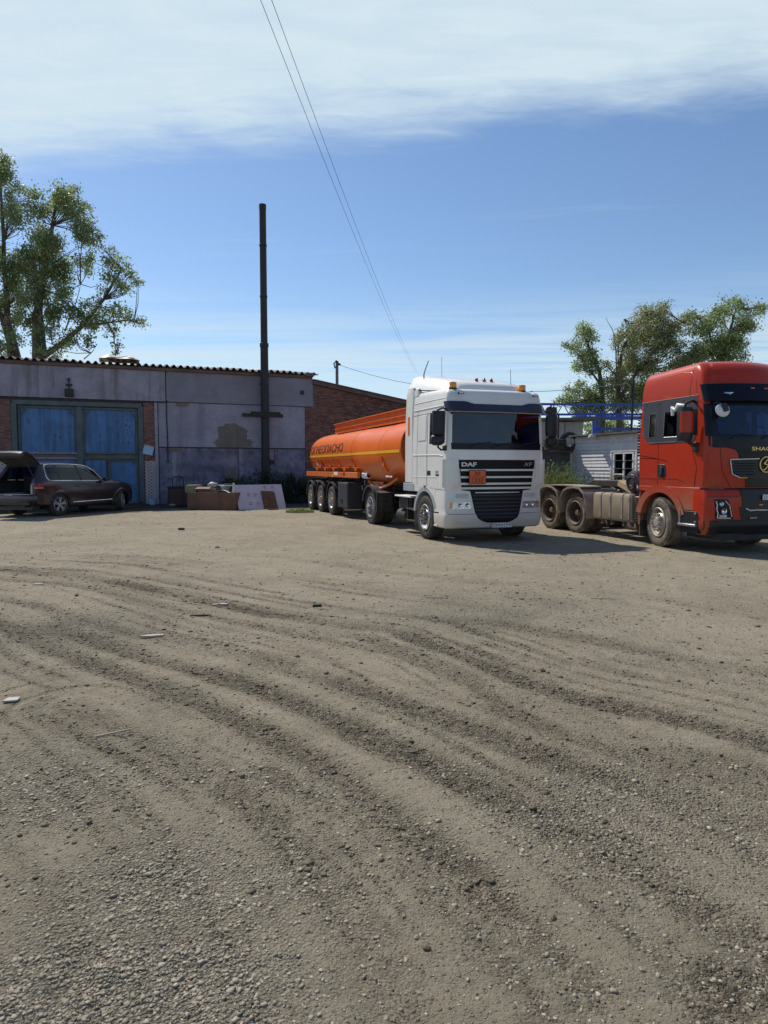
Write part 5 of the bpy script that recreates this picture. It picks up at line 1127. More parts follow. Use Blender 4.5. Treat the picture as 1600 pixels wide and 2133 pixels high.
# chassis, wheels and what hangs on the frame
ch_ = MB()
for y in (-.42, .42): ch_.box((-2.2, y, .86), (6.4, .08, .28))
for x in (-.9, -2.2, -3.4, -5.0): ch_.box((x, 0, .86), (.12, .8, .22))
ch_.box((.6, 0, .75), (.5, 1.0, .45)); ch_.box((0.3, 0, 1.15), (1.2, 1.4, .3)); ch_.box((.08, 0, .52), (.14, 2.0, .14)); ch_.box((-4.2, 0, .52), (.2, 1.9, .2))
ch_.box((1.1, 0, .36), (.3, 1.6, .12)); ch_.build('chassis', CHASSIS, D, bevel=.01)
MB().lathe([(.50, 0), (.52, .03), (.50, .07), (.001, .08)], (-3.9, 0, 1.05), 'z', 28).build('fifth_wheel', CHASSIS, D, smooth=40)
for s_ in (-1, 1):
    make_wheel(D, (.10, s_ * 1.10, .525), .525, .32, s_, 'front', STEEL, RUBBER, HUBD, rot=.0)
    make_wheel(D, (-4.22, s_ * 1.08, .525), .525, .28, s_, 'drive', STEEL, RUBBER, HUBD, dual=True)
    arch_band((-4.22, .54), .62, .645, 18, 168, s_ * 1.26, s_ * .62).build('rear_mudguard', DARKGREY, D, smooth=40)
    arch_band((-4.22, .54), .60, .66, 18, 168, s_ * 1.275, s_ * 1.25).build('mudguard_rim', DARKGREY, D, smooth=40)
    MB().box((-3.42, s_ * .95, 1.0), (.42, .6, .03), (0, .12, 0)).build('rear_cover', DARKGREY, D); MB().box((-3.55, s_ * 1.0, .70), (.05, .5, .55)).build('mud_flap', RUBBER, D)
    MB().box((-1.45, s_ * 1.02, .965), (1.15, .46, .04)).build('battery_cover', PLATEW if s_ < 0 else DARKGREY, D, bevel=.01)
    MB().box((-1.5, s_ * .95, .78), (.9, .40, .32)).build('battery_box', CHASSIS, D, bevel=.02)
    MB().lathe([(.001, -.34), (.12, -.335), (.155, -.30), (.155, .30), (.12, .335), (.001, .34)], (-1.85, s_ * 1.0, .45), 'x', 20).build('air_tank', CHASSIS, D, smooth=40)
    la = MB()
    for x in (-1.15, -.66): la.bar((x, s_ * 1.2, .28), (x, s_ * 1.2, .98), .045)
    for z in (.36, .66): la.bar((-1.2, s_ * 1.2, z), (-.6, s_ * 1.2, z), .06, .04)
    la.build('step_ladder', CHASSIS, D, bevel=.006)
    MB().prism([(-.62, .95), (-.50, 1.02), (-.52, .30), (-.60, .22)], .35, base=(0, s_ * 1.22 - (.35 if s_ > 0 else 0), 0)).build('mud_flap', DARKGREY, D, bevel=.01)
MB().tube([(-.95, -.5, 1.4), (-1.2, -.3, 1.25), (-1.6, 0, 1.2), (-1.55, .3, 1.4), (-1.3, .4, 1.6)], .02, 6).build('air_hose', BLACKP, D)

# ------------------------------------------------------------------ orange tank trailer
T = thing('tank_trailer', 'long orange fuel tank trailer with ОГНЕОПАСНО lettering and yellow stripe', 'trailer', tuple(DP + l_ * .01), DR)
def ell(x, zt, zb, hw, n=40, pw=2.25):
    zc, rz_ = (zt + zb) / 2, (zt - zb) / 2; out = []
    for k in range(n):
        a = 2 * math.pi * k / n; c, s2 = math.cos(a), math.sin(a); out.append((x, hw * math.copysign(abs(c) ** (2 / pw), c), zc + rz_ * math.copysign(abs(s2) ** (2 / pw), s2)))
    return out
ZT = 3.08
prof_b = [(-12.5, 1.75), (-12.35, 1.48), (-12.05, 1.38), (-6.2, 1.36), (-5.7, 1.26), (-5.3, 1.12), (-3.9, 1.10), (-3.4, 1.20), (-2.6, 1.36), (-1.75, 1.36), (-1.6, 1.42), (-1.48, 1.7)]
def zb_at(x): return float(np.interp(x, [p[0] for p in prof_b], [p[1] for p in prof_b]))
xs_ = [-12.5, -12.45, -12.35, -12.2, -12.05, -11.5, -11, -10, -9, -8, -7, -6.5, -6.2, -6.0, -5.7, -5.5, -5.3, -4.6, -3.9, -3.7, -3.4, -3.0, -2.6, -2.2, -1.9, -1.75, -1.68, -1.6]
rings = []
for x in xs_:
    e_ = 1.0
    if x < -12.0: e_ = (1 - ((-12.0 - x) / .52) ** 2) ** .5 if x > -12.5 else .35
    zt = 2.2 + (ZT - 2.2) * e_; zb = 2.2 - (2.2 - zb_at(x)) * (e_ if x < -12.0 else 1); rings.append(ell(x, zt, zb, 1.235 * max(e_, .3)))
# dished front end inside a rim
rings.append(ell(-1.58, ZT - .02, 1.40, 1.22)); rings.append(ell(-1.66, ZT - .08, 1.48, 1.15)); 
mb = MB(); mb.loft(rings); mb.build('tank', ORANGE, T, smooth=50)
def ty(x, z):
    zc, rz_ = (ZT + zb_at(x)) / 2, (ZT - zb_at(x)) / 2; q = min(1, abs((z - zc) / rz_)); return 1.235 * (1 - q ** 2.25) ** (1 / 2.25)
for s_ in (-1, 1):
    A_ = [[(x, s_ * (ty(x, z) + .004), z) for x in np.linspace(-12.05, -1.72, 60)] for z in np.linspace(2.115, 2.195, 3)]; B_ = [[(x, y - s_ * .003, z) for x, y, z in r] for r in A_]
    grid_solid(A_, B_).build('reflective_stripe', YELLOW, T)
text_part('ОГНЕОПАСНО', .31, lambda a, b: (-11.95 + a, -(ty(-9, 2.26 + b) + .005), 2.26 + b), INK, 'lettering', T, width=4.7, bold=.010, cuts=5)
for s_ in (-1, 1):
    # walkway rail along the top
    MB().prism([(-10.05, 2.93), (-1.62, 2.93), (-1.62, 3.29), (-9.9, 3.29), (-10.05, 3.2)], .03, base=(0, s_ * .70 - .015, 0)).build('walkway_side', ORANGE, T, bevel=.008)
    MB().box((-5.85, s_ * .73, 3.285), (8.5, .09, .03)).box((-5.85, s_ * .725, 3.10), (8.4, .05, .025)).build('walkway_lip', ORANGE, T, bevel=.006)
for x in (-10.0, -1.63): MB().box((x, 0, 3.10), (.03, 1.4, .34)).build('walkway_end', ORANGE, T)
for k in range(5):
    x = -9.2 + 1.75 * k; MB().lathe([(.27, 0), (.27, .12), (.20, .16), (.001, .17)], (x, 0, 2.98), 'z', 24).build('manhole', ORANGE, T, smooth=40)
MB().box((-5.8, 0, 2.99), (8.2, 1.2, .03)).build('walkway', GREYSK, T)
# plate at the front end of the rail: number
tp = MB().box((-1.83, -.735, 3.17), (.36, .01, .19)).build('number_plate', PLATEW, T); text_part('А 5687', .09, lambda a, b: (-1.99 + a, -.742, 3.13 + b), INK, 'characters', tp, width=.31, bold=.01) if False else text_part('5687', .10, lambda a, b: (-1.97 + a, -.742, 3.12 + b), INK, 'characters', tp, width=.28, bold=.01)
# weld rings
for x in (-8.6, -6.2, -3.4): 
    rg = ell(x, ZT + .006, zb_at(x) - .004, 1.241); mb = MB(); mb.tube(rg, .003, 5, closed=True); mb.build('weld_ring', ORANGE, T, smooth=60)
rg = ell(-1.6, ZT + .004, 1.40, 1.24); MB().tube(rg, .03, 6, closed=True).build('front_rim', ORANGE, T, smooth=60)
# side brackets and gussets
for s_ in (-1, 1):
    for x in (-11.8, -10.6, -9.2, -7.9, -6.1, -3.1):
        P = [(x, s_ * (ty(x, z) + .018), z) for z in np.linspace(1.60, 2.04, 7)]
        mb = MB()
        for i in range(len(P) - 1): mb.bar(P[i], P[i + 1], .07, .03, up=(1, 0, 0))
        sb_ = mb.build('bracket', ORANGE, T); MB().box((x, s_ * (ty(x, 1.80) + .05), 1.82), (.05, .02, .13)).build('reflector', mat('pale_reflector', (.70, .45, .38), .4) if x == -11.8 and s_ < 0 else MATS['pale_reflector'], sb_)
    for x in (-10.9, -9.6, -8.4, -7.0, -5.7):
        MB().prism([(x - .16, 1.70), (x + .16, 1.70), (x, 1.57)], .03, base=(0, s_ * 1.235 - .015, 0)).build('gusset', ORANGE, T)
        MB().bar((x - .5, s_ * 1.20, 1.72), (x + .5, s_ * 1.20, 1.72), .03).build('gusset_rod', ORANGE, T)
    # long side box and bumper rail
    MB().box((-9.1, s_ * 1.20, 1.47), (7.25, .10, .185)).build('side_rail', ORANGE, T, bevel=.012)
    for x in (-10.9, -9.1, -7.3): MB().box((x, s_ * 1.252, 1.47), (.012, .004, .18)).build('rail_joint', INK, T)
    MB().box((-8.05, s_ * 1.254, 1.51), (.50, .006, .12)).build('label_plate', PLATEW, T); MB().box((-7.0, s_ * 1.254, 1.50), (.20, .006, .11)).build('warning_plate', DARKGREY, T)
    MB().box((-8.5, s_ * 1.254, 1.42), (.10, .006, .09)).build('side_marker', YELLOW, T)
    MB().lathe([(.10, 0), (.11, .02), (.11, .5), (.10, .52), (.085, .52), (.085, .05)], (-5.45, s_ * 1.02, 1.47), 'x', 20).build('hose_tube', PLATEW, T, smooth=40)
    MB().box((-2.9, s_ * 1.1, 1.46), (.5, .03, .05)).build('side_lamp', PLATEW, T, bevel=.008)
    # hazard diamonds near the tail
    for x, m_ in ((-11.2, PLATEW), (-10.35, REDLENS)):
        c_ = [(x, 2.02), (x + .20, 1.82), (x, 1.62), (x - .20, 1.82)]; A_ = [[(px_, s_ * (ty(px_, pz) + .008), pz) for px_, pz in (c_[3], c_[2])], [(px_, s_ * (ty(px_, pz) + .008), pz) for px_, pz in (c_[0], c_[1])]]
        B_ = [[(a, b - s_ * .004, c2) for a, b, c2 in r] for r in A_]; grid_solid(A_, B_).build('hazard_diamond', m_, T)
for x in (-5.0, -4.2): MB().lathe([(.10, -.25), (.10, .05), (.14, .06), (.14, .10)], (x, -.5, 1.02), 'z', 16).build('valve', ORANGE, T, smooth=40)
MB().tube([(-5.2, -.95, 1.30), (-4.6, -1.0, 1.12), (-3.8, -1.0, 1.1), (-3.2, -.95, 1.25), (-2.7, -.9, 1.42)], .045, 10).build('discharge_pipe', ORANGE, T, smooth=60)
for s_ in (-1, 1): MB().box((-4.6, s_ * .9, 1.18), (1.3, .08, .22)).build('belly_frame', ORANGE, T, bevel=.02)
fm = MB()
for y in (-.5, .5): fm.box((-8.6, y, 1.22), (7.8, .10, .24)); fm.box((-3.0, y, 1.22), (3.0, .08, .14))
for x in (-12.3, -10.9, -9.6, -8.0, -5.2): fm.box((x, 0, 1.22), (.12, 2.2, .16))
fm.box((-12.62, 0, 1.0), (.10, 2.3, .14)); fm.build('trailer_frame', CHASSIS, T, bevel=.01)
for c_ in T.children:
    if c_.name.startswith(('walkway', 'manhole')) or (c_.name.startswith('number_plate')): c_.location.z = .07
AX = (-8.72, -10.36, -12.02)
for i, x in enumerate(AX):
    MB().box((x, 0, .525), (.16, 1.9, .16)).box((x + .3, -.5, .75), (.7, .10, .14)).box((x + .3, .5, .75), (.7, .10, .14)).build('axle', CHASSIS, T)
    for s_ in (-1, 1):
        make_wheel(T, (x, s_ * 1.07, .53), .53, .36, s_, 'trailer', STEEL, RUBBER, COPPER)
        arch_band((x, .56), .62, .645, 2, 178, s_ * 1.255, s_ * .86).build('mudguard', BLACKP, T, smooth=40)
        arch_band((x, .56), .60, .66, 2, 178, s_ * 1.268, s_ * 1.25).build('mudguard_rim', DARKGREY, T, smooth=40)
for s_ in (-1, 1):
    tb = MB().box((-7.25, s_ * .98, .77), (1.22, .50, .88)).build('tool_box', DARKGREY, T, bevel=.015)
    MB().box((-7.25, s_ * 1.236, .77), (1.12, .012, .80)).build('box_door', DARKGREY, tb, bevel=.006); MB().box((-7.3, s_ * 1.245, .58), (.16, .02, .18)).box((-7.3, s_ * 1.26, .60), (.04, .03, .10)).build('latch', BLACKP, tb, bevel=.008)
    lg = MB(); lg.box((-5.55, s_ * .85, .72), (.14, .14, .85)); lg.box((-5.55, s_ * .85, .28), (.28, .28, .04)); lg.bar((-5.55, s_ * .85, .9), (-5.0, s_ * .6, 1.15), .05); lg.build('landing_leg', CHASSIS, T)
MB().lathe([(.001, -.5), (.20, -.48), (.22, -.42), (.22, .42), (.20, .48), (.001, .5)], (-6.0, .1, .8), 'y', 20).build('air_tank', CHASSIS, T, smooth=40)
MB().box((-12.66, 0, .62), (.12, 2.2, .14)).build('rear_bumper', ORANGE, T, bevel=.01)
for s_ in (-1, 1): MB().box((-12.7, s_ * .95, 1.02), (.05, .4, .13)).build('tail_light', REDLENS, T, bevel=.01)
STEELDK = mat('dull_steel', (.26, .27, .29), .4, .8, var=.1)
# ------------------------------------------------------------------ red tractor unit
RP = Vector((7.201, 14.646, 0)); RR = -1.2799
Q_ = thing('tractor_truck', 'red and black tractor truck with dusty tanks, parked at the right edge', 'truck', tuple(RP), RR)
rl = lambda x, z: max(0, z - 3.3) / .55 * .05 * max(-1, min(1, (x - .1)))
rtab = [(1.30, 1.27, 1.24, -.90), (1.5, 1.30, 1.25, -.90), (2.1, 1.31, 1.25, -.91), (2.3, 1.30, 1.245, -.91), (3.0, 1.19, 1.215, -.90), (3.15, 1.17, 1.21, -.90), (3.40, 1.14, 1.20, -.89), (3.60, 1.06, 1.175, -.87), (3.72, .97, 1.13, -.84), (3.79, .88, 1.06, -.80), (3.83, .78, .95, -.74), (3.85, .62, .78, -.62)]
RS = Shell(rtab, .13, .20, .16, rl)
zs = [1.30, 1.5, 1.8, 2.1, 2.27, 2.36, 2.6, 2.88, 2.96, 3.15, 3.3, 3.4, 3.5, 3.6, 3.66, 3.72, 3.76, 3.79, 3.83, 3.85]
xb = [-.84, -.66, -.40, -.22, -.14, .45, .58, .75]; 
xb = [-.84, -.62, -.40, -.14, .30, .66]; yf = [-1, -.95, -.7, -.35, 0, .35, .7, .95, 1]
def rskip(c, i, k):
    if 2.36 < c.z < 2.96 and c.x > .78 and abs(c.y) < 1.08: return True
    if 2.36 < c.z < 2.88 and abs(c.y) > 1.12 and (-.62 < c.x < -.40 or -.14 < c.x < .66): return True
    return False
RS.build(zs, xb, yf, 'cab', RED, Q_, rskip)
RS.build([1.35, 2.1, 2.36, 2.6, 2.88, 2.96, 3.0, 3.4], xb, yf, 'cab_lining', INTER, Q_, rskip, inset=.04, smooth=None)
RS.fpatch([(2.34, -1.12, 1.12), (2.98, -1.09, 1.09)], -.012, .006, 24, 6, 'windscreen', GLASS, Q_)
CURT2 = mat('patterned_curtain', (.60, .50, .20), .9, var=.5, vscale=9)
for s_ in (-1, 1):
    RS.spatch([(2.35, -.15, .67), (2.89, -.15, .67)], s_, -.012, .006, 4, 2, 'door_window', GLASSD, Q_)
    RS.spatch([(2.35, -.63, -.39), (2.89, -.63, -.39)], s_, -.012, .006, 3, 2, 'quarter_window', GLASSC, Q_)
    MB().box((-.52, s_ * 1.19, 2.62), (.32, .012, .58)).build('curtain', CURT2, Q_)
    # black window band
    for prof, nm in (([(2.22, -.55, .70), (2.30, -.70, .80), (2.36, -.76, .80)], 'band_lower'), ([(2.88, -.84, .80), (3.10, -.87, .80), (3.14, -.87, .80)], 'band_upper'), ([(2.36, -.78, -.63), (2.88, -.85, -.63)], 'band_rear'), ([(2.36, -.40, -.14), (2.88, -.40, -.14)], 'band_post'), ([(2.36, .64, .84), (2.88, .64, .80)], 'band_front')):
        RS.spatch(prof, s_, .005, .03, 10, 2, nm, DARKGREY if nm != 'band_front' else BLACKG, Q_)
    RS.spatch([(2.235, -.58, .25), (2.262, -.62, .25)], s_, .010, .01, 8, 1, 'chrome_strip', STEELDK, Q_)
    RS.sline([(-.62, 2.36), (-.62, 2.88), (-.40, 2.88), (-.40, 2.36), (-.62, 2.36)], s_, .007, .005, 'window_frame', STEELDK, Q_)
    RS.sline([(-.15, 2.88), (-.15, 2.35), (.28, 2.35)], s_, .008, .005, 'window_frame', STEELDK, Q_)
    RS.sline([(-.29, 1.32), (-.29, 3.12)], s_, .006, .001, 'seam', INK, Q_); RS.sline([(.80, 1.34), (.86, 1.7), (.70, 2.15)], s_, .006, .001, 'seam', INK, Q_)
    RS.sline([(-.9, 3.145), (.82, 3.155)], s_, .007, .001, 'seam', INK, Q_); RS.sline([(.56, 3.16), (.60, 3.72)], s_, .004, .001, 'seam', BLACKP, Q_)
    RS.sline([(-.86, 3.62), (.30, 3.66), (.55, 3.62), (.72, 3.45), (.76, 3.2)], s_, .007, -.001, 'crease', RED, Q_)
    RS.sline([(-.9, 1.98), (-.3, 1.90), (0, 1.84)], s_, .006, -.001, 'crease', SEAM, Q_); RS.sline([(-.9, 1.92), (-.3, 1.90)], s_, .005, -.001, 'crease', SEAM, Q_); RS.sline([(-.88, 1.46), (.3, 1.47), (.55, 1.40)], s_, .004, -.001, 'crease', SEAM, Q_)
    hd = RS.spatch([(1.50, -.25, -.06), (1.54, -.28, -.03), (1.74, -.28, -.04), (1.78, -.26, -.08)], s_, .008, .03, 5, 2, 'door_handle', BLACKP, Q_, bevel=.01)
    MB().box((-.16, s_ * 1.27, 1.64), (.07, .03, .18)).build('grip', DARKGREY, hd, bevel=.01)
    for x in (-.75, -.35, .05, .4): MB().lathe([(.012, 0), (.012, s_ * .01), (.001, s_ * .012)], (x, s_ * (RS.sy(x, 3.08) + .005), 3.08), 'y', 8).build('stud', INK, Q_)
    # wheel arch and step
    arch_band((-.20, .56), .62, .78, 14, 168, s_ * 1.27, s_ * .98).build('wheel_arch', RED, Q_, smooth=40)
    mb = MB(); P = [(.86, 1.31), (-.90, 1.31), (-.90, 1.20), (-.80, 1.20)] + [(-.20 + .70 * math.cos(R(a)), .56 + .70 * math.sin(R(a))) for a in range(116, 20, -8)] + [(.46, .84), (.90, .84), (.96, 1.31)]
    mb.prism(P, .22, base=(0, s_ * 1.25 - (.22 if s_ > 0 else 0), 0)).build('cab_side_lower', RED, Q_, bevel=.012)
    sp = MB(); sp.box((.70, s_ * 1.18, .70), (.50, .16, .26)).box((.68, s_ * 1.15, .45), (.48, .2, .12)); so_ = sp.build('step_well', INK, Q_, bevel=.01)
    MB().box((.66, s_ * 1.26, .545), (.50, .08, .05)).build('step_tread', STEEL, so_, bevel=.008); MB().box((.44, s_ * 1.262, .68), (.05, .03, .30)).build('step_bracket', STEEL, so_)
    for z in (.62, .79): MB().lathe([(.022, 0), (.022, s_ * .03), (.001, s_ * .035)], (.90, s_ * 1.27, z), 'y', 10).build('bolt', STEEL, so_, smooth=40)
    # mirrors
    mb = MB(); rings = []
    for z in np.linspace(0, 1, 9):
        e_ = (1 - abs(2 * z - 1) ** 6) ** .35 if 0 < z < 1 else .5; zz = 2.24 + .66 * z
        rings.append([(.78 + x * (.6 + .4 * e_), s_ * (1.50 + y * (.8 + .2 * e_)), zz) for x, y in ((-.07, -.15), (.05, -.16), (.12, -.09), (.13, .02), (.11, .10), (.04, .14), (-.07, .13))])
    mo = mb.loft(rings).build('mirror_housing', BLACKP, Q_, smooth=50)
    mb = MB(); mb.loft([[(x + .012, y * 1.01 if False else y, z) for x, y, z in r[1:6]] + [(x - .01, y, z) for x, y, z in r[1:6][::-1]] for r in rings[2:8]]); mb.build('mirror_cap', RED, mo, smooth=50)
    MB().box((.715, s_ * 1.49, 2.60), (.01, .22, .46)).build('mirror_glass', CHROME, mo)
    MB().tube([(.72, s_ * 1.20, 3.02), (.80, s_ * 1.34, 3.04), (.78, s_ * 1.50, 2.98), (.78, s_ * 1.5, 2.88)], .028, 8).tube([(.86, s_ * 1.2, 2.18), (.86, s_ * 1.36, 2.16), (.80, s_ * 1.48, 2.26)], .04, 8).build('mirror_arm', BLACKP, mo, smooth=50)
    MB().box((.84, s_ * 1.24, 2.12), (.12, .10, .20)).build('mirror_base', BLACKP, mo, bevel=.02)
    wv = MB(); wv.tube([(.50, s_ * 1.56, 2.76), (.52, s_ * 1.58, 2.92), (.60, s_ * 1.58, 2.86), (.66, s_ * 1.57, 2.96), (.78, s_ * 1.52, 2.94)], [.03, .045, .035, .045, .03], 8).build('white_bracket', PLATEW, mo, smooth=60)
# interior
MB().box((.72, 0, 2.22), (.55, 2.15, .14)).build('dashboard', INTERG, Q_, bevel=.03)
for y in (-.62, .62): MB().box((-.15, y, 2.1), (.5, .52, .16)).box((-.42, y, 2.5), (.14, .5, .8)).build('seat', INTERG, Q_, bevel=.05)
st = MB(); st.tube([(.46 + .06 * math.sin(a), .6 + .22 * math.cos(a), 2.38 + .2 * math.sin(a)) for a in np.linspace(0, 6.283, 24, False)], .016, 6, closed=True); st.build('steering_wheel', BLACKP, Q_, smooth=60)
for y in (.0, .34): MB().prism([(-.06, 2.84), (.08, 2.84), (.08, 2.45), (.05, 2.42), (.03, 2.6), (-.05, 2.66)], .01, base=(.85, y, 0), ax=((0, 1, 0), (0, 0, 1), (1, 0, 0))).build('hanging_pennant', mat('pale_pennant', (.45, .48, .5), .8, var=.4, vscale=25), Q_)
# black front panel, visor, wipers, badge
RS.fpatch([(2.10, -1.10, 1.10), (2.14, -1.20, 1.20), (2.34, -1.20, 1.20), (2.36, -1.06, 1.06)], .005, .03, 26, 3, 'cowl', BLACKG, Q_)
for s_ in (-1, 1):
    f2 = lambda a, b: (min(s_ * a, s_ * b), max(s_ * a, s_ * b))
    RS.fpatch([(2.33, *f2(1.00, 1.235)), (2.97, *f2(1.05, 1.21))], .006, .03, 8, 4, 'windscreen_pillar', BLACKG, Q_)
    RS.fpatch([(2.34, *f2(.92, 1.1)), (2.42, *f2(1.04, 1.1)), (2.50, *f2(1.075, 1.1))], .002, .01, 6, 3, 'screen_corner', BLACKG, Q_)
RS.fpatch([(2.95, -1.12, 1.12), (3.12, -1.1, 1.1)], .006, .03, 24, 2, 'screen_header', BLACKG, Q_)
A_ = []; B_ = []
for z in np.linspace(0, 1, 6):
    ra = []; rb = []
    for y in np.linspace(-1.26, 1.26, 31):
        yy = max(-1.2, min(1.2, y)); x = RS.fx(yy * .97, 3.2) + .05 + .13 * (1 - z) - max(0, abs(y) - 1.2) * 1.5; zz = 3.02 + .35 * z - .02 * (abs(y) / 1.26) ** 2
        ra.append((x, y, zz)); rb.append((x - .03, y, zz))
    A_.append(ra); B_.append(rb)
vz = grid_solid(A_, B_).build('sun_visor', BLACKG, Q_, smooth=60)
for y in (-.32, .0, .32): MB().box((RS.fx(y, 3.2) + .10, y, 3.27), (.02, .10, .03)).build('marker_lamp', REDLENS, vz, bevel=.006)
for s_ in (-1, 1): MB().loft([[(RS.fx(.9, 3.15) + .15 + .02 * k, s_ * (.72 + .12 * k), 3.12 + .03 * math.sin(k)), (RS.fx(.9, 3.15) + .16, s_ * (.72 + .12 * k), 3.18), (RS.fx(.9, 3.15) + .10, s_ * (.72 + .12 * k), 3.15)] for k in range(3)]).build('visor_lamp', CHROME, vz, smooth=60)
for y in (-.8, -.1, .5):
    mb = MB(); mb.tube([(RS.fx(y, 2.28) + .03, y, 2.28), (RS.fx(y + .2, 2.38) + .04, y + .2, 2.37), (RS.fx(y + .6, 2.36) + .012, y + .6, 2.34)], .011, 5); mb.build('wiper', BLACKP, Q_)
RS.ftext('SHACMAN', -.34, 2.045, .075, GOLD, Q_, width=.84, bold=.015, off=.014)
# convex front mirror
cm = MB(); cm.lathe([(.001, .07), (.08, .055), (.13, .02), (.135, 0), (.12, -.01), (.001, -.01)], (0, 0, 0), 'x', 20); cmo = cm.build('front_mirror', PLATEW, Q_, smooth=50, loc=(1.24, -1.02, 2.82), rot=(0, -.3, -.35))
MB().box((.06, .02, .03), (.06, .10, .16), (.3, 0, 0)).tube([(.02, 0, .12), (-.06, -.05, .2), (-.12, -.10, .2)], .018, 6).build('mirror_stem', DARKGREY, cmo)
# central black nose between red corners
RS.fpatch([(1.32, -.40, .40), (1.48, -.44, .44), (1.50, -.55, .55), (1.56, -.72, .72), (1.86, -.79, .79)], .010, .04, 24, 4, 'grille', BLACKP, Q_)
RS.fpatch([(1.86, -.58, .58), (2.0, -.62, .62), (2.06, -.68, .68), (2.11, -.9, .9)], .008, .03, 24, 3, 'badge_panel', BLACKG, Q_)
for r_ in range(5):
    z = 1.56 + .055 * r_
    for k in range(12):
        for s_ in (-1, 1):
            y = s_ * (.27 + .036 * k + (.018 if r_ % 2 else 0))
            if abs(y) < .70: MB_ = None
hx = MB()
for r_ in range(5):
    z = 1.575 + .055 * r_
    for k in range(12):
        for s_ in (-1, 1):
            y = s_ * (.27 + .037 * k + (.018 if r_ % 2 else 0))
            if abs(y) < .70: hx.lathe([(.001, .0), (.013, .004), (.015, 0)], (RS.fx(y, z) + .011, y, z), 'x', 6)
hx.build('grille_mesh', BLACKG, Q_)
for s_ in (-1, 1):
    RS.fline([(s_ * .16, 1.885), (s_ * .79, 1.868), (s_ * .735, 1.58), (s_ * .56, 1.505)], .013, .016, 'grille_trim', STEEL, Q_)
    RS.fpatch([(1.495, *((-.54, -.42) if s_ < 0 else (.42, .54))), (1.52, *((-.54, -.42) if s_ < 0 else (.42, .54)))], .024, .02, 4, 1, 'amber_marker', AMBER, Q_, bevel=.004)
    RS.fline([(s_ * .98, 2.09), (s_ * .92, 1.62), (s_ * .78, 1.40), (s_ * .72, 1.33)], .006, .001, 'seam', INK, Q_)
    RS.fline([(s_ * 1.06, 2.02), (s_ * 1.2, 2.02), (s_ * 1.2, 1.4)], .005, .001, 'crease', RED, Q_)
em = empty('emblem', Q_, (RS.fx(.0, 1.77) + .018, 0, 1.77))
MB().lathe([(.135, 0), (.143, .018), (.160, .018), (.165, 0)], (0, 0, 0), 'x', 36).build('ring', GOLD, em, smooth=50); MB().lathe([(.001, .004), (.136, .004)], (0, 0, 0), 'x', 30).build('field', BLACKG, em)
eb = MB()
for p, q2 in (((.02, .10), (-.07, .02)), ((-.07, .02), (.04, -.01)), ((.04, -.01), (-.04, -.10)), ((.02, .10), (.09, .10)), ((-.04, -.10), (-.09, -.10))): eb.bar((.012, p[0], p[1]), (.012, q2[0], q2[1]), .02, .035, up=(1, 0, 0))
eb.build('bolt_mark', GOLD, em)
# bumper
ptab = [(.36, 1.20, 1.16, .80), (.48, 1.30, 1.22, .80), (.55, 1.36, 1.25, .80), (.9, 1.38, 1.26, .80), (1.14, 1.37, 1.26, .80), (1.27, 1.33, 1.25, .80)]
RB = Shell(ptab, .14, .20, .17, None)
RB.build([.36, .40, .48, .55, .62, .75, .9, 1.05, 1.14, 1.15, 1.2, 1.27], [.85, .95], yf, 'bumper', RED2, Q_)
RB.fpatch([(.37, -1.18, 1.18), (.48, -1.215, 1.215), (.56, -1.245, 1.245), (.66, -1.25, 1.25), (.675, -1.0, 1.0), (.685, -.68, .68)], .012, .05, 26, 3, 'bumper_lip', BLACKP, Q_)
RB.spatch([(.38, .80, .94), (.70, .80, .94)], 1, .006, .03, 4, 2, 'lip_side', BLACKP, Q_); RB.spatch([(.38, .80, .94), (.70, .80, .94)], -1, .006, .03, 4, 2, 'lip_side', BLACKP, Q_)
RB.fpatch([(.69, -.55, .55), (.72, -.56, .56), (.93, -.62, .62), (.94, -.55, .55), (1.0, -.55, .55), (1.28, -.58, .58)], .008, .05, 22, 3, 'lower_grille', BLACKP, Q_)
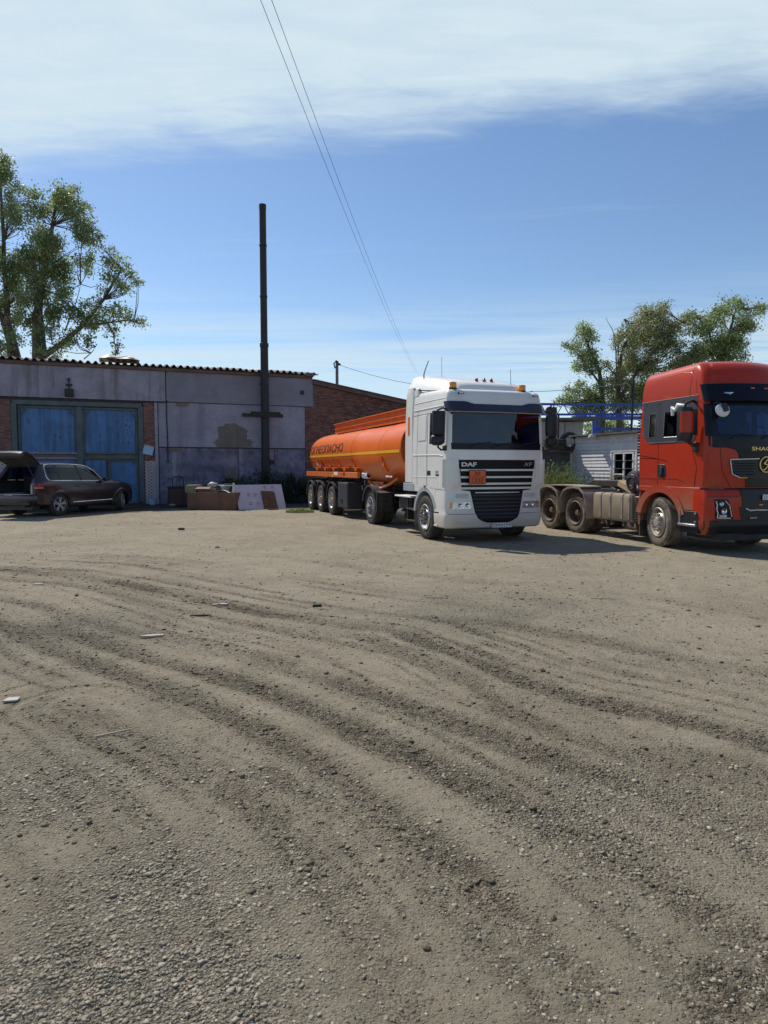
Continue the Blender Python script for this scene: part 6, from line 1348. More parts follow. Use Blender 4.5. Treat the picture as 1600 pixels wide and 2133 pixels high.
for s_ in (-1, 1):
    RB.fline([(0, .87), (s_ * .26, .875), (s_ * .40, .865), (s_ * .50, .91)], .018, .016, 'silver_trim', STEEL, Q_)
    f2 = lambda a, b: (min(s_ * a, s_ * b), max(s_ * a, s_ * b))
    hl = RB.fpatch([(.695, *f2(.72, 1.06)), (.72, *f2(.72, 1.08)), (1.06, *f2(.82, 1.11)), (1.09, *f2(.86, 1.11))], .006, .05, 10, 4, 'headlight', BLACKG, Q_, bevel=.006)
    for zc, y, rr_ in ((1.0, .98, .05), (.86, .93, .065)):
        MB().lathe([(rr_, 0), (rr_, .018), (rr_ * .75, .012), (rr_ * .55, .004), (.001, .0)], (RB.fx(y, zc) + .008, s_ * y, zc), 'x', 18).build('reflector', CHROME, hl, smooth=40)
    RB.fline([(s_ * 1.075, 1.05), (s_ * 1.05, .98), (s_ * 1.06, .90), (s_ * 1.03, .80), (s_ * 1.04, .72), (s_ * .78, .715)], .010, .010, 'light_strip', PLATEW, hl); RB.fline([(s_ * .90, 1.06), (s_ * .82, .97), (s_ * .76, .74)], .010, .010, 'light_strip', STEEL, hl)
    RB.fpatch([(.735, *f2(.86, 1.0)), (.78, *f2(.86, 1.0))], .012, .01, 6, 1, 'running_light', STEEL, hl)
    RB.fpatch([(1.13, *f2(.62, 1.22)), (1.145, *f2(.62, 1.22))], .002, .02, 12, 1, 'bumper_gap', INK, Q_); RB.fpatch([(1.262, *f2(.6, 1.24)), (1.285, *f2(.6, 1.24))], .004, .02, 12, 1, 'bumper_gap', INK, Q_)
    ld = RB.fpatch([(.685, *f2(.20, .42)), (.755, *f2(.20, .42))], .014, .02, 6, 1, 'work_lamp', INK, Q_)
    for k in range(5): MB().box((RB.fx(.3, .72) + .018, s_ * (.24 + .035 * k), .72), (.006, .016, .025)).build('lamp_cell', STEEL, ld)
    RB.fpatch([(.965, *f2(.10, .19)), (.985, *f2(.10, .19))], .016, .01, 4, 1, 'amber_marker', AMBER, Q_)
np2 = MB().box((1.41, .13, 1.125), (.012, .53, .115)).build('number_plate', PLATEW, Q_, bevel=.006)
for z in (1.073, 1.177): MB().box((1.417, .13, z), (.003, .52, .005)).build('plate_border', INK, np2)
text_part('О189', .068, lambda a, b: (1.4185, -.11 + a, 1.09 + b), INK, 'characters', np2, width=.24, bold=.012)
MB().prism([(-.3, 0), (.6, 0), (.6, -.14), (-.3, -.12)], 1.9, base=(.6, -.95, .40), ax=((1, 0, 0), (0, 0, 1), (0, 1, 0))).build('underbody', CHASSIS, Q_)
# frame, tanks, spare parts
cf = MB()
for y in (-.42, .42): cf.box((-2.4, y, .98), (6.4, .08, .28))
for x in (-1.0, -2.2, -3.5, -4.8, -5.5): cf.box((x, 0, .98), (.12, .8, .22))
cf.box((.2, 0, .85), (1.0, 1.1, .55)); cf.box((-.2, 0, .54), (.14, 2.0, .14)); cf.box((-3.5, 0, .54), (.22, 1.9, .22)); cf.box((-4.8, 0, .54), (.22, 1.9, .22)); cf.box((-1.6, .1, .75), (1.6, 1.2, .5))
cf.build('chassis', CHASSIS, Q_, bevel=.01)
MB().prism([(-.9, 0), (-.55, .10), (.55, .10), (.75, 0), (.75, -.06), (-.9, -.06)], 1.0, base=(-3.2, -.5, 1.28), ax=((1, 0, 0), (0, 0, 1), (0, 1, 0))).build('fifth_wheel', CHASSIS, Q_, bevel=.01)
MB().box((-1.02, -.2, 1.9), (.12, 1.4, 1.1)).build('cab_back_rack', CHASSIS, Q_)
for s_ in (-1, 1):
    make_wheel(Q_, (-.20, s_ * 1.10, .535), .535, .33, s_, 'front', RIMDUST, RUBBERD, RIMDUST, rot=-.20)
    for x in (-3.52, -4.82):
        make_wheel(Q_, (x, s_ * 1.06, .53), .53, .29, s_, 'drive', STEELD, RUBBERD, STEELD, dual=True)
    # one long mudguard waving over both rear wheels
    top = [(-2.86, .44), (-2.92, .80), (-3.06, 1.06), (-3.26, 1.19), (-3.52, 1.215), (-3.80, 1.19), (-4.02, 1.10), (-4.12, .95), (-4.17, .52), (-4.22, .52), (-4.28, .95), (-4.40, 1.10), (-4.62, 1.19), (-4.85, 1.215), (-5.1, 1.19), (-5.3, 1.06), (-5.44, .80), (-5.48, .5)]
    mb = MB(); mb.loft([[(x, s_ * 1.27, z), (x, s_ * .64, z), (x, s_ * .64, z - .025), (x, s_ * 1.27, z - .025)] for x, z in top]); mb.build('rear_mudguard', FENDER, Q_, smooth=50)
    mb = MB(); mb.loft([[(x, s_ * 1.285, z + .012), (x, s_ * 1.25, z + .012), (x, s_ * 1.25, z - .04), (x, s_ * 1.285, z - .04)] for x, z in top]); mb.build('mudguard_rim', FENDER, Q_, smooth=50)
    mb = MB(); mb.loft([[(x, s_ * 1.27, z), (x, s_ * .64, z), (x, s_ * .64, z - .03), (x, s_ * 1.27, z - .03)] for x, z in ((-3.2, 1.225), (-3.52, 1.245), (-4.16, 1.25), (-4.85, 1.245), (-5.15, 1.225))]); mb.build('mudguard_top', FENDER, Q_, smooth=60)
    tk = MB(); tk.loft([[(x, s_ * (.92 + .33 * e_ * cy), .77 + .33 * e_ * cz) for cy, cz in ((-1, -.75), (-.75, -1), (.75, -1), (.93, -.93), (1, -.75), (1, .75), (.93, .93), (.75, 1), (-.75, 1), (-1, .75))] for x, e_ in ((-2.66, .93), (-2.64, .99), (-2.60, 1), (-1.22, 1), (-1.18, .99), (-1.16, .93))])
    to = tk.build('fuel_tank', TANKAL, Q_, smooth=30)
    for x in (-2.34, -1.95, -1.50, -1.24):
        mb = MB(); mb.loft([[(x + dx_, s_ * (.92 + (.33 + th) * cy), .77 + (.33 + th) * cz) for cy, cz in ((-1, -.75), (-.75, -1), (.75, -1), (.93, -.93), (1, -.75), (1, .75), (.93, .93), (.75, 1), (-.75, 1), (-1, .75))] for dx_, th in ((-.03, .002), (-.028, .012), (.028, .012), (.03, .002))]); mb.build('strap', FENDER, to)
        MB().box((x, s_ * 1.16, .40), (.06, .08, .12)).build('strap_bolt', STEELD, to)
    MB().lathe([(.07, 0), (.07, .06), (.05, .08), (.001, .08)], (-2.0, s_ * .95, 1.10), 'z', 14).build('filler_cap', BLACKP, to, smooth=40)
    gt = MB(); gt.box((-1.02, s_ * 1.10, .78), (.18, .20, .55)); go_ = gt.build('end_guard', TANKAL, Q_, bevel=.02)
    for k in range(10): MB().box((-1.02, s_ * 1.207, .53 + .055 * k), (.14, .012, .025)).build('guard_slot', INK, go_) 
    MB().box((-.90, s_ * 1.18, .82), (.06, .10, .80)).build('red_post', RED, Q_, bevel=.012); MB().box((-.88, s_ * 1.0, .35), (.03, .45, .35)).build('mud_flap', RUBBER, Q_)
# round air filter housing behind the cab, coiled hoses, pipe
af = MB(); af.lathe([(.001, -.02), (.10, -.02), (.11, -.035), (.12, -.02), (.20, -.02), (.24, 0), (.25, .05), (.25, .5), (.24, .54), (.001, .55)], (-1.28, -1.14, 1.39), 'y', 28); ao = af.build('air_filter', DARKGREY, Q_, smooth=40)
for k in range(3): a = 2.1 * k + .5; MB().tube([(-1.28 + .16 * math.cos(a + t), -1.166, 1.39 + .16 * math.sin(a + t)) for t in np.linspace(0, 1.2, 6)], .018, 6).build('filter_rib', INK, ao, smooth=60)
MB().box((-1.75, -.9, 1.25), (.55, .22, .14), (0, .35, 0)).build('wooden_block', mat('pale_timber', (.36, .27, .15), .8), Q_, bevel=.01)
MB().tube([(-.98, -1.0, 1.2), (-1.1, -1.15, 1.28), (-.95, -1.2, 1.2), (-.92, -1.1, 1.05)], .06, 8).build('hose_elbow', BLACKP, Q_, smooth=60)
hc = MB(); hc.tube([(-1.06 + .07 * math.cos(t), -1.10 + .07 * math.sin(t), 1.95 + t * .0105) for t in np.linspace(0, 2 * math.pi * 15, 15 * 12)], .014, 5); hc.build('coiled_air_hose', BLACKP, Q_, smooth=60)
MB().box((-.5, .2, 3.93), (.3, .5, .05)).build('roof_hatch', BLACKP, Q_, bevel=.015)
# ------------------------------------------------------------------ dark estate car with its tailgate open
CP = Vector((-11.52, 23.9, 0)); CR_ = math.atan2(.944, .33); CS = 1.09
CARP = mat('dark_plum_paint', (.036, .022, .031), .22, var=.08, coat=.5, spec=.4, dust=((.12, .10, .085), .1, .6, .2))
CARPL = mat('car_black_trim', (.018, .018, .02), .5, var=.1)
ALLOY = mat('alloy_wheel', (.36, .37, .40), .4, .6, var=.15)
cr = Vector((math.cos(CR_), math.sin(CR_), 0)); cl_ = Vector((-cr.y, cr.x, 0))
C = thing('estate_car', 'dark plum estate car with raised tailgate in front of the blue gates', 'car', tuple(CP + cl_ * .97 * CS), CR_)
C.scale = (CS, CS, CS)
# x forward from the rear axle; front axle 2.9, nose 3.85, tail -.95
def sm(tab, x):
    xs = [t[0] for t in tab]; ys = [t[1] for t in tab]; n = len(xs)
    if x <= xs[0]: return ys[0]
    if x >= xs[-1]: return ys[-1]
    i = max(k for k in range(n - 1) if xs[k] <= x); h = xs[i + 1] - xs[i]; t = (x - xs[i]) / h
    m0 = (ys[i + 1] - ys[max(i - 1, 0)]) / (xs[i + 1] - xs[max(i - 1, 0)]) * h; m1 = (ys[min(i + 2, n - 1)] - ys[i]) / (xs[min(i + 2, n - 1)] - xs[i]) * h
    return (2 * t ** 3 - 3 * t * t + 1) * ys[i] + (t ** 3 - 2 * t * t + t) * m0 + (-2 * t ** 3 + 3 * t * t) * ys[i + 1] + (t ** 3 - t * t) * m1
HW = [(-.95, .84), (-.8, .90), (-.4, .955), (.3, .97), (1.5, .97), (2.6, .97), (3.2, .94), (3.6, .84), (3.8, .66), (3.87, .45)]
BELT = [(-.95, 1.13), (-.5, 1.15), (.5, 1.14), (1.5, 1.12), (2.2, 1.10), (2.5, 1.09), (3.0, 1.05), (3.5, .94), (3.8, .78), (3.87, .62)]
TOP = [(-.95, 1.60), (-.7, 1.69), (-.3, 1.73), (.3, 1.745), (1.0, 1.73), (1.45, 1.68), (1.85, 1.52), (2.3, 1.24), (2.5, 1.15), (3.0, 1.10), (3.5, .985), (3.8, .80), (3.87, .63)]
ROOFW = [(-.95, .60), (-.5, .64), (.5, .66), (1.4, .64), (2.0, .68), (2.4, .76), (2.6, .80), (3.2, .74), (3.6, .6), (3.87, .35)]
ZB = [(-.95, .45), (-.7, .36), (.5, .26), (2.4, .26), (3.3, .28), (3.7, .33), (3.87, .45)]
def sec(x):
    hw, bz, tz, rw, zb = sm(HW, x), sm(BELT, x), sm(TOP, x), sm(ROOFW, x), sm(ZB, x)
    tz = max(tz, bz + .015); P = [(0, zb), (hw * .86, zb), (hw * .965, zb + .06), (hw * .99, zb + .22), (hw, .5 * (zb + bz) + .03), (hw * .995, bz - .16), (hw * .975, bz - .04), (hw * .955, bz)]
    for k in (.2, .4, .6, .8): P.append((hw * .955 + (rw - hw * .955) * (k - .05 * math.sin(k * 3.14)), bz + (tz - .05 - bz) * k))
    g = max(.0, min(1, (tz - bz) / .3)); P += [(rw + .0, tz - .045 * g - .004), (rw * .93, tz - .018 * g), (rw * .75, tz - .004), (rw * .4, tz + .004), (0, tz + .006)]
    return P
xs_ = sorted(set(list(np.linspace(-.95, -.75, 6)) + list(np.linspace(-.75, 3.6, 88)) + list(np.linspace(3.6, 3.87, 9))))
rings = []
for x in xs_:
    P = sec(x); rings.append([(x, -y, z) for y, z in P] + [(x, y, z) for y, z in P[-2:0:-1]])
WX = (0, 2.9); WZ = .37; WR = .42
def cskip(c, i, k):
    if c.z > .72 and c.x < -.95 + max(0, c.z - 1.0) * .66: return True
    for wx in WX:
        if abs(c.y) > .72 and math.hypot(c.x - wx, c.z - WZ) < WR and c.z < 1: return True
    gz_ = (c.z - sm(BELT, c.x)) / max(.05, sm(TOP, c.x) - sm(BELT, c.x))
    if .06 < gz_ < .80 and abs(c.y) > .62:
        if -.34 < c.x < .02 or .10 < c.x < .92 or (1.02 < c.x < 1.98 and c.z < sm(TOP, c.x) - .07): return True
    if 1.62 < c.x < 2.42 and abs(c.y) < .66 and gz_ > .3: return True
    return False
mb = MB(); mb.loft(rings, True, 0, False, skip=cskip); mb.f.append(tuple(range(len(rings[0])))); mb.m.append(0)
n_ = len(rings[0]); mb.f.pop(); mb.m.pop()
mb.f.append(tuple((len(rings) - 1) * n_ + k for k in range(n_))); mb.m.append(0)
mb.build('body', CARP, C, smooth=40)
def gy(x, z):                       # half width of the body at (x, z)
    P = sec(x)[1:]; 
    for i in range(len(P) - 1):
        if P[i][1] <= z <= P[i + 1][1] and P[i + 1][1] > P[i][1]: t = (z - P[i][1]) / (P[i + 1][1] - P[i][1]); return P[i][0] + (P[i + 1][0] - P[i][0]) * t
    return P[-1][0]
def sidepatch(x0, x1, z0f, z1f, s_, off, name, m, par, th=.006, nx=12, nz=5):
    A_ = []; B_ = []
    for t in np.linspace(0, 1, nz):
        A_.append([(x, s_ * (gy(x, z0f(x) + (z1f(x) - z0f(x)) * t) + off), z0f(x) + (z1f(x) - z0f(x)) * t) for x in np.linspace(x0, x1, nx)])
    B_ = [[(x, y - s_ * th, z) for x, y, z in r] for r in A_]
    return grid_solid(A_, B_).build(name, m, par, smooth=50)
bz_ = lambda x: sm(BELT, x) + .02
tz_ = lambda x: sm(TOP, x) - .09
CGL = glass_mat('car_glass', (.20, .24, .30))
for s_ in (-1, 1):
    sidepatch(-.36, .03, bz_, tz_, s_, -.004, 'quarter_window', CGL, C); sidepatch(.09, .93, bz_, tz_, s_, -.004, 'rear_window', CGL, C); sidepatch(1.01, 1.99, bz_, lambda x: max(tz_(x), bz_(x) + .02), s_, -.004, 'front_window', CGL, C)
    for a, b in ((.02, .11), (.92, 1.03)): sidepatch(a, b, bz_, tz_, s_, .003, 'pillar_trim', CARPL, C)
    tp_ = [(x, tz_(x) + .035) for x in np.linspace(-.24, 1.55, 22)] + [(1.8, tz_(1.8) + .02), (1.98, bz_(1.98) + .06), (2.06, bz_(2.06) + .0)]
    loop = [(-.40, bz_(-.4) + .02), (-.44, bz_(-.4) + .10), (-.43, bz_(-.4) + .22), (-.38, tz_(-.4) - .04), (-.33, tz_(-.4) + .02)] + tp_ + [(x, bz_(x) - .015) for x in np.linspace(2.06, -.34, 22)]
    MB().tube([(x, s_ * (gy(x, z) + .006), z) for x, z in loop], .014, 6, closed=True).build('chrome_window_trim', CHROME, C, smooth=60)
    MB().tube([(x, s_ * (gy(x, .42) + .008), .42 + .01 * x) for x in np.linspace(.55, 2.38, 12)], .018, 6).build('chrome_side_strip', CHROME, C, smooth=60)
    sidepatch(.5, 2.42, lambda x: .29, lambda x: .38, s_, .004, 'sill', CARPL, C)
    for a in (.06, .97, 2.02): MB().tube([(a + .02 * k / 8 + (.25 * max(0, .55 - z) if a < .5 else 0), s_ * (gy(a, z) + .001), z) for k, z in enumerate(np.linspace(.42, sm(BELT, a) - .01, 8))], .004, 4).build('door_gap', INK, C)
    for a in (.75, 1.72): MB().box((a, s_ * (gy(a, .96) + .018), .965), (.20, .03, .035)).build('door_handle', CARP, C, bevel=.01)
    for wx in WX:
        mb = MB(); rings = []
        for k in range(25):
            a = R(-14 + 208 * k / 24); rings.append([(wx + r_ * math.cos(a), s_ * (gy(wx + r_ * math.cos(a), max(.3, WZ + r_ * math.sin(a))) + o_), WZ + r_ * math.sin(a)) for r_, o_ in ((WR - .02, .012), (WR + .05, .012), (WR + .065, -.004), (WR - .02, -.05))])
        mb.loft(rings).build('wheel_arch_lip', CARP, C, smooth=50)
        arch_band((wx, WZ), WR - .03, WR, -20, 200, s_ * .90, s_ * .45).build('wheel_well', INK, C); 
    mm = MB(); rings = []
    for k in range(6):
        t = k / 5; e_ = (1 - abs(2 * t - 1) ** 3) ** .5 * .9 + .1; rings.append([(1.95 + .16 * x_, s_ * (.99 + .19 * t), 1.16 + .07 * e_ * z_) for x_, z_ in ((-.3, -1), (.3, -.8), (.5, 0), (.3, .9), (-.35, 1), (-.4, 0))])
    mo = mm.loft(rings).build('door_mirror', CARP, C, smooth=60); MB().box((1.98, s_ * 1.06, 1.11), (.05, .2, .012)).build('mirror_trim', CHROME, mo)
    # tail light and reflector
    A_ = []; 
    for z in (.91, .97, 1.04, 1.08): A_.append([(x, s_ * (gy(x, z) + .006), z) for x in np.linspace(-.93, -.70 + (.08 if z < 1 else -.04), 8)])
    tl = grid_solid(A_, [[(x, y - s_ * .02, z) for x, y, z in r] for r in A_]).build('tail_light', REDLENS, C, smooth=40)
    MB().tube([(x, s_ * (gy(x, .93) + .010), .93) for x in np.linspace(-.92, -.64, 6)], .008, 5).build('light_bar', PLATEW, tl)
    A_ = [[(x, s_ * (gy(x, z) + .006), z) for x in np.linspace(-.90, -.45, 6)] for z in (.505, .525)]; grid_solid(A_, [[(x, y - s_ * .01, z) for x, y, z in r] for r in A_]).build('reflector', REDLENS, C)
A_ = [[(x, y, sm(TOP, x) + .004 - .045 * (abs(y) / .7) ** 3) for y in np.linspace(-.66, .66, 12)] for x in np.linspace(1.60, 2.44, 10)]
grid_solid(A_, [[(x, y, z - .01) for x, y, z in r] for r in A_]).build('windscreen', CGL, C, smooth=60)
def car_wheel(x, s_, rot):
    e = empty('wheel', C, (x, s_ * .845, .375), (0, 0, rot)); fl = 0 if s_ < 0 else math.pi
    key = 'car'
    if key not in TM:
        ty_ = tyre_mesh('tyre', .375, .25, .25, RUBBER, False).mesh('tyre', RUBBER, 40)
        m = MB(); m.lathe([(.25, .10), (.255, -.11), (.24, -.128), (.232, -.11), (.225, .08)], axis='y', n=36)
        for k in range(5):
            a0 = 2 * math.pi * k / 5 + .3
            for da in (-.17, .17): m.bar((math.cos(a0 + da * .5) * .05, -.105, math.sin(a0 + da * .5) * .05), (math.cos(a0 + da) * .235, -.115, math.sin(a0 + da) * .235), .042, .03, up=(0, 1, 0))
        m.lathe([(.001, -.125), (.055, -.12), (.06, -.08)], axis='y', n=20)
        rim = m.mesh('rim', ALLOY, 40); d = MB().lathe([(.001, -.02), (.17, -.02), (.17, .01)], axis='y', n=28).mesh('brake_disc', mat('brake_steel', (.10, .10, .11), .5, .7))
        TM[key] = (ty_, rim, d)
    for nme, me in zip(('tyre', 'rim', 'brake_disc'), TM[key]):
        o = bpy.data.objects.new(nme, me); COL.objects.link(o); o.parent = e; o.rotation_euler = (0, 0, fl)
for s_ in (-1, 1): car_wheel(0, s_, 0); car_wheel(2.9, s_, .50)
# load space, bumper, raised tailgate
MB().box((-.35, 0, .62), (1.1, 1.5, .04)).box((.2, 0, .95), (.06, 1.5, .65)).box((-.35, -.78, .85), (1.1, .03, .45)).box((-.35, .78, .85), (1.1, .03, .45)).build('load_space', INTER, C)
MB().box((-.55, .1, .70), (.55, .8, .12)).build('load_tray', INTERG, C, bevel=.02)
for s_ in (-1, 1):
    mb = MB(); mb.loft([[(x_ - .01, s_ * (gy(x_ + .02, z) - .01), z), (x_ + .03, s_ * (y - .12), z), (x_ + .12, s_ * (y - .10), z), (x_ + .15, s_ * (gy(x_ + .15, z) + .008), z), (x_ + .06, s_ * (gy(x_ + .06, z) + .010), z)] for x_, y, z in ((-.955, .83, .72), (-.955, .835, 1.0), (-.90, .82, 1.1), (-.835, .80, 1.2), (-.76, .77, 1.31), (-.67, .72, 1.45), (-.60, .69, 1.56), (-.53, .65, 1.66))]); mb.build('rear_pillar', CARP, C, smooth=40)
mb = MB(); rings = []
for y in np.linspace(-.93, .93, 21):
    e_ = (abs(y) / .93); xo = -1.03 + .16 * e_ ** 4; rings.append([(xo + .06, y, .42), (xo, y, .47), (xo - .02, y, .60), (xo, y, .69), (xo + .05, y, .715), (xo + .22, y, .72), (xo + .25, y, .45)])
bpo = mb.loft(rings).build('rear_bumper', CARP, C, smooth=40); MB().box((-.93, 0, .725), (.12, 1.5, .014)).build('loading_sill', CHROME, bpo, bevel=.004)
MB().box((-1.0, 0, .44), (.10, 1.5, .12)).box((-.72, 0, .36), (.30, 1.45, .30)).build('lower_valance', CARPL, C, bevel=.02)
for s_ in (-1, 1): MB().tube([(-1.05, s_ * .55, .36), (-.8, s_ * .55, .36)], .035, 10).build('exhaust_pipe', CARPL, C, smooth=40)
tgt = MB(); TG = [(0, 0), (-.2, .06), (-.44, .10), (-.68, .10), (-.88, .02), (-.98, -.08)]
hg = Vector((-.47, 0, 1.745)); up_a = R(22); A_ = []; B_ = []
for px_, pz_ in TG:
    X = hg.x + px_ * math.cos(up_a) + 0; Z = hg.z - px_ * math.sin(up_a) + pz_; hw = .64 + .20 * min(1, -px_ / .8)
    A_.append([(X, y, Z - .03 * (abs(y) / hw) ** 3) for y in np.linspace(-hw, hw, 13)]); B_.append([(X + .03, y, Z - .09 - .03 * (abs(y) / hw) ** 3) for y in np.linspace(-hw, hw, 13)])
tg = grid_solid(A_, B_).build('tailgate', CARP, C, smooth=50)
A2 = [[(x, y * .96, z - .012) for x, y, z in r] for r in B_]; B2 = [[(x, y, z - .05) for x, y, z in r] for r in A2]; grid_solid(A2, B2).build('inner_trim', INTER, tg, smooth=50)
for s_ in (-1, 1): MB().tube([(-.78, s_ * .72, 1.25), (-1.15, s_ * .74, 1.86)], .014, 6).build('gas_strut', CARPL, tg)
MB().box((1.0, 0, 1.0), (.5, 1.3, .5)).box((.95, -.36, 1.3), (.14, .45, .5)).box((.95, .36, 1.3), (.14, .45, .5)).box((1.9, 0, 1.0), (.5, 1.4, .2)).build('seats', INTER, C, bevel=.05)
MB().box((1.4, 0, .45), (3.6, 1.4, .3)).build('underbody', CARPL, C)

# ------------------------------------------------------------------ white clapboard shed and the yard beyond the red truck
SIDING = mat('white_clapboard', (.62, .62, .60), .75, var=.08, vscale=2, bump=.15, stain=((.42, .40, .35), 3, .5, .75, .5), streak=((.48, .46, .42), 3, .5, .8, .4))
TARP = mat('grey_felt', (.10, .095, .09), .9, var=.2, bump=.3)
sn = Vector((.3786 * 26, 26, 0)); sw = Vector((-.377, .926, 0)).normalized()          # near corner, wall runs away from the camera
SH = thing('clapboard_shed', 'white clapboard shed with barred window between the two trucks', 'building', tuple(sn), math.atan2(sw.y, sw.x))
# local x along the wall (away), y to the left of it (towards the yard)
SL = 4.15; S0 = -1.6
MB().box(((SL + S0) / 2, -1.6, 1.5), (SL - S0 - .04, 3.1, 3.0)).build('wall', TARP, SH)
wz0, wz1, wx0, wx1 = .75, 2.30, .25, 1.40
zz = .05; k = 0
while zz < 3.0:
    segs = [(S0, SL)] if not (zz + .15 > wz0 and zz < wz1) else [(S0, wx0), (wx1, SL)]
    for a, b in segs:
        MB().prism([(-.02, 0), (.042, 0), (.012, .16), (-.02, .16)], b - a, base=(a, .0, zz), ax=((0, 1, 0), (0, 0, 1), (1, 0, 0))).build('siding_board', SIDING, SH, loc=(0, random.uniform(-.006, .006), random.uniform(-.006, .006)), rot=(0, random.uniform(-.004, .004), 0))
    zz += .142; k += 1
for x, w in ((SL - .03, .10), (1.52, .08), (.12, .08)): MB().box((x, .035, 1.52), (w, .05, 3.0)).build('corner_board', SIDING, SH, bevel=.005)
MB().box((.82, .05, 2.50), (1.35, .03, .30)).build('window_hood', SIDING, SH, bevel=.005)
wf = MB()
for z in (wz0, wz1): wf.box(((wx0 + wx1) / 2, .02, z), (wx1 - wx0, .07, .07))
for x in (wx0 + .03, .80, wx1 - .03): wf.box((x, .02, (wz0 + wz1) / 2), (.07, .07, wz1 - wz0))
wf.box((1.1, .02, 1.45), (.6, .05, .05)); wo_ = wf.build('window', PLATEW, SH, bevel=.006)
for a, b in ((wx0 + .06, .77), (.83, wx1 - .06)): MB().box(((a + b) / 2, -.005, (wz0 + wz1) / 2), (b - a, .008, wz1 - wz0 - .06)).build('pane', GLASSD, wo_)
for z in np.linspace(wz0 + .3, wz1 - .3, 4): MB().bar((wx0, .07, z), (wx1, .07, z), .018).build('bar', STEEL, wo_)
MB().box(((SL + S0) / 2, -1.5, 3.06), (SL - S0 + .3, 3.5, .07), (.02, 0, 0)).build('roof', TARP, SH)
MB().prism([(0, 0), (.16, -.02), (.26, -.16), (.10, -.12)], .3, base=(2.3, .10, 3.12), ax=((1, 0, 0), (0, 0, 1), (0, 1, 0))).build('torn_roof_sheet', PLATEW, SH)
# end wall in shade, running left behind the white truck
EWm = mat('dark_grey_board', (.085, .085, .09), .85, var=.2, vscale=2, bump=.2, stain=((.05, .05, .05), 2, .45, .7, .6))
e0 = sn + sw * SL; ew = Vector((-.93, -.3675, 0))
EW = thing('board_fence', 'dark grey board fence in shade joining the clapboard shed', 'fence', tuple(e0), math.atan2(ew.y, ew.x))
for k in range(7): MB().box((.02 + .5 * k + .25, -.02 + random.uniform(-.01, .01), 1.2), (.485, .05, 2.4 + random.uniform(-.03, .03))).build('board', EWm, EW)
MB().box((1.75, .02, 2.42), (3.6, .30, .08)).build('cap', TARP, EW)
def tyre_obj(p, r, w, rot, lab, grp='old tyres beside the clapboard shed'):
    o = tyre_mesh('t', r, w, r * .55, RUBBER).build('tyre', RUBBER, None, smooth=40, loc=p, rot=rot); tag(o, lab, 'tyre', grp); return o
tp0 = e0 + ew * .1
tyre_obj((e0.x - .10, e0.y - .05, 2.86), .42, .28, (0, 0, -.45), 'black tyre standing on edge at the corner of the clapboard shed')
for k in range(2):
    q_ = e0 + ew * (.80 + .05 * k); tyre_obj((q_.x, q_.y + .1, 2.60 + .24 * k), .50, .23, (math.pi / 2, 0, .3 * k), ['lower tyre lying flat on the dark fence top behind the white truck', 'upper tyre lying flat on another, left of the upright tyre'][k])
# grey concrete hut further back
HUT = mat('hut_concrete', (.30, .29, .29), .9, var=.15, vscale=1, bump=.25, stain=((.20, .15, .12), 1.4, .5, .75, .6), streak=((.20, .19, .20), 1.5, .5, .75, .5))
h0 = at(1213, 975, 37); hu = thing('concrete_hut', 'grey concrete hut with flat overhanging roof below the blue crane', 'building', (h0.x, h0.y, 0), .376 + math.pi)
MB().box((1.7, -1.5, 2.1), (3.4, 3, 4.2)).build('wall', HUT, hu, bevel=.02); MB().box((1.3, -1.4, 4.32), (5.0, 3.6, .14), (0, .03, 0)).build('roof', TARP, hu)
for x in (1.2, 2.4): MB().box((x, .01, 2.1), (.03, .03, 4.1)).build('joint', TARP, hu)
for x, z in ((2.6, 2.6), (1.0, 2.6)): MB().box((x, .005, z), (1.1, .03, .5)).build('window', INK, hu)
MB().box((1.7, .01, 3.0), (3.4, .03, .03)).build('joint', TARP, hu)
# blue lattice crane beam
CB = mat('crane_blue', (.02, .065, .36), .45, var=.1, stain=((.06, .05, .05), 6, .62, .75, .5))
c0 = at(1090, 975, 44); c1 = at(1420, 975, 44); ca = math.atan2(c1.y - c0.y, c1.x - c0.x)
CRN = thing('gantry_crane', 'blue lattice gantry crane spanning behind the shed', 'crane', (c0.x, c0.y, 0), -.03)
zt_, zb_ = 5.86, 5.18; Lc = 11.0
for y in (-.35, .35): MB().bar((-1, y, zt_), (Lc, y, zt_ - .12), .08).build('top_chord', CB, CRN); MB().bar((-1, y, zb_), (Lc, y, zb_ - .04), .08).build('bottom_chord', CB, CRN)
P = 0.72; x = -.8
while x < Lc - .8:
    for y in (-.35,):
        MB().bar((x, y, zb_), (x + P / 2, y, zt_ - .01 * x), .05).build('diagonal', CB, CRN); MB().bar((x + P / 2, y, zt_ - .01 * x), (x + P, y, zb_), .05).build('diagonal', CB, CRN)
    x += P
MB().box((5.9, 0, zb_ - .25), (5.6, .5, .22)).build('runway_beam', CB, CRN, bevel=.01); MB().box((6.6, 0, 4.22), (4.2, .3, .16)).build('lower_beam', CB, CRN, bevel=.01)
pe = empty('post', CRN, (4.65, 0, 0)); MB().box((.10, 0, 2.55), (.26, .30, 5.1)).build('column', CB, pe, bevel=.01); MB().box((-.16, 0, 2.5), (.16, .24, 4.7)).build('stiffener', CB, pe, bevel=.01)
MB().box((9.2, 0, 2.55), (.30, .30, 5.1)).build('post', CB, CRN, bevel=.01)
ph = at(1148, 855, 43.6); pb = thing('chain_hoist', 'black oily chain hoist hanging under the crane beam', 'hoist', tuple(ph))
MB().lathe([(.001, -.13), (.22, -.12), (.24, -.08), (.24, .08), (.22, .12), (.001, .13)], (-.12, 0, .0), 'y', 18).lathe([(.001, -.1), (.16, -.09), (.17, .09), (.001, .1)], (.22, 0, -.06), 'y', 16).box((.1, 0, .12), (.5, .2, .18)).build('housing', IRON, pb, smooth=40)
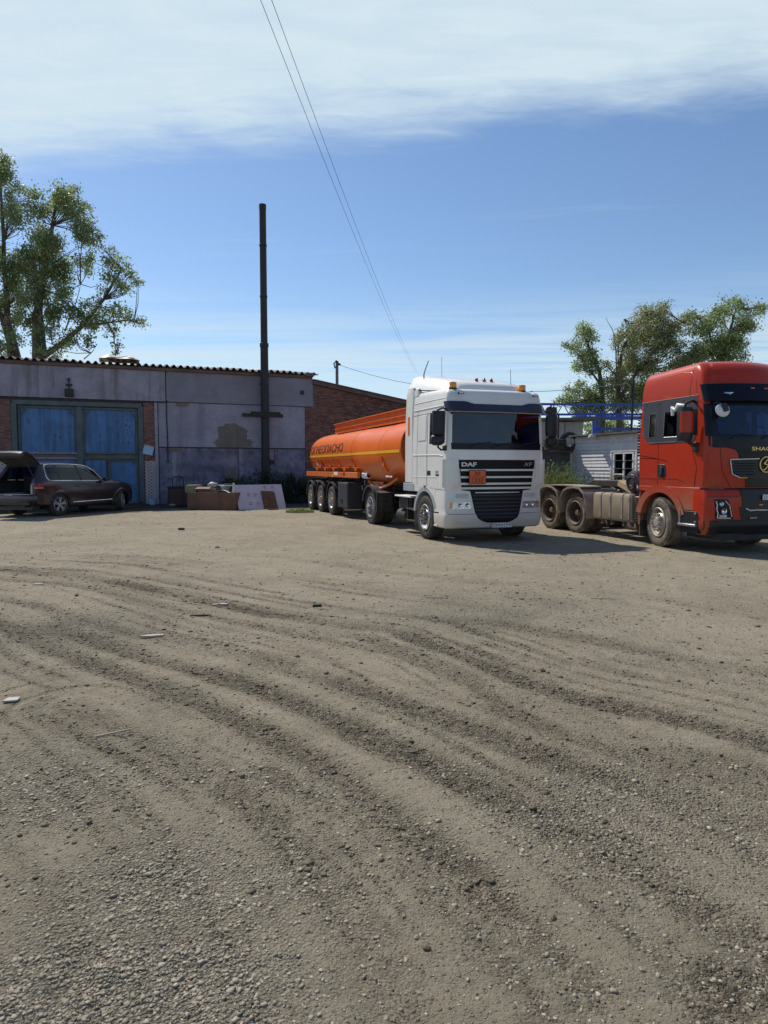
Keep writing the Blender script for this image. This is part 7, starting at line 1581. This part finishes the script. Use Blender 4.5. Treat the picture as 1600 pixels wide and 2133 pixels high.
MB().bar((.0, 0, .15), (.02, 0, .34), .06).build('hook', IRON, pb); MB().box((-.02, 0, -.55), (.14, .10, .45)).build('pendant_control', mat('dull_red', (.20, .03, .03), .6), pb, bevel=.02)
MB().tube([(-.02, 0, -.1), (-.02, 0, -.4)], .012, 5).build('cable', IRON, pb)
# posts, wires
WIRE = mat('wire', (.035, .035, .04), .7)
o = MB().tube([tuple(at(1164, 862, 33)), tuple(at(1161, 980, 33)), (at(1161, 980, 33).x, at(1161, 980, 33).y, 0)], .045, 7).build('thin_post', IRON, None, smooth=60); tag(o, 'thin dark post in front of the grey concrete hut', 'post')
pt = at(1320, 788, 31); pb_ = at(1315, 905, 31)
PO = thing('cable_post', 'dark leaning post with a coil of cable behind the red cab', 'post', (pb_.x, pb_.y, 0))
q0 = Vector((pb_.x, pb_.y, 0)); MB().tube([(0, 0, 0), tuple(pb_ - q0), tuple(pt - q0)], .055, 8).build('pole', IRON, PO, smooth=60)
for k in range(3):
    cc = at(1307, 812, 31) - q0; MB().tube([(cc.x + (.20 + .02 * k) * math.cos(a), cc.y + .03 * k, cc.z + (.36 + .02 * k) * math.sin(a)) for a in np.linspace(0, 6.283, 26, False)], .014, 5, closed=True).build('cable_coil', WIRE, PO, smooth=60)
up = at(702, 752, 46); UP = thing('utility_pole', 'grey utility pole with bracket rising behind the brick annex', 'pole', (up.x, up.y, 0))
MB().tube([(0, 0, 0), (0, 0, up.z)], [.13, .10], 10).build('pole', mat('grey_pole', (.14, .14, .15), .8, var=.2), UP, smooth=60)
MB().tube([(-.12, -.1, up.z - .5), (-.2, -.1, up.z - .2), (-.05, -.1, up.z + .02), (.15, -.1, up.z - .22)], .05, 6).box((.18, -.1, up.z - .25), (.16, .12, .12)).build('bracket', IRON, UP)
def wire(name, label, a, b, sag, r=.012, n=28):
    a, b = Vector(a), Vector(b); P = [a.lerp(b, t) - Vector((0, 0, sag * 4 * t * (1 - t))) for t in np.linspace(0, 1, n)]
    o = MB().tube(P, r, 5).build(name, WIRE, None, smooth=60); tag(o, label, 'wire', 'overhead wires'); return o
wire('overhead_wire', 'overhead wire sagging from the utility pole to the cable post', (up.x + .2, up.y - .1, up.z - .28), tuple(at(1319, 797, 31)), 1.0, .014)
for (xa, xb2, lab) in ((543, 863, 'left one of two wires crossing the sky over the yard'), (566, 866, 'right one of two wires crossing the sky over the yard')):
    p0, p1 = at(xa, 0, 8.6), at(xb2, 768, 44); d = p1 - p0; a = p0 - d * .5; b = p1 + d * .06
    m = MB(); P = []
    for t in np.linspace(-.5, 1.06, 60): P.append(p0 + d * t - Vector((0, 0, .35 * 4 * max(0, t) * max(0, 1 - t))))
    o = m.tube(P, .0038, 5).build('overhead_wire', WIRE, None, smooth=60); tag(o, lab, 'wire', 'overhead wires')
# rank grass between the trucks
tuft('tall_weeds', 'tall dry grass against the dark board fence behind the white truck', at(1150, 1000, 27.5), GRASSD, n=2600, rx=.95, ry=.6, h=1.75, w=.013, seed=11, lean=.35)
tuft('tall_weeds', 'tall green weeds at the corner of the clapboard shed', at(1188, 1000, 27.2), GRASS, n=2200, rx=.9, ry=.5, h=1.55, w=.014, seed=12, lean=.5)
tuft('tall_weeds', 'sparse weeds in front of the barred shed window', at(1272, 1000, 26.2), GRASSD, n=420, rx=1.0, ry=.6, h=1.9, w=.011, seed=13, lean=.3)
# small finds on the yard
LIGHTW = mat('bleached_wood', (.42, .37, .29), .8, var=.15); PAPER = mat('paper_scrap', (.40, .37, .32), .8, var=.1)
def find(name, label, cat, px, py, mb, m, rz=0, dz=.0, bev=0.0):
    p = gat(px, py); o = mb.build(name, m, None, loc=(p.x, p.y, gz(p.x, p.y) + dz), rot=(0, 0, rz), bevel=bev); tag(o, label, cat); return o
find('wood_splinter', 'bleached splinter of wood lying flat between the wheel tracks', 'wood', 314, 1326, MB().prism([(-.11, -.012), (.0, -.03), (.12, -.02), (.13, .015), (-.02, .03)], .02, ax=((1, 0, 0), (0, 1, 0), (0, 0, 1))), LIGHTW, .25, .008)
find('dark_plank', 'dark rotten plank end lying in a patch of black dirt', 'wood', 418, 1281, MB().box((0, 0, .01), (.24, .03, .02)), DARKWOOD, .12)
find('rubber_chunk', 'small black rubber block on the bare ground', 'rubber block', 378, 1105, MB().box((0, 0, .03), (.16, .08, .06)), RUBBER, .1, 0, .008)
find('paper_scrap', 'crumpled pale paper scrap by the left edge of the yard', 'paper', 24, 1461, MB().prism([(-.05, -.035), (.045, -.04), (.055, .03), (-.03, .04)], .012, ax=((1, 0, 0), (0, 1, 0), (0, 0, 1))), PAPER, .3, .006)
find('paper_scrap', 'small white scrap on the tracks at the left', 'paper', 80, 1219, MB().prism([(-.07, -.03), (.07, -.02), (.06, .03), (-.06, .03)], .01, ax=((1, 0, 0), (0, 1, 0), (0, 0, 1))), PAPER, .1, .006)
find('stick', 'thin grey stick lying on the gravel at lower left', 'stick', 236, 1534, MB().tube([(-.09, -.05, .012), (0, .0, .014), (.09, .07, .012)], .006, 6), LIGHTW)
find('stick', 'short straw on the pale ground in front of the red truck', 'stick', 1258, 1250, MB().tube([(-.16, .03, .01), (.16, -.03, .012)], .006, 5), LIGHTW)
find('stick', 'thin straw on the ground in front of the white truck', 'stick', 905, 1247, MB().tube([(-.12, .02, .01), (.12, -.02, .012)], .006, 5), LIGHTW)
find('bark_piece', 'curled dark piece of bark right of the middle tracks', 'bark', 660, 1263, MB().prism([(-.06, -.02), (.05, -.03), (.07, .02), (-.03, .03)], .03, ax=((1, 0, 0), (0, 1, 0), (0, 0, 1))), DARKWOOD, .4)
find('white_crumbs', 'pale broken crumbs of plaster on the tracks left of centre', 'rubble', 458, 1259, MB().box((-.06, 0, .012), (.07, .04, .024)).box((.05, .01, .012), (.08, .05, .024)).box((.0, .06, .01), (.04, .03, .02)), PAPER, .2)
STN = [
    (453, 1142, .065, 0, 'pale rock alone on the bare dirt, well in front of the white board'),
    (160, 1242, .035, 1, 'dark clod at the far left just below the small white scrap'),
    (620, 1370, .028, 1, 'dark stone left of centre in the middle of the yard'),
    (1130, 1400, .032, 1, 'dark stone on the tracks below the number plate of the white truck'),
    (1260, 1710, .019, 1, 'flat dark lump at lower right on the pale ground between tracks'),
    (742, 1876, .016, 0, 'largest pale flat stone near the bottom centre'),
    (868, 1950, .012, 0, 'small pale flat stone at bottom centre, right of the largest pale one'),
    (1336, 2020, .014, 0, 'pale rounded stone near the bottom edge at the right'),
    (42, 1738, .015, 1, 'dark lump close to the left edge of the foreground'),
    (888, 1972, .018, 1, 'dark angular lump at the bottom, below the small pale stone'),
    (1153, 1906, .017, 1, 'dark oval lump at lower right, left of the dark mossy patch'),
    (340, 1962, .014, 0, 'pale stone in the thick gravel at lower left'),
]
for sid, (px, py, s_, dk, lab) in enumerate(STN):
    p = gat(px, py); o = lump(s_, 40 + sid, (1, .75, .55), 1).build('stone', CLOD if dk else STONE, None, loc=(p.x, p.y, gz(p.x, p.y) + s_ * .25), rot=(0, 0, sid * 1.7)); tag(o, lab, 'stone', 'larger stones on the yard')
# leafy weeds among the grass between the trucks
for (px, Y, w_, h_, sd_, lab) in ((1148, 27.2, .9, 1.75, 51, 'leafy green weeds behind the white truck, against the dark fence'), (1185, 26.6, .7, 1.5, 52, 'leafy weeds left of the shed wall, behind the rear mudguard')):
    b_ = Vector((at(px, 1000, Y).x, Y, 0)); wt_ = thing('weed_bush', lab, 'weeds', tuple(b_)); r_ = random.Random(sd_); cl9 = []
    for k in range(34): cl9.append(((r_.uniform(-w_, w_), r_.uniform(-.35, .35), r_.uniform(.3, 1) ** .7 * h_), (.16, .14, .22), 1.0))
    V_, F_ = leaves(cl9, .11, 2.2, sd_, .22); o = bpy.data.objects.new('foliage', np_mesh('foliage', V_, F_, GRASS)); COL.objects.link(o); o.parent = wt_
    mb = MB()
    for c_, q_, z_ in cl9: mb.tube([(c_[0] * .8, c_[1], 0), tuple(c_)], [.012, .005], 4)
    mb.build('stems', GRASSD, wt_)
